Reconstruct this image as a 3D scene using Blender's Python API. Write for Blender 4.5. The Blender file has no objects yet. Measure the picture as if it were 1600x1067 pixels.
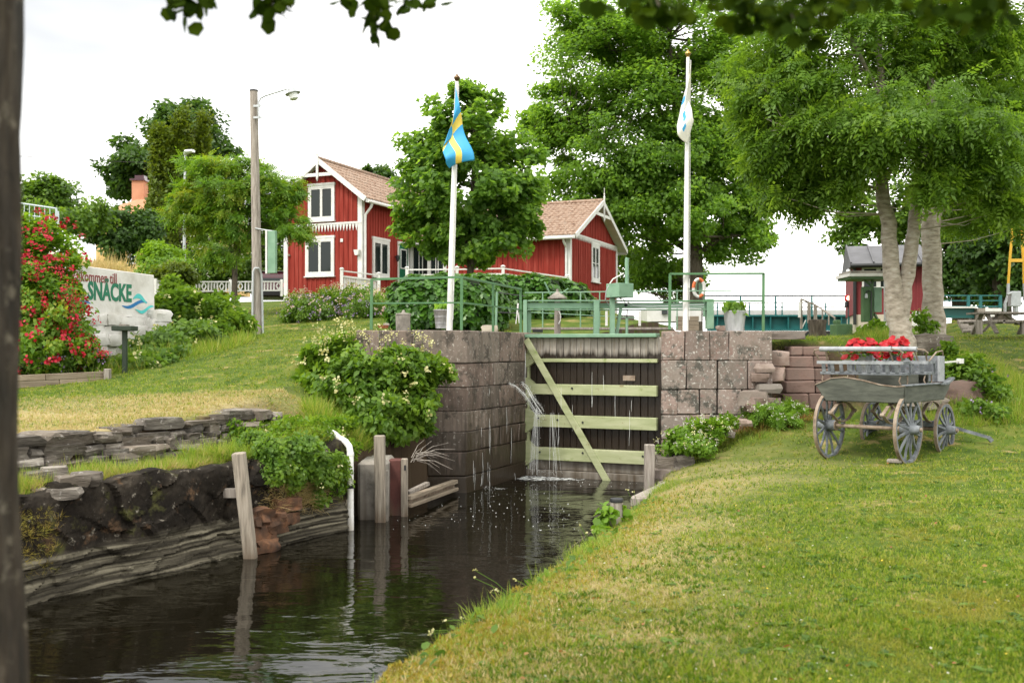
import bpy, bmesh, math, random
import numpy as np
from mathutils import Vector, Matrix
R = math.radians
rnd = random.Random(7)
NP = np.random.default_rng(11)
scene = bpy.context.scene
COL = scene.collection
# ------------------------------------------------------------------ camera, sky, sun, exposure
EYE, HZ, F = 2.3, 545.0, 1556.0           # eye height over the lower water, horizon row, focal length in photo pixels
cam = bpy.data.cameras.new('camera'); camo = bpy.data.objects.new('camera', cam); COL.objects.link(camo)
camo.location = (0, 0, EYE); camo.rotation_euler = (R(90), 0, 0)
cam.sensor_width = 36; cam.lens = 36*F/1600; cam.shift_y = 11.5/1600
cam.clip_start = .05; cam.clip_end = 3000
cam.dof.use_dof = True; cam.dof.focus_distance = 16; cam.dof.aperture_fstop = 2.6
scene.camera = camo
SUN_EL, SUN_AZ = 52, 222                  # the sun stands behind the camera's left shoulder, veiled by cloud
w = bpy.data.worlds.new('World'); scene.world = w; w.use_nodes = True
nt = w.node_tree; nt.nodes.clear()
o_ = nt.nodes.new('ShaderNodeOutputWorld'); bg = nt.nodes.new('ShaderNodeBackground')
sk = nt.nodes.new('ShaderNodeTexSky'); sk.sky_type = 'NISHITA'; sk.sun_disc = False
sk.sun_elevation = R(SUN_EL); sk.sun_rotation = R(SUN_AZ); sk.dust_density = 4; sk.air_density = 1
tc = nt.nodes.new('ShaderNodeTexCoord'); no = nt.nodes.new('ShaderNodeTexNoise'); no.inputs['Scale'].default_value = 1.1; no.inputs['Detail'].default_value = 5
mp = nt.nodes.new('ShaderNodeMapping'); mp.inputs['Scale'].default_value = (1, 1, 3)
cr = nt.nodes.new('ShaderNodeValToRGB'); cr.color_ramp.elements[0].position = .20; cr.color_ramp.elements[0].color = (3.7, 3.8, 3.9, 1)
cr.color_ramp.elements[1].position = .60; cr.color_ramp.elements[1].color = (14.2, 13.9, 13.2, 1)
mx = nt.nodes.new('ShaderNodeMixRGB'); mx.inputs[0].default_value = .93
nt.links.new(tc.outputs['Generated'], mp.inputs[0]); nt.links.new(mp.outputs[0], no.inputs['Vector'])
dp_ = nt.nodes.new('ShaderNodeVectorMath'); dp_.operation = 'DOT_PRODUCT'; dp_.inputs[1].default_value = (-.387, .886, .257); mr_ = nt.nodes.new('ShaderNodeMapRange'); mr_.inputs[1].default_value = .86; mr_.inputs[2].default_value = 1.0; mr_.inputs[4].default_value = .17; sb_ = nt.nodes.new('ShaderNodeMath'); sb_.operation = 'SUBTRACT'   # a greyer bank of cloud stands to the left
nt.links.new(tc.outputs['Generated'], dp_.inputs[0]); nt.links.new(dp_.outputs['Value'], mr_.inputs[0]); nt.links.new(no.outputs['Fac'], sb_.inputs[0]); nt.links.new(mr_.outputs[0], sb_.inputs[1]); nt.links.new(sb_.outputs[0], cr.inputs[0]); nt.links.new(sk.outputs[0], mx.inputs[1]); nt.links.new(cr.outputs[0], mx.inputs[2])
nt.links.new(mx.outputs[0], bg.inputs[0]); bg.inputs[1].default_value = .10
nt.links.new(bg.outputs[0], o_.inputs[0])
sl = bpy.data.lights.new('sun', 'SUN'); sl.energy = 1.5; sl.angle = R(14); sl.color = (1, .96, .88)
so = bpy.data.objects.new('sun', sl); COL.objects.link(so)
so.rotation_euler = Vector((-math.sin(R(SUN_AZ))*math.cos(R(SUN_EL)), -math.cos(R(SUN_AZ))*math.cos(R(SUN_EL)), -math.sin(R(SUN_EL)))).to_track_quat('-Z', 'Y').to_euler()
scene.view_settings.view_transform = 'Standard'; scene.view_settings.look = 'None'
scene.view_settings.exposure = 1.18; scene.view_settings.gamma = 1; scene.view_settings.use_curve_mapping = False
scene.cycles.max_bounces = 6; scene.cycles.transparent_max_bounces = 8
scene.cycles.use_denoising = True

def at(px, py, d):                        # the point seen at photo pixel px, py at a distance d ahead
    return Vector(((px-800)/F*d, d, EYE-(py-HZ)/F*d))

# ------------------------------------------------------------------ materials
def node(nt, t, **k):
    n = nt.nodes.new(t)
    for a, b in k.items(): setattr(n, a, b)
    return n
def hexc(c): return (*c, 1)
def pmat(name, cols, scale=6., rough=.75, bump=.25, stretch=(1, 1, 1), metal=0., objrand=.0, detail=6, bscale=None, spots=None, spec=.4, zfade=None, dist=.01, objmix=None, soil=None, attr=None):
    """noise between the colours of cols; spots=(colour, scale, threshold); zfade=(z0,z1,colour): stain that sits below z0; objrand: value change per object"""
    m = bpy.data.materials.new(name); m.use_nodes = True; nt = m.node_tree; nt.nodes.clear()
    out = node(nt, 'ShaderNodeOutputMaterial'); b = node(nt, 'ShaderNodeBsdfPrincipled'); L = nt.links.new
    L(b.outputs[0], out.inputs[0])
    b.inputs['Roughness'].default_value = rough; b.inputs['Metallic'].default_value = metal
    b.inputs['Specular IOR Level'].default_value = spec
    g = node(nt, 'ShaderNodeNewGeometry'); mp = node(nt, 'ShaderNodeMapping'); mp.inputs['Scale'].default_value = stretch
    L(g.outputs['Position'], mp.inputs[0])
    n = node(nt, 'ShaderNodeTexNoise'); n.inputs['Scale'].default_value = scale; n.inputs['Detail'].default_value = detail; n.inputs['Roughness'].default_value = .62
    L(mp.outputs[0], n.inputs['Vector'])
    cr = node(nt, 'ShaderNodeValToRGB'); e = cr.color_ramp.elements
    k = len(cols)
    for i in range(k-2): e.new(.5)
    for i, c in enumerate(cols):
        e[i].position = .3+.4*i/max(1, k-1); e[i].color = hexc(c)
    L(n.outputs['Fac'], cr.inputs[0]); col = cr.outputs[0]
    if objmix:
        oi = node(nt, 'ShaderNodeObjectInfo'); mm = node(nt, 'ShaderNodeMath', operation='MULTIPLY'); L(oi.outputs['Random'], mm.inputs[0]); mm.inputs[1].default_value = 7.31; fr = node(nt, 'ShaderNodeMath', operation='FRACT'); L(mm.outputs[0], fr.inputs[0])
        pw = node(nt, 'ShaderNodeMath', operation='MULTIPLY'); L(fr.outputs[0], pw.inputs[0]); pw.inputs[1].default_value = objmix[1]; mix = node(nt, 'ShaderNodeMixRGB'); L(pw.outputs[0], mix.inputs[0]); L(col, mix.inputs[1]); mix.inputs[2].default_value = hexc(objmix[0]); col = mix.outputs[0]
    if objrand:
        oi = node(nt, 'ShaderNodeObjectInfo'); mr = node(nt, 'ShaderNodeMapRange'); mr.inputs[3].default_value = 1-objrand; mr.inputs[4].default_value = 1+objrand
        L(oi.outputs['Random'], mr.inputs[0]); mm = node(nt, 'ShaderNodeVectorMath', operation='SCALE'); L(col, mm.inputs[0]); L(mr.outputs[0], mm.inputs[3]); col = mm.outputs[0]
    if spots:
        for sc, ss, th in (spots if isinstance(spots, list) else [spots]):
            s = node(nt, 'ShaderNodeTexNoise'); s.inputs['Scale'].default_value = ss; s.inputs['Detail'].default_value = 8; s.inputs['Roughness'].default_value = .68
            L(g.outputs['Position'], s.inputs['Vector'])
            r2 = node(nt, 'ShaderNodeValToRGB'); r2.color_ramp.elements[0].position = th; r2.color_ramp.elements[1].position = th+.08
            L(s.outputs['Fac'], r2.inputs[0]); mix = node(nt, 'ShaderNodeMixRGB'); L(r2.outputs[0], mix.inputs[0]); L(col, mix.inputs[1]); mix.inputs[2].default_value = hexc(sc); col = mix.outputs[0]
    if zfade:
        z0, z1, zc = zfade
        sx = node(nt, 'ShaderNodeSeparateXYZ'); L(g.outputs['Position'], sx.inputs[0])
        s = node(nt, 'ShaderNodeTexNoise'); s.inputs['Scale'].default_value = 5; s.inputs['Detail'].default_value = 4
        m3 = node(nt, 'ShaderNodeMapping'); m3.inputs['Scale'].default_value = (2.2, 2.2, .12); L(g.outputs['Position'], m3.inputs[0]); L(m3.outputs[0], s.inputs['Vector'])
        ma = node(nt, 'ShaderNodeMath', operation='MULTIPLY_ADD'); L(s.outputs['Fac'], ma.inputs[0]); ma.inputs[1].default_value = (z1-z0)*2.4; L(sx.outputs['Z'], ma.inputs[2])
        mr = node(nt, 'ShaderNodeMapRange'); L(ma.outputs[0], mr.inputs[0]); mr.inputs[1].default_value = z0+(z1-z0)*1.2; mr.inputs[2].default_value = z1+(z1-z0)*1.2; mr.inputs[3].default_value = 1; mr.inputs[4].default_value = 0
        mix = node(nt, 'ShaderNodeMixRGB'); L(mr.outputs[0], mix.inputs[0]); L(col, mix.inputs[1]); mix.inputs[2].default_value = hexc(zc); col = mix.outputs[0]
        rr = node(nt, 'ShaderNodeMapRange'); L(mr.outputs[0], rr.inputs[0]); rr.inputs[3].default_value = rough; rr.inputs[4].default_value = max(.22, rough-.5); L(rr.outputs[0], b.inputs['Roughness'])
    if attr:
        at_ = node(nt, 'ShaderNodeAttribute', attribute_name='dry'); mix = node(nt, 'ShaderNodeMixRGB'); L(at_.outputs['Fac'], mix.inputs[0]); L(col, mix.inputs[1]); mix.inputs[2].default_value = hexc(attr); col = mix.outputs[0]
    if soil:                                                # bare earth where the ground is steep
        sx = node(nt, 'ShaderNodeSeparateXYZ'); L(g.outputs['Normal'], sx.inputs[0]); mr = node(nt, 'ShaderNodeMapRange'); L(sx.outputs['Z'], mr.inputs[0]); mr.inputs[1].default_value = .62; mr.inputs[2].default_value = .86; mr.inputs[3].default_value = 1; mr.inputs[4].default_value = 0
        mix = node(nt, 'ShaderNodeMixRGB'); L(mr.outputs[0], mix.inputs[0]); L(col, mix.inputs[1]); mix.inputs[2].default_value = hexc(soil); col = mix.outputs[0]
    L(col, b.inputs['Base Color'])
    if bump:
        n2 = node(nt, 'ShaderNodeTexNoise'); n2.inputs['Scale'].default_value = bscale or scale*3; n2.inputs['Detail'].default_value = 8; L(mp.outputs[0], n2.inputs['Vector'])
        bp = node(nt, 'ShaderNodeBump'); bp.inputs['Strength'].default_value = bump; bp.inputs['Distance'].default_value = dist
        L(n2.outputs['Fac'], bp.inputs['Height']); L(bp.outputs[0], b.inputs['Normal'])
    return m
def leafmat(name, cols, trans=.35, rough=.5, patch=None, boost=1.9, spec=.35):
    """colour runs along the per-leaf value 'rnd'; patch=(colour, scale, lo, hi) mixes a second colour in by place"""
    m = bpy.data.materials.new(name); m.use_nodes = True; nt = m.node_tree; nt.nodes.clear(); L = nt.links.new
    out = node(nt, 'ShaderNodeOutputMaterial'); b = node(nt, 'ShaderNodeBsdfPrincipled'); t = node(nt, 'ShaderNodeBsdfTranslucent'); ms = node(nt, 'ShaderNodeMixShader')
    a = node(nt, 'ShaderNodeAttribute', attribute_name='rnd'); cr = node(nt, 'ShaderNodeValToRGB'); e = cr.color_ramp.elements
    for i in range(len(cols)-2): e.new(.5)
    for i, c in enumerate(cols): e[i].position = i/max(1, len(cols)-1); e[i].color = hexc(c)
    L(a.outputs['Fac'], cr.inputs[0]); col = cr.outputs[0]
    if patch:
        pc, ps, lo, hi = patch
        g = node(nt, 'ShaderNodeNewGeometry'); n = node(nt, 'ShaderNodeTexNoise'); n.inputs['Scale'].default_value = ps; n.inputs['Detail'].default_value = 5
        L(g.outputs['Position'], n.inputs['Vector']); mr = node(nt, 'ShaderNodeMapRange'); L(n.outputs['Fac'], mr.inputs[0]); mr.inputs[1].default_value = lo; mr.inputs[2].default_value = hi
        mx = node(nt, 'ShaderNodeMixRGB'); L(mr.outputs[0], mx.inputs[0]); L(col, mx.inputs[1]); mx.inputs[2].default_value = hexc(pc); col = mx.outputs[0]
    L(col, b.inputs['Base Color']); b.inputs['Roughness'].default_value = rough; b.inputs['Specular IOR Level'].default_value = spec
    sc = node(nt, 'ShaderNodeVectorMath', operation='MULTIPLY'); L(col, sc.inputs[0]); sc.inputs[1].default_value = (boost*1.1, boost, boost*.55); L(sc.outputs[0], t.inputs[0])
    ms.inputs[0].default_value = trans; L(b.outputs[0], ms.inputs[1]); L(t.outputs[0], ms.inputs[2]); L(ms.outputs[0], out.inputs[0])
    return m
def plain(name, c, rough=.5, metal=0., spec=.4, emit=None):
    m = bpy.data.materials.new(name); m.use_nodes = True; b = m.node_tree.nodes['Principled BSDF']
    b.inputs['Base Color'].default_value = hexc(c); b.inputs['Roughness'].default_value = rough; b.inputs['Metallic'].default_value = metal; b.inputs['Specular IOR Level'].default_value = spec
    if emit: b.inputs['Emission Color'].default_value = hexc(emit[0]); b.inputs['Emission Strength'].default_value = emit[1]
    return m

M = {}
M['ground'] = pmat('soil_and_turf', [(.03, .055, .008), (.065, .10, .013), (.13, .13, .032)], scale=2.2, bump=.5, bscale=40, rough=.95, spec=.1, spots=[((.25, .195, .08), 1.5, .58)], attr=(.29, .24, .12), soil=(.05, .035, .022))
M['stone'] = pmat('red_granite', [(.12, .085, .065), (.22, .155, .125), (.28, .21, .18), (.17, .15, .13)], scale=4, bump=.6, bscale=28, rough=.9, objrand=.28, objmix=((.16, .15, .13), .9), spots=[((.42, .41, .38), 9, .66), ((.06, .055, .045), 6, .62)])
M['wetstone'] = pmat('lock_wall_stone', [(.06, .044, .034), (.145, .10, .078), (.22, .158, .13), (.09, .072, .058)], scale=5, stretch=(1, 1, .35), bump=.6, bscale=26, rough=.85, objrand=.3, objmix=((.12, .11, .09), .7), spots=[((.055, .045, .035), 4, .52), ((.36, .33, .29), 20, .575)], zfade=(.55, 1.75, (.032, .022, .013)))
M['lichenstone'] = pmat('lichen_granite', [(.10, .078, .06), (.20, .145, .12), (.25, .185, .16), (.15, .14, .125)], scale=5, bump=.6, bscale=28, rough=.92, objrand=.25, objmix=((.18, .165, .14), .6), spots=[((.075, .07, .058), 4, .52), ((.20, .13, .11), 7, .58), ((.45, .43, .39), 19, .56)])
M['slate'] = pmat('grey_slate', [(.035, .031, .026), (.11, .098, .084), (.25, .23, .20)], scale=4, stretch=(.8, .8, 3.5), bump=.9, bscale=14, rough=.92, spec=.15, objrand=.45, objmix=((.16, .13, .10), .6), spots=[((.42, .40, .37), 12, .60), ((.16, .13, .04), 5, .66)], dist=.02)
M['brick_red'] = pmat('red_sandstone', [(.095, .06, .048), (.18, .118, .098), (.15, .11, .092)], scale=3, stretch=(1, 1, 2), bump=.6, bscale=20, rough=.9, objrand=.2, spots=[((.06, .05, .045), 4, .66)])
M['concrete'] = pmat('old_concrete', [(.11, .10, .085), (.24, .22, .19), (.30, .27, .23)], scale=4, bump=.5, rough=.92, zfade=(-.2, .5, (.07, .05, .03)))
M['greywood'] = pmat('weathered_wood', [(.12, .10, .085), (.24, .21, .18), (.33, .30, .265)], scale=7, stretch=(4, 4, .35), bump=.7, bscale=14, rough=.9, objrand=.15)
M['postwood'] = pmat('mooring_post_wood', [(.11, .095, .075), (.25, .215, .17), (.34, .30, .245)], scale=7, stretch=(5, 5, .3), bump=.8, bscale=14, rough=.9, objrand=.15, zfade=(-.1, .25, (.085, .055, .03)))
M['plankwood'] = pmat('planter_wood', [(.13, .10, .07), (.25, .20, .145), (.30, .25, .19)], scale=5, stretch=(.5, .5, 6), bump=.6, rough=.9, objrand=.15)
M['gateplank'] = pmat('gate_plank', [(.25, .21, .17), (.43, .395, .35), (.31, .25, .19)], scale=6, stretch=(5, 5, .4), bump=.6, rough=.8, objrand=.25, zfade=(2.18, 2.30, (.020, .013, .008)))
M['gategreen'] = pmat('gate_green_paint', [(.24, .27, .13), (.32, .345, .19), (.39, .40, .25)], scale=3, stretch=(.6, .6, 3), bump=.2, rough=.6, spots=[((.20, .17, .08), 7, .62), ((.17, .22, .06), 3, .60)])
M['framegreen'] = pmat('mint_green_paint', [(.125, .23, .15), (.165, .285, .19), (.20, .32, .225)], scale=4, bump=.1, rough=.5, spots=[((.15, .12, .07), 12, .72)])
M['railgreen'] = pmat('rail_green_paint', [(.055, .13, .055), (.085, .20, .09)], scale=6, bump=.1, rough=.5, spots=[((.10, .05, .03), 18, .70)])
M['darkgreen'] = pmat('bottle_green_paint', [(.05, .11, .04), (.075, .15, .06)], scale=5, bump=.1, rough=.55)
M['teal'] = pmat('bridge_teal_paint', [(.006, .085, .085), (.012, .12, .115)], scale=2, bump=.05, rough=.5)
M['black'] = plain('black_iron', (.015, .016, .018), .5)
M['white'] = pmat('white_paint', [(.52, .51, .48), (.66, .655, .64)], scale=3, bump=.1, rough=.55)
M['polewhite'] = plain('white_pole_lacquer', (.68, .67, .65), .35)
M['whitewash'] = pmat('whitewash', [(.46, .44, .40), (.60, .585, .555), (.66, .65, .63)], scale=2.6, bump=.5, bscale=20, rough=.9, spots=[((.25, .24, .22), 9, .71)])
M['red'] = pmat('falu_red_paint', [(.15, .018, .012), (.225, .027, .018), (.28, .055, .04)], scale=1.6, stretch=(4, 4, .35), bump=.25, rough=.85, spec=.2)
M['hutred'] = pmat('hut_red_siding', [(.15, .017, .021), (.21, .026, .03)], scale=2, stretch=(3, 3, .5), bump=.1, rough=.6)
M['tile'] = pmat('clay_roof_tile', [(.12, .072, .05), (.225, .145, .10), (.31, .225, .17), (.10, .075, .058)], scale=5, bump=.4, rough=.9)
M['tileorange'] = pmat('orange_roof_tile', [(.40, .18, .10), (.50, .25, .15)], scale=1, bump=.3, rough=.9)
M['yellow'] = pmat('yellow_render', [(.62, .40, .15), (.70, .47, .2)], scale=1, bump=.1, rough=.9)
M['glass'] = plain('dark_window_glass', (.012, .018, .017), .08, spec=.35)
M['doorgreen'] = plain('green_door_paint', (.01, .12, .055), .4)
M['zinc'] = pmat('zinc_sheet', [(.30, .31, .32), (.46, .47, .48), (.55, .56, .57)], scale=9, stretch=(1, 1, .3), bump=.1, rough=.42, metal=.75)
M['steel'] = pmat('galvanised_steel', [(.36, .38, .39), (.48, .5, .51)], scale=8, bump=.05, rough=.5, metal=.5)
M['teepost'] = plain('black_green_paint', (.018, .03, .018), .6)
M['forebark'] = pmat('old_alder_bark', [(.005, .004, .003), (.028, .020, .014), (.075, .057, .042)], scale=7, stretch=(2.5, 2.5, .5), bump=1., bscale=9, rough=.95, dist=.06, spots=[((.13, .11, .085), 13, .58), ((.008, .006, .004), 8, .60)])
M['bark'] = pmat('dark_bark', [(.035, .028, .02), (.085, .068, .05), (.14, .118, .09)], scale=9, stretch=(2.2, 2.2, .45), bump=1., bscale=14, rough=.95, dist=.04)
M['ashbark'] = pmat('pale_ash_bark', [(.17, .14, .105), (.33, .285, .23), (.47, .43, .37)], scale=6, stretch=(1, 1, 2.6), bump=.35, bscale=30, rough=.92, spots=[((.10, .075, .055), 9, .665), ((.50, .48, .44), 9, .66)])
M['wagongrey'] = pmat('wagon_grey_paint', [(.065, .073, .08), (.125, .137, .15), (.22, .235, .25)], scale=9, bump=.4, rough=.75, spots=[((.10, .08, .065), 16, .62), ((.42, .42, .41), 11, .66)])
M['wagonlight'] = pmat('pale_wagon_paint', [(.16, .17, .18), (.27, .285, .30), (.34, .355, .365)], scale=9, bump=.3, rough=.7, spots=[((.10, .08, .065), 16, .62)])
M['wagongreen'] = pmat('wagon_olive_paint', [(.034, .037, .03), (.062, .067, .053), (.095, .10, .08)], scale=5, stretch=(.6, .6, 3), bump=.3, rough=.7)
M['rust'] = pmat('worn_iron', [(.12, .085, .06), (.25, .19, .14), (.32, .27, .22)], scale=10, bump=.3, rough=.75, metal=.2)
M['rockrust'] = pmat('rust_stained_rock', [(.03, .019, .013), (.10, .05, .027), (.22, .10, .045)], scale=5, bump=.7, rough=.85, objrand=.25)
M['roofdark'] = pmat('dark_sheet_roof', [(.06, .06, .065), (.11, .11, .12)], scale=2, bump=.1, rough=.6)
M['beige'] = pmat('beige_plinth', [(.40, .35, .27), (.50, .45, .37)], scale=3, bump=.2, rough=.9)
M['redplastic'] = plain('red_signal_paint', (.45, .02, .03), .4)
M['lamp'] = plain('signal_lamp', (1, .85, .6), .4, emit=((1, .75, .45), 3.0))
M['lampglass'] = plain('lamp_glass', (.75, .77, .76), .25)
M['yellowpaint'] = plain('yellow_steel_paint', (.62, .36, .03), .45)
M['gold'] = plain('gilded_finial', (.42, .27, .07), .35, metal=.7)
M['brass'] = plain('brown_finial', (.12, .07, .03), .4, metal=.4)
M['pvc'] = pmat('white_pvc', [(.58, .55, .47), (.76, .75, .72), (.8, .79, .77)], scale=7, bump=.1, rough=.5, zfade=(-.3, .22, (.24, .19, .10)))
M['flagblue'] = leafmat('flag_blue', [(.05, .38, .72), (.06, .40, .75)], trans=.3, boost=1.0)
M['flagyellow'] = leafmat('flag_yellow', [(.82, .68, .14), (.85, .70, .16)], trans=.3, boost=1.0)
M['flagwhite'] = leafmat('flag_white', [(.76, .77, .78), (.8, .8, .8)], trans=.3, boost=1.0)
M['flaggreen'] = leafmat('flag_green', [(.20, .5, .32), (.22, .5, .3)], trans=.3, boost=1.0)
M['textgreen'] = plain('sign_green', (.02, .16, .09), .7)
M['textred'] = plain('sign_red_brown', (.22, .04, .04), .7)
M['waveteal'] = plain('wave_teal', (.08, .47, .46), .7)
M['waveblue'] = plain('wave_blue', (.02, .15, .36), .7)
M['carred'] = plain('dark_red_car_paint', (.045, .004, .01), .15, spec=.6)
M['rubber'] = plain('tyre_rubber', (.015, .015, .016), .8)
M['terracotta'] = plain('terracotta', (.32, .10, .05), .8)
# foliage
M['lawn'] = leafmat('lawn_grass', [(.05, .102, .007), (.118, .195, .012), (.21, .285, .025), (.32, .30, .085)], trans=.38, patch=((.28, .245, .05), .8, .55, .75), boost=1.7)
M['tallgrass'] = leafmat('tall_grass', [(.085, .165, .012), (.15, .26, .02), (.23, .31, .04), (.34, .30, .10)], trans=.35)
M['drygrass'] = leafmat('dry_grass', [(.38, .29, .12), (.48, .36, .17), (.33, .29, .10), (.54, .42, .22)], trans=.3, boost=1.2)
M['oak'] = leafmat('oak_leaf', [(.066, .13, .018), (.115, .225, .028), (.19, .33, .044)], trans=.55)
M['maple'] = leafmat('maple_leaf', [(.06, .13, .02), (.11, .215, .032), (.18, .30, .046)], trans=.55)
M['ash'] = leafmat('ash_leaf', [(.056, .115, .014), (.108, .205, .022), (.19, .30, .036)], trans=.5)
M['dark'] = leafmat('dark_leaf', [(.025, .06, .012), (.045, .10, .016), (.075, .145, .024)], trans=.38)
M['thuja'] = leafmat('thuja_leaf', [(.050, .085, .008), (.09, .135, .010), (.13, .175, .015)], trans=.35)
M['rowan'] = leafmat('rowan_leaf', [(.05, .12, .010), (.09, .195, .014), (.15, .26, .022), (.22, .23, .02)], trans=.42)
M['shrub'] = leafmat('shrub_leaf', [(.045, .10, .012), (.085, .165, .018), (.15, .245, .03)], trans=.42)
M['bright'] = leafmat('bright_leaf', [(.07, .145, .012), (.12, .23, .018), (.18, .30, .03)], trans=.4)
M['ivy'] = leafmat('ivy_leaf', [(.028, .085, .010), (.05, .135, .015), (.085, .19, .022)], trans=.3, rough=.36)
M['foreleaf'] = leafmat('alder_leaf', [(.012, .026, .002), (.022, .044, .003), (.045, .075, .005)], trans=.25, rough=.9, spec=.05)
M['lettuce'] = leafmat('lettuce_leaf', [(.16, .30, .03), (.24, .40, .05)], trans=.4)
M['rose'] = leafmat('red_rose_petal', [(.26, .003, .012), (.38, .006, .022), (.46, .015, .04)], trans=.2, boost=1.)
M['petunia'] = leafmat('red_petunia_petal', [(.26, .002, .005), (.42, .004, .009), (.36, .01, .02)], trans=.2, boost=1.)
M['cream'] = leafmat('cream_blossom', [(.42, .41, .16), (.52, .50, .24), (.58, .56, .33)], trans=.3, boost=1.)
M['whiteblossom'] = leafmat('white_blossom', [(.42, .42, .34), (.55, .545, .48)], trans=.3, boost=1.)
M['purple'] = leafmat('purple_blossom', [(.20, .14, .30), (.30, .22, .38), (.36, .28, .42)], trans=.3, boost=1.)
M['pink'] = leafmat('pink_blossom', [(.5, .33, .28), (.62, .48, .40)], trans=.3, boost=1.)
M['yellowflower'] = leafmat('yellow_blossom', [(.6, .45, .03), (.7, .55, .06)], trans=.3, boost=1.)
M['foam'] = plain('white_water', (.75, .77, .76), .25)
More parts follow.
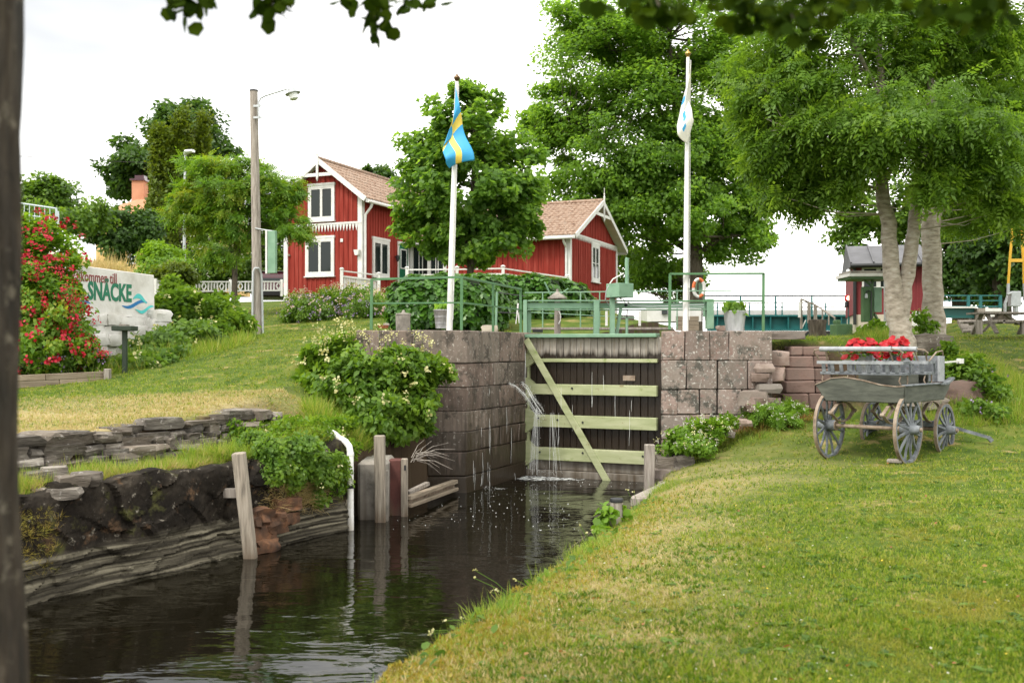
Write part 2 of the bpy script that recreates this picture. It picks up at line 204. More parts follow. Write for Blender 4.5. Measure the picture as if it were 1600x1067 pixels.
# ------------------------------------------------------------------ mesh helpers
def finish(me, smooth=35):
    if smooth:
        me.polygons.foreach_set('use_smooth', np.ones(len(me.polygons), dtype=bool)); me.set_sharp_from_angle(angle=R(smooth))
class MB:
    def __init__(s): s.v = []; s.f = []; s.m = []
    def add(s, v, f, mi=0):
        n = len(s.v); s.v += [tuple(p) for p in v]; s.f += [tuple(i+n for i in q) for q in f]; s.m += [mi]*len(f); return s
    def box(s, c, d, rz=0, rx=0, ry=0, mi=0, taper=1.):
        x, y, z = d[0]/2, d[1]/2, d[2]/2; m = Matrix.Rotation(rz, 3, 'Z') @ Matrix.Rotation(ry, 3, 'Y') @ Matrix.Rotation(rx, 3, 'X'); c = Vector(c)
        v = [c+m @ Vector((a*x*(taper if k > 0 else 1), b*y*(taper if k > 0 else 1), k*z)) for k in (-1, 1) for a, b in ((-1, -1), (1, -1), (1, 1), (-1, 1))]
        return s.add(v, [(3, 2, 1, 0), (4, 5, 6, 7), (0, 1, 5, 4), (1, 2, 6, 5), (2, 3, 7, 6), (3, 0, 4, 7)], mi)
    def span(s, x0, x1, y0, y1, z0, z1, mi=0): return s.box(((x0+x1)/2, (y0+y1)/2, (z0+z1)/2), (abs(x1-x0), abs(y1-y0), abs(z1-z0)), mi=mi)
    def mbox(s, m, a0, a1, d0, d1, z0, z1):
        v = [m(a, d, z) for z in (z0, z1) for a, d in ((a0, d0), (a1, d0), (a1, d1), (a0, d1))]
        return s.add(v, [(3, 2, 1, 0), (4, 5, 6, 7), (0, 1, 5, 4), (1, 2, 6, 5), (2, 3, 7, 6), (3, 0, 4, 7)])
    def bar(s, a, b, wd, th, up=(0, 0, 1), mi=0):           # rectangular bar from a to b
        a, b = Vector(a), Vector(b); t = (b-a).normalized(); u = Vector(up); sd = t.cross(u)
        if sd.length < 1e-4: sd = t.cross(Vector((1, 0, 0)))
        sd.normalize(); u = sd.cross(t).normalized()
        v = [p+sd*wd/2*i+u*th/2*j for p in (a, b) for i, j in ((-1, -1), (1, -1), (1, 1), (-1, 1))]
        return s.add(v, [(3, 2, 1, 0), (4, 5, 6, 7), (0, 1, 5, 4), (1, 2, 6, 5), (2, 3, 7, 6), (3, 0, 4, 7)], mi)
    def tube(s, pts, r, n=8, mi=0, cap=True, squash=1.):    # tube along a path, r a number or a list
        pts = [Vector(p) for p in pts]; k = len(pts); rr = r if isinstance(r, (list, tuple)) else [r]*k
        V = []; ref = None
        for i, p in enumerate(pts):
            t = (pts[min(i+1, k-1)]-pts[max(i-1, 0)]).normalized()
            if ref is None: ref = Vector((1, 0, 0)) if abs(t.x) < .8 else Vector((0, 1, 0))
            a = (ref-t*ref.dot(t)).normalized(); ref = a; b = t.cross(a)
            for j in range(n):
                q = 2*math.pi*j/n; V.append(p+a*math.cos(q)*rr[i]+b*math.sin(q)*rr[i]*squash)
        f = [(i*n+j, i*n+(j+1) % n, (i+1)*n+(j+1) % n, (i+1)*n+j) for i in range(k-1) for j in range(n)]
        if cap: f += [tuple(range(n))[::-1], tuple((k-1)*n+j for j in range(n))]
        return s.add(V, f, mi)
    def lathe(s, prof, c=(0, 0, 0), n=20, mi=0):            # profile of (r, z)
        V = [(c[0]+r*math.cos(2*math.pi*j/n), c[1]+r*math.sin(2*math.pi*j/n), c[2]+z) for r, z in prof for j in range(n)]
        k = len(prof); f = [(i*n+j, i*n+(j+1) % n, (i+1)*n+(j+1) % n, (i+1)*n+j) for i in range(k-1) for j in range(n)]
        if prof[0][0] > 1e-4: f.append(tuple(range(n))[::-1])
        if prof[-1][0] > 1e-4: f.append(tuple((k-1)*n+j for j in range(n)))
        return s.add(V, f, mi)
    def prism(s, poly, fn, d0, d1, mi=0):                   # polygon (a, z) pushed from d0 to d1; fn(a, d, z) -> point
        n = len(poly); v = [fn(a, d0, z) for a, z in poly]+[fn(a, d1, z) for a, z in poly]
        return s.add(v, [tuple(range(n))[::-1], tuple(range(n, 2*n))]+[(i, (i+1) % n, n+(i+1) % n, n+i) for i in range(n)], mi)
    def blob(s, c, d, seed=0, jit=.12, rz=0, mi=0, lvl=2):  # squared boulder: subdivided cube pushed about
        q = random.Random(seed); n = lvl; idx = {}; V = []; Fc = []
        def vid(i, j, k):
            if (i, j, k) not in idx:
                p = Vector((2*i/n-1, 2*j/n-1, 2*k/n-1)); m_ = max(abs(p.x), abs(p.y), abs(p.z)); p2 = p.normalized()*m_
                p = p*.70+p2*.30*1.15
                p += Vector((q.uniform(-1, 1), q.uniform(-1, 1), q.uniform(-1, 1)))*jit
                V.append(Vector(c)+Matrix.Rotation(rz, 3, 'Z') @ Vector((p.x*d[0]/2, p.y*d[1]/2, p.z*d[2]/2))); idx[(i, j, k)] = len(V)-1
            return idx[(i, j, k)]
        for a in range(n):
            for b in range(n):
                Fc += [(vid(a, b, 0), vid(a, b+1, 0), vid(a+1, b+1, 0), vid(a+1, b, 0)), (vid(a, b, n), vid(a+1, b, n), vid(a+1, b+1, n), vid(a, b+1, n)),
                       (vid(a, 0, b), vid(a+1, 0, b), vid(a+1, 0, b+1), vid(a, 0, b+1)), (vid(a, n, b), vid(a, n, b+1), vid(a+1, n, b+1), vid(a+1, n, b)),
                       (vid(0, a, b), vid(0, a, b+1), vid(0, a+1, b+1), vid(0, a+1, b)), (vid(n, a, b), vid(n, a+1, b), vid(n, a+1, b+1), vid(n, a, b+1))]
        return s.add(V, Fc, mi)
    def build(s, name, mat, parent=None, world=False, smooth=35, bevel=0, **kw):
        me = bpy.data.meshes.new(name); V = s.v
        if world and parent is not None:
            inv = world_of(parent).inverted(); V = [inv @ Vector(p) for p in V]
        me.from_pydata([tuple(p) for p in V], [], s.f)
        for m in (mat if isinstance(mat, (list, tuple)) else [mat]): me.materials.append(m)
        if len(set(s.m)) > 1: me.polygons.foreach_set('material_index', s.m)
        bm = bmesh.new(); bm.from_mesh(me); bmesh.ops.recalc_face_normals(bm, faces=bm.faces)
        if bevel: bmesh.ops.bevel(bm, geom=bm.edges, offset=bevel, segments=1, affect='EDGES', profile=.5)
        bm.to_mesh(me); bm.free()
        finish(me, smooth)
        return link(name, me, parent, **kw)
def world_of(o):
    m = o.matrix_basis.copy(); p = o.parent
    while p: m = p.matrix_basis @ m; p = p.parent
    return m
def link(name, me, parent=None, label=None, cat=None, group=None, kind=None):
    o = bpy.data.objects.new(name, me); COL.objects.link(o); o.parent = parent
    tag(o, label, cat, group, kind); return o
def tag(o, label=None, cat=None, group=None, kind=None):
    if label: o['label'] = label
    if cat: o['category'] = cat
    if group: o['group'] = group
    if kind: o['kind'] = kind
    return o
def thing(name, label, cat, loc=(0, 0, 0), rz=0, group=None):
    o = bpy.data.objects.new(name, None); COL.objects.link(o); o.location = loc; o.rotation_euler = (0, 0, rz); o.empty_display_size = .2
    return tag(o, label, cat, group)
def copy_tree(o, parent=None):
    c = o.copy(); COL.objects.link(c); c.parent = parent
    for ch in [k for k in bpy.data.objects if k.parent == o]: copy_tree(ch, c)
    return c
def npmesh(name, V, Fq, rv, mat, parent=None, smooth=True, **kw):
    """V (n,3), Fq (m,k) all faces of k corners, rv per-vertex value or None"""
    me = bpy.data.meshes.new(name); k = Fq.shape[1]; m = len(Fq)
    me.vertices.add(len(V)); me.vertices.foreach_set('co', np.ascontiguousarray(V, dtype=np.float32).ravel())
    me.loops.add(m*k); me.loops.foreach_set('vertex_index', np.ascontiguousarray(Fq, dtype=np.int32).ravel())
    me.polygons.add(m); me.polygons.foreach_set('loop_start', np.arange(0, m*k, k, dtype=np.int32))
    me.polygons.foreach_set('use_smooth', np.full(m, smooth, dtype=bool))
    me.update(calc_edges=True)
    if rv is not None:
        a = me.attributes.new('rnd', 'FLOAT', 'POINT'); a.data.foreach_set('value', np.ascontiguousarray(rv, dtype=np.float32))
    me.materials.append(mat)
    return link(name, me, parent, **kw)
def frames(nrm, g=NP, spin=None):
    """rotation matrices whose z axis is nrm and whose y axis points anywhere round it (or towards spin)"""
    n = nrm/np.linalg.norm(nrm, axis=1, keepdims=True)
    t = g.normal(size=n.shape) if spin is None else spin
    t = t-(t*n).sum(1, keepdims=True)*n; t /= np.linalg.norm(t, axis=1, keepdims=True)+1e-9
    return np.stack([np.cross(t, n), t, n], axis=2)
KITE = (np.array([(0, 0, 0), (-.36, .45, .10), (0, 1, -.05), (.36, .45, .10)], float), np.array([(0, 3, 2, 1)]))
LEAF = (np.array([(0, 0, 0), (-.26, .25, .06), (-.30, .6, .08), (0, 1, -.06), (.30, .6, .08), (.26, .25, .06)], float), np.array([(0, 3, 2, 1), (0, 5, 4, 3)]))
ROUND = (np.array([(0, 0, 0), (-.42, .22, .05), (-.45, .68, .06), (0, 1, 0), (.45, .68, .06), (.42, .22, .05)], float), np.array([(0, 3, 2, 1), (0, 5, 4, 3)]))
def lobed():
    a = [(0, 0), (-.30, .05), (-.55, .40), (-.28, .48), (-.32, .85), (0, 1.05), (.32, .85), (.28, .48), (.55, .40), (.30, .05)]
    return np.array([(x, y, .1*abs(x)) for x, y in a]), np.array([(0, 3, 2, 1), (0, 5, 4, 3), (0, 7, 6, 5), (0, 9, 8, 7)])
MAPLE = lobed()
def frond(pairs=4, lw=.30, droop=.25):
    v = []; f = []
    for i in range(pairs):
        y = .2+.75*i/pairs; z = -droop*y*y
        for sx in (-1, 1):
            b = len(v); l = lw*(1.1-.35*i/pairs)
            d = np.array((sx*.93, .42, -.28)); q = np.array((-.42*sx, .9, 0))*.13
            o = np.array((0, y, z)); v += [o, o+d*l*.45+q*l*1.9, o+d*l, o+d*l*.5-q*l*1.9]; f.append((b, b+1, b+2, b+3))
    b = len(v); y = .95; z = -droop*y*y; v += [np.array((0, y, z)), np.array((.07, y+.16, z-.04)), np.array((0, y+.34, z-.13)), np.array((-.07, y+.16, z-.04))]; f.append((b, b+1, b+2, b+3))
    return np.array(v), np.array(f)
FROND = frond()
def blades(n=5, h=1., wd=.09, lean=.45, spread=.35, seed=1):
    q = np.random.default_rng(seed); v = []; f = []
    for i in range(n):
        a = q.uniform(0, 6.283); d = np.array((math.cos(a), math.sin(a), 0)); s = np.array((-d[1], d[0], 0)); o = d*q.uniform(0, spread); l = q.uniform(.5, 1)*h; ln = q.uniform(.15, 1)*lean
        b = len(v); v += [o-s*wd*.55, o+s*wd*.55, o+d*ln*l+np.array((0, 0, l*q.uniform(.75, 1)))]; f.append((b, b+1, b+2))
    return np.array(v), np.array(f)
def scatter(name, proto, T, Rm, S, mat, parent=None, rv=None, **kw):
    pv, pf = proto; n = len(T); k = len(pv)
    S = np.broadcast_to(np.asarray(S, float).reshape(-1, 1) if np.ndim(S) else np.full((n, 1), S), (n, 1)) if np.ndim(S) < 2 else S
    V = np.einsum('nij,nkj->nki', Rm, pv[None]*S[:, None, :])+T[:, None, :]
    Fq = (pf[None]+(np.arange(n)*k)[:, None, None]).reshape(-1, pf.shape[1])
    rv = NP.random(n) if rv is None else rv
    return npmesh(name, V.reshape(-1, 3), Fq, np.repeat(rv, k), mat, parent, **kw)
def zrot(n, g=NP, tilt=.15):
    u = np.tile((0., 0., 1.), (n, 1))+g.normal(size=(n, 3))*np.array((tilt, tilt, .0)); return frames(u, g)
def sst(x, a, b):
    t = np.clip((x-a)/(b-a), 0, 1); return t*t*(3-2*t)
def wob(x, y, s=1.):                                        # slow smooth noise, about -1..1
    return (np.sin(x*1.3*s+1.7*np.sin(y*.9*s))+np.sin(y*1.7*s+1.3*np.sin(x*1.1*s+2))+np.sin((x+y)*2.9*s+.5)*.5)/2.5

# ------------------------------------------------------------------ lie of the land
LY = [-20, 4, 8.95, 11.36, 12.78, 13.77, 15.5, 15.9, 18.2, 30, 36]; LX = [-19, -7.2, -4.43, -2.99, -2.07, -1.46, -.9, -.716, .30, 5.5, 8]
RY = [-20, 1, 4, 5.2, 6.15, 7.5, 9.1, 10.8, 13, 14.4, 15.8, 17.1, 30, 36]; RX = [-11, -2.5, -1.2, -.75, -.45, .05, .55, 1.08, 1.72, 2.15, 2.5, 2.55, 8.2, 10.8]
WP = np.array((-7.56, 21.)); WU = np.array((.386, .9226)); WR_ = np.array((.9226, -.386))
def gz(x, y):
    x = np.asarray(x, float); y = np.asarray(y, float)
    xl = np.interp(y, LY, LX); xr = np.interp(y, RY, RX)
    dl = (xl-x)*.87; dr = (x-xr)*.92
    # left bank
    ye = y+np.clip(.45*(x+4.5), -3, 1.2)
    zl = np.interp(ye, [0, 9, 12, 15.5, 18, 21, 24.5, 30, 36, 42, 60, 100, 300], [1.25, 1.3, 1.45, 1.75, 2.13, 2.5, 2.70, 3.45, 4.12, 4.40, 5.0, 5.6, 6])
    t = sst(x, -4.0, -2.5)*sst(y, 16.0, 16.4); zl = zl*(1-t)+np.maximum(zl, 2.555)*t
    s = (x-WP[0])*WR_[0]+(y-WP[1])*WR_[1]                    # >0 right of the sign wall
    wd = .35+np.clip(y-21, 0, 4)*.75
    s = np.where(y > 21, (x+7.6+.33*(y-21))*.95, s); bump = (1.55*sst(-s, .05, wd+.05)+.5*sst(-s, 1, 5))*sst(y, 15, 17.5); bump = bump*(1-.45*sst(y, 28, 42))
    zl = zl+bump
    bank = .55+.62*dl+.10*wob(x*3, y*3); q = sst(y, 12.3, 13.0)*(1-sst(y, 16.0, 16.35)*sst(x, -3.2, -2.4)-sst(y, 15.6, 16.0)*(1-sst(x, -3.2, -2.4))); zl = np.where(q > 0, zl*(1-q)+np.minimum(zl, bank)*q, zl)
    ledge = .98+.05*wob(x*4, y*4)-.05*(y < 9.3); q = (1-sst(y, 12.3, 13.0))*(1-sst(dl, .95, 1.12)); zl = zl*(1-q)+np.minimum(zl, ledge)*q
    zl = np.where(dl < .12+.42*sst(y, 12.6, 13.1)*(1-sst(y, 15.96, 15.99)), np.minimum(zl, -1+dl*0), zl)
    far = sst(x, 1.5, 6.5)*sst(y, 22, 30); zl = zl*(1-far)+np.minimum(zl, 2.6)*far
    # right bank
    ez = np.interp(y, [0, 5, 7.5, 9, 13, 16], [.55, .52, .46, .40, .30, .38])
    zr = ez+(.72-ez)*(1-np.exp(-np.clip(dr, 0, 50)/1.0))
    y0 = np.interp(x, [2.5, 4.4, 4.8, 5.8, 6.4, 7.5, 10], [17.0, 17.1, 17.9, 17.9, 16.6, 16.3, 14.5]); y1 = np.interp(x, [2.5, 4.4, 4.8, 5.8, 6.4, 7.5, 10], [18.0, 18.8, 19.0, 19.0, 19.2, 19.8, 24])
    rise = sst(y, y0, y1); zr = zr+rise*(2.55-.72)
    zr = zr+.35*sst(y, 14.5, 17)*sst(x, 2.6, 4.6)*(1-rise)
    zr = zr-.25*sst(y, 26, 34)*(1-sst(x, 9.5, 12))+.55*sst(y, 23.5, 30)*sst(x, 11.3, 12.8)
    zr = zr+.035*wob(x*.9, y*.9)*sst(dr, .3, 1.5)
    zr = np.where(dr < 0, np.maximum(ez+dr*2.6+.06*wob(x*5, y*5), -1), zr)
    z = np.where(dr > -.75, np.where(dr >= 0, zr, np.maximum(zr, -1)), zl)
    mid = (dl <= .0) & (dr < -.75)
    z = np.where(mid, -1., z)
    xb = np.interp(y, [36, 60, 300], [8, 12, 30]); zf = 2.25+.75*sst(x/np.maximum(y, 1), .40, .43); k = 1-sst(x, xb-5, xb); z = np.where(y > 36, zf+(zl-zf)*k, z)
    z = np.where((y > 18.3) & (y <= 36) & (dl < .1) & (dr < .0), 1.2, z)
    return z
def g1(x, y): return float(gz(np.array([x]), np.array([y]))[0])
def on(px, d, dz=0): x = (px-800)/F*d; return Vector((x, d, g1(x, d)+dz))
def axis(segs):
    o = []
    for a, b, st in segs: o += list(np.arange(a, b-1e-6, st))
    return np.array(o+[segs[-1][1]])
gx = axis([(-1200, -200, 200), (-200, -60, 20), (-60, -20, 4), (-20, -9, .5), (-9, -5, .2), (-5, 3.2, .1), (3.2, 12, .25), (12, 30, 1.5), (30, 100, 10), (100, 1200, 200)])
gy = axis([(-300, -20, 40), (-20, 0, 2), (0, 4, .5), (4, 9, .14), (9, 20, .1), (20, 27, .3), (27, 50, 1), (50, 100, 5), (100, 400, 50), (400, 2000, 400)])
X, Y = np.meshgrid(gx, gy); Zg = gz(X, Y); nx, ny = len(gx), len(gy)
ii = np.arange(nx*ny).reshape(ny, nx)
Fq = np.stack([ii[:-1, :-1], ii[:-1, 1:], ii[1:, 1:], ii[1:, :-1]], -1).reshape(-1, 4)
def dryness(x, y):                                          # how parched the turf is: above the stone wall and along the right water edge
    xl = np.interp(y, LY, LX); dr = (x-np.interp(y, RY, RX))*.92; v = wob(x*1.1, y*2.1)*.45
    a = (1-sst((xl-x), 4.5, 7))*sst(xl-x, .9, 1.3)*(1-sst(y, 13.0, 15.2))*np.clip(.82+v, 0, 1)
    b_ = (1-sst(dr, .5, 2.6+wob(y*.8, y*.3)))*sst(dr, -.8, -.2)*np.clip(.78+v*1.2, 0, 1)*(1-sst(y, 14, 17))
    return np.clip(np.maximum(a, b_*.7), 0, 1)
go = npmesh('ground', np.stack([X, Y, Zg], -1).reshape(-1, 3), Fq, None, M['ground'], kind='structure')
at_ = go.data.attributes.new('dry', 'FLOAT', 'POINT'); at_.data.foreach_set('value', dryness(X, Y).ravel().astype(np.float32))

# ------------------------------------------------------------------ water
def water(name, poly, z):
    m = bpy.data.materials.get('canal_water')
    if not m:
        m = bpy.data.materials.new('canal_water'); m.use_nodes = True; nt = m.node_tree; b = nt.nodes['Principled BSDF']; L = nt.links.new
        b.inputs['Base Color'].default_value = (.005, .0042, .0022, 1); b.inputs['Roughness'].default_value = .035; b.inputs['IOR'].default_value = 1.33
        g = node(nt, 'ShaderNodeNewGeometry'); mp = node(nt, 'ShaderNodeMapping'); mp.inputs['Rotation'].default_value = (0, 0, R(25)); mp.inputs['Scale'].default_value = (.55, 1.25, 1)
        n1 = node(nt, 'ShaderNodeTexNoise'); n1.inputs['Scale'].default_value = 1.8; n1.inputs['Detail'].default_value = 3; n1.inputs['Distortion'].default_value = .6
        n2 = node(nt, 'ShaderNodeTexNoise'); n2.inputs['Scale'].default_value = 11; n2.inputs['Detail'].default_value = 2
        L(g.outputs['Position'], mp.inputs[0]); L(mp.outputs[0], n1.inputs['Vector']); L(mp.outputs[0], n2.inputs['Vector'])
        ma = node(nt, 'ShaderNodeMath', operation='MULTIPLY_ADD'); L(n2.outputs['Fac'], ma.inputs[0]); ma.inputs[1].default_value = .10; L(n1.outputs['Fac'], ma.inputs[2])
        bp = node(nt, 'ShaderNodeBump'); bp.inputs['Strength'].default_value = .42; bp.inputs['Distance'].default_value = .035
        L(ma.outputs[0], bp.inputs['Height']); L(bp.outputs[0], b.inputs['Normal'])
    b_ = MB(); b_.add([(x, y, z) for x, y in poly], [tuple(range(len(poly)))]); return b_.build(name, m, smooth=0, kind='structure')
water('water', [(-19, -20), (0, -20), (2.6, 10), (2.75, 17.6), (.2, 18.6), (-3, 14), (-9, 4)], 0)
water('water', [(-.2, 18.5), (2.7, 17.3), (9, 30), (12, 36), (6, 36)], 2.15)
# ------------------------------------------------------------------ rock faces of the canal bank
def rock_face(name, y0, y1, mat, seed, amp=.10, shelf=1., nu=150, nv=60, inset=0.):
    q = np.random.default_rng(seed); ys = np.linspace(y0, y1, nu); xs = np.interp(ys, LY, LX)
    vz = np.linspace(0, 1, nv); V = np.zeros((nv, nu, 3))
    top = np.minimum(gz(xs-.62, ys), np.interp(ys, [12.4, 13, 16], [9, .75, .7]))
    K = int((y1-y0)*9); cs = np.stack([q.uniform(y0*1.16, y1*1.16, K), q.uniform(.1, 1.3, K)], -1); co_ = q.uniform(-1, 1, K); ct = q.normal(size=(K, 2))
    K2 = int((y1-y0)*26); cs2 = np.stack([q.uniform(y0*1.16, y1*1.16, K2), q.uniform(-.4, .6, K2)], -1); co2 = q.uniform(-1, 1, K2)
    for i, v in enumerate(vz):
        hi = np.interp(v, [0, .12, .34, .42, .9, .95, 1], [0, .16, .34, .42, .97, 1, .97])
        z = -.45+(top+.45+.045)*hi
        shl = .26+.10*np.sin(ys*1.1)
        o = np.interp(v, [0, .12, .32, .44, .86, .93, 1], [.14, .12, .09, .03, .0, -.05, -.36])*np.where(v < .44, .6+shelf*shl*1.4, 1)-inset*sst(ys, 12.6, 13.1)
        s = ys*1.16
        n = (np.sin(s*2.1+z*1.7+np.sin(z*5))+.7*np.sin(s*4.3-z*3.1+1.3)+.5*np.sin(s*9.1+z*6+2*np.sin(s*3)))*amp*.5
        strata = .010*np.sin((z-.10*s)*60+.8*np.sin(s*2))*(1-sst(z, .3, .5))
        cracks = -.06*(np.abs(np.sin(s*1.15+z*.9+.6*np.sin(z*4))) < .05)*(z > .35)-.012*(np.abs(np.sin(z*5.2-s*1.7+np.sin(s*2.3))) < .10)+.012*np.sin(s*4.1+2*np.sin(z*3+s))*np.sin(z*5+s*2)
        zz = z+.05*np.sin(s*5)+.03*np.sin(s*13+z*9); ss = s+.05*np.sin(z*11); D_ = ((ss[:, None]-cs[None, :, 0])*1.0)**2+((zz[:, None]-cs[None, :, 1])*1.25)**2; k = D_.argmin(1); facet = co_[k]*.05+((ss-cs[k, 0])*ct[k, 0]+(zz-cs[k, 1])*ct[k, 1])*.09
        D2 = ((ss[:, None]-cs2[None, :, 0])*.30)**2+((zz[:, None]-cs2[None, :, 1]-(ss[:, None]-cs2[None, :, 0])*.05)*1.0)**2; k2 = D2.argmin(1); low = 1-sst(z, .34, .44); n = n*.6+facet*(1-low)+co2[k2]*.034*low
        fade = np.interp(v, [0, .9, 1], [1, 1, 0])
        d = o+(n+strata+cracks+q.normal(size=nu)*.004)*fade
        V[i] = np.stack([xs+d*.86, ys-d*.5, z+n*.12*fade], -1)
    ii = np.arange(nu*nv).reshape(nv, nu); Fq = np.stack([ii[:-1, :-1], ii[:-1, 1:], ii[1:, 1:], ii[1:, :-1]], -1).reshape(-1, 4)
    o = npmesh(name, V.reshape(-1, 3), Fq, None, mat, smooth=True, kind='structure'); finish(o.data, 38); return o
def rockmat():
    m = pmat('dark_bank_rock', [(.006, .005, .004), (.018, .0145, .011), (.050, .041, .031)], scale=2.2, bump=.8, bscale=12, rough=.9, spec=.12, spots=[((.085, .052, .03), 3.1, .58), ((.065, .065, .022), 2.0, .565), ((.20, .18, .145), 11, .60)], dist=.03)
    nt = m.node_tree; L = nt.links.new; b = [n for n in nt.nodes if n.type == 'BSDF_PRINCIPLED'][0]; old = b.inputs['Base Color'].links[0].from_socket
    g = node(nt, 'ShaderNodeNewGeometry'); mp = node(nt, 'ShaderNodeMapping'); mp.inputs['Rotation'].default_value = (R(-5), R(4), 0); mp.inputs['Scale'].default_value = (.4, .4, 20)
    n = node(nt, 'ShaderNodeTexNoise'); n.inputs['Scale'].default_value = 1.5; n.inputs['Detail'].default_value = 5; L(g.outputs['Position'], mp.inputs[0]); L(mp.outputs[0], n.inputs['Vector'])
    cr = node(nt, 'ShaderNodeValToRGB'); e = cr.color_ramp.elements; e.new(.5); e[0].position = .36; e[0].color = (.022, .019, .014, 1); e[1].position = .52; e[1].color = (.075, .066, .048, 1); e[2].position = .64; e[2].color = (.20, .18, .13, 1)
    L(n.outputs['Fac'], cr.inputs[0])
    sx = node(nt, 'ShaderNodeSeparateXYZ'); L(g.outputs['Position'], sx.inputs[0]); n3 = node(nt, 'ShaderNodeTexNoise'); n3.inputs['Scale'].default_value = 1.3; L(g.outputs['Position'], n3.inputs['Vector'])
    ma = node(nt, 'ShaderNodeMath', operation='MULTIPLY_ADD'); L(n3.outputs['Fac'], ma.inputs[0]); ma.inputs[1].default_value = .35; L(sx.outputs['Z'], ma.inputs[2])
    mr = node(nt, 'ShaderNodeMapRange'); L(ma.outputs[0], mr.inputs[0]); mr.inputs[1].default_value = .50; mr.inputs[2].default_value = .58; mr.inputs[3].default_value = 1; mr.inputs[4].default_value = 0
    mx = node(nt, 'ShaderNodeMixRGB'); L(mr.outputs[0], mx.inputs[0]); L(old, mx.inputs[1]); L(cr.outputs[0], mx.inputs[2]); L(mx.outputs[0], b.inputs['Base Color'])
    return m
M['rock'] = rockmat()
rock_face('rock_ledge', 6.0, 11.75, M['rock'], 3, nu=420, nv=84)
rock_face('rock_bank', 11.6, 15.55, M['rock'], 4, amp=.07, shelf=.6, nu=220, inset=.38, nv=76)
t = thing('rock_outcrop', 'rust orange stained rocks at the waterline right of the leaning grey post', 'rocks', at(415, 830, 12.0))
q = random.Random(5)
for px, py, d, sx, sz in ((404, 806, 11.42, .18, .16), (443, 788, 11.75, .2, .14), (405, 832, 11.35, .18, .18), (425, 822, 11.52, .2, .14), (410, 852, 11.32, .2, .13), (445, 810, 11.7, .18, .11), (398, 815, 11.36, .14, .14), (434, 808, 11.62, .14, .12)):
    p = at(px, py, d); MB().blob(p, (sx*1.25, .34, sz*1.2), q.randint(0, 999), .2, q.uniform(0, 3), lvl=3).build('rock', M['rockrust'], t, world=True, smooth=25)

# ------------------------------------------------------------------ dry stone wall of slates above the rock ledge
t = thing('dry_stone_wall', 'low dry wall of dark grey slate slabs above the rock ledge', 'stone wall', (-4.2, 12, 1.0))
q = random.Random(21)
rows = [(.92, 10), (1.0, 10), (1.08, 9), (1.16, 9), (1.245, 9), (1.315, 9)]
ci = 0
for ri, (z, n) in enumerate(rows):
    s = 8.6+q.uniform(0, .3); smax = 12.75+.35*(ri % 2)
    while s < smax:
        ln = q.choice((.16, .22, .30, .42, .58))*q.uniform(.85, 1.15); h = q.uniform(.055, .135)
        y = s+ln*.42; x = float(np.interp(y, LY, LX))-1.13-.05*ri+q.uniform(-.05, .05)-(.10 if y < 9.3 else 0)
        zz = z+q.uniform(-.02, .03)+.02*(y-10)
        if q.random() > .06: MB().blob((x, y, zz+h*.5), (ln*1.06, .38+q.uniform(-.06, .12), h*1.15), 100+ci, .19, math.atan2(.86, .51)+q.uniform(-.22, .22)).build('stone', M['slate'], t, world=True, smooth=12)
        ci += 1; s += ln*.86
for px, py, d in ((60, 748, 9.6), (85, 742, 9.7), (110, 752, 9.55), (135, 748, 9.7), (100, 770, 9.4), (70, 770, 9.45), (330, 655, 12.6), (352, 664, 12.5), (318, 668, 12.4), (290, 655, 12.5)):
    p = at(px, py, d); MB().blob(p, (q.uniform(.22, .4), .25, q.uniform(.1, .17)), 300+ci, .14, q.uniform(0, 3)).build('stone', M['slate'], t, world=True, smooth=20); ci += 1

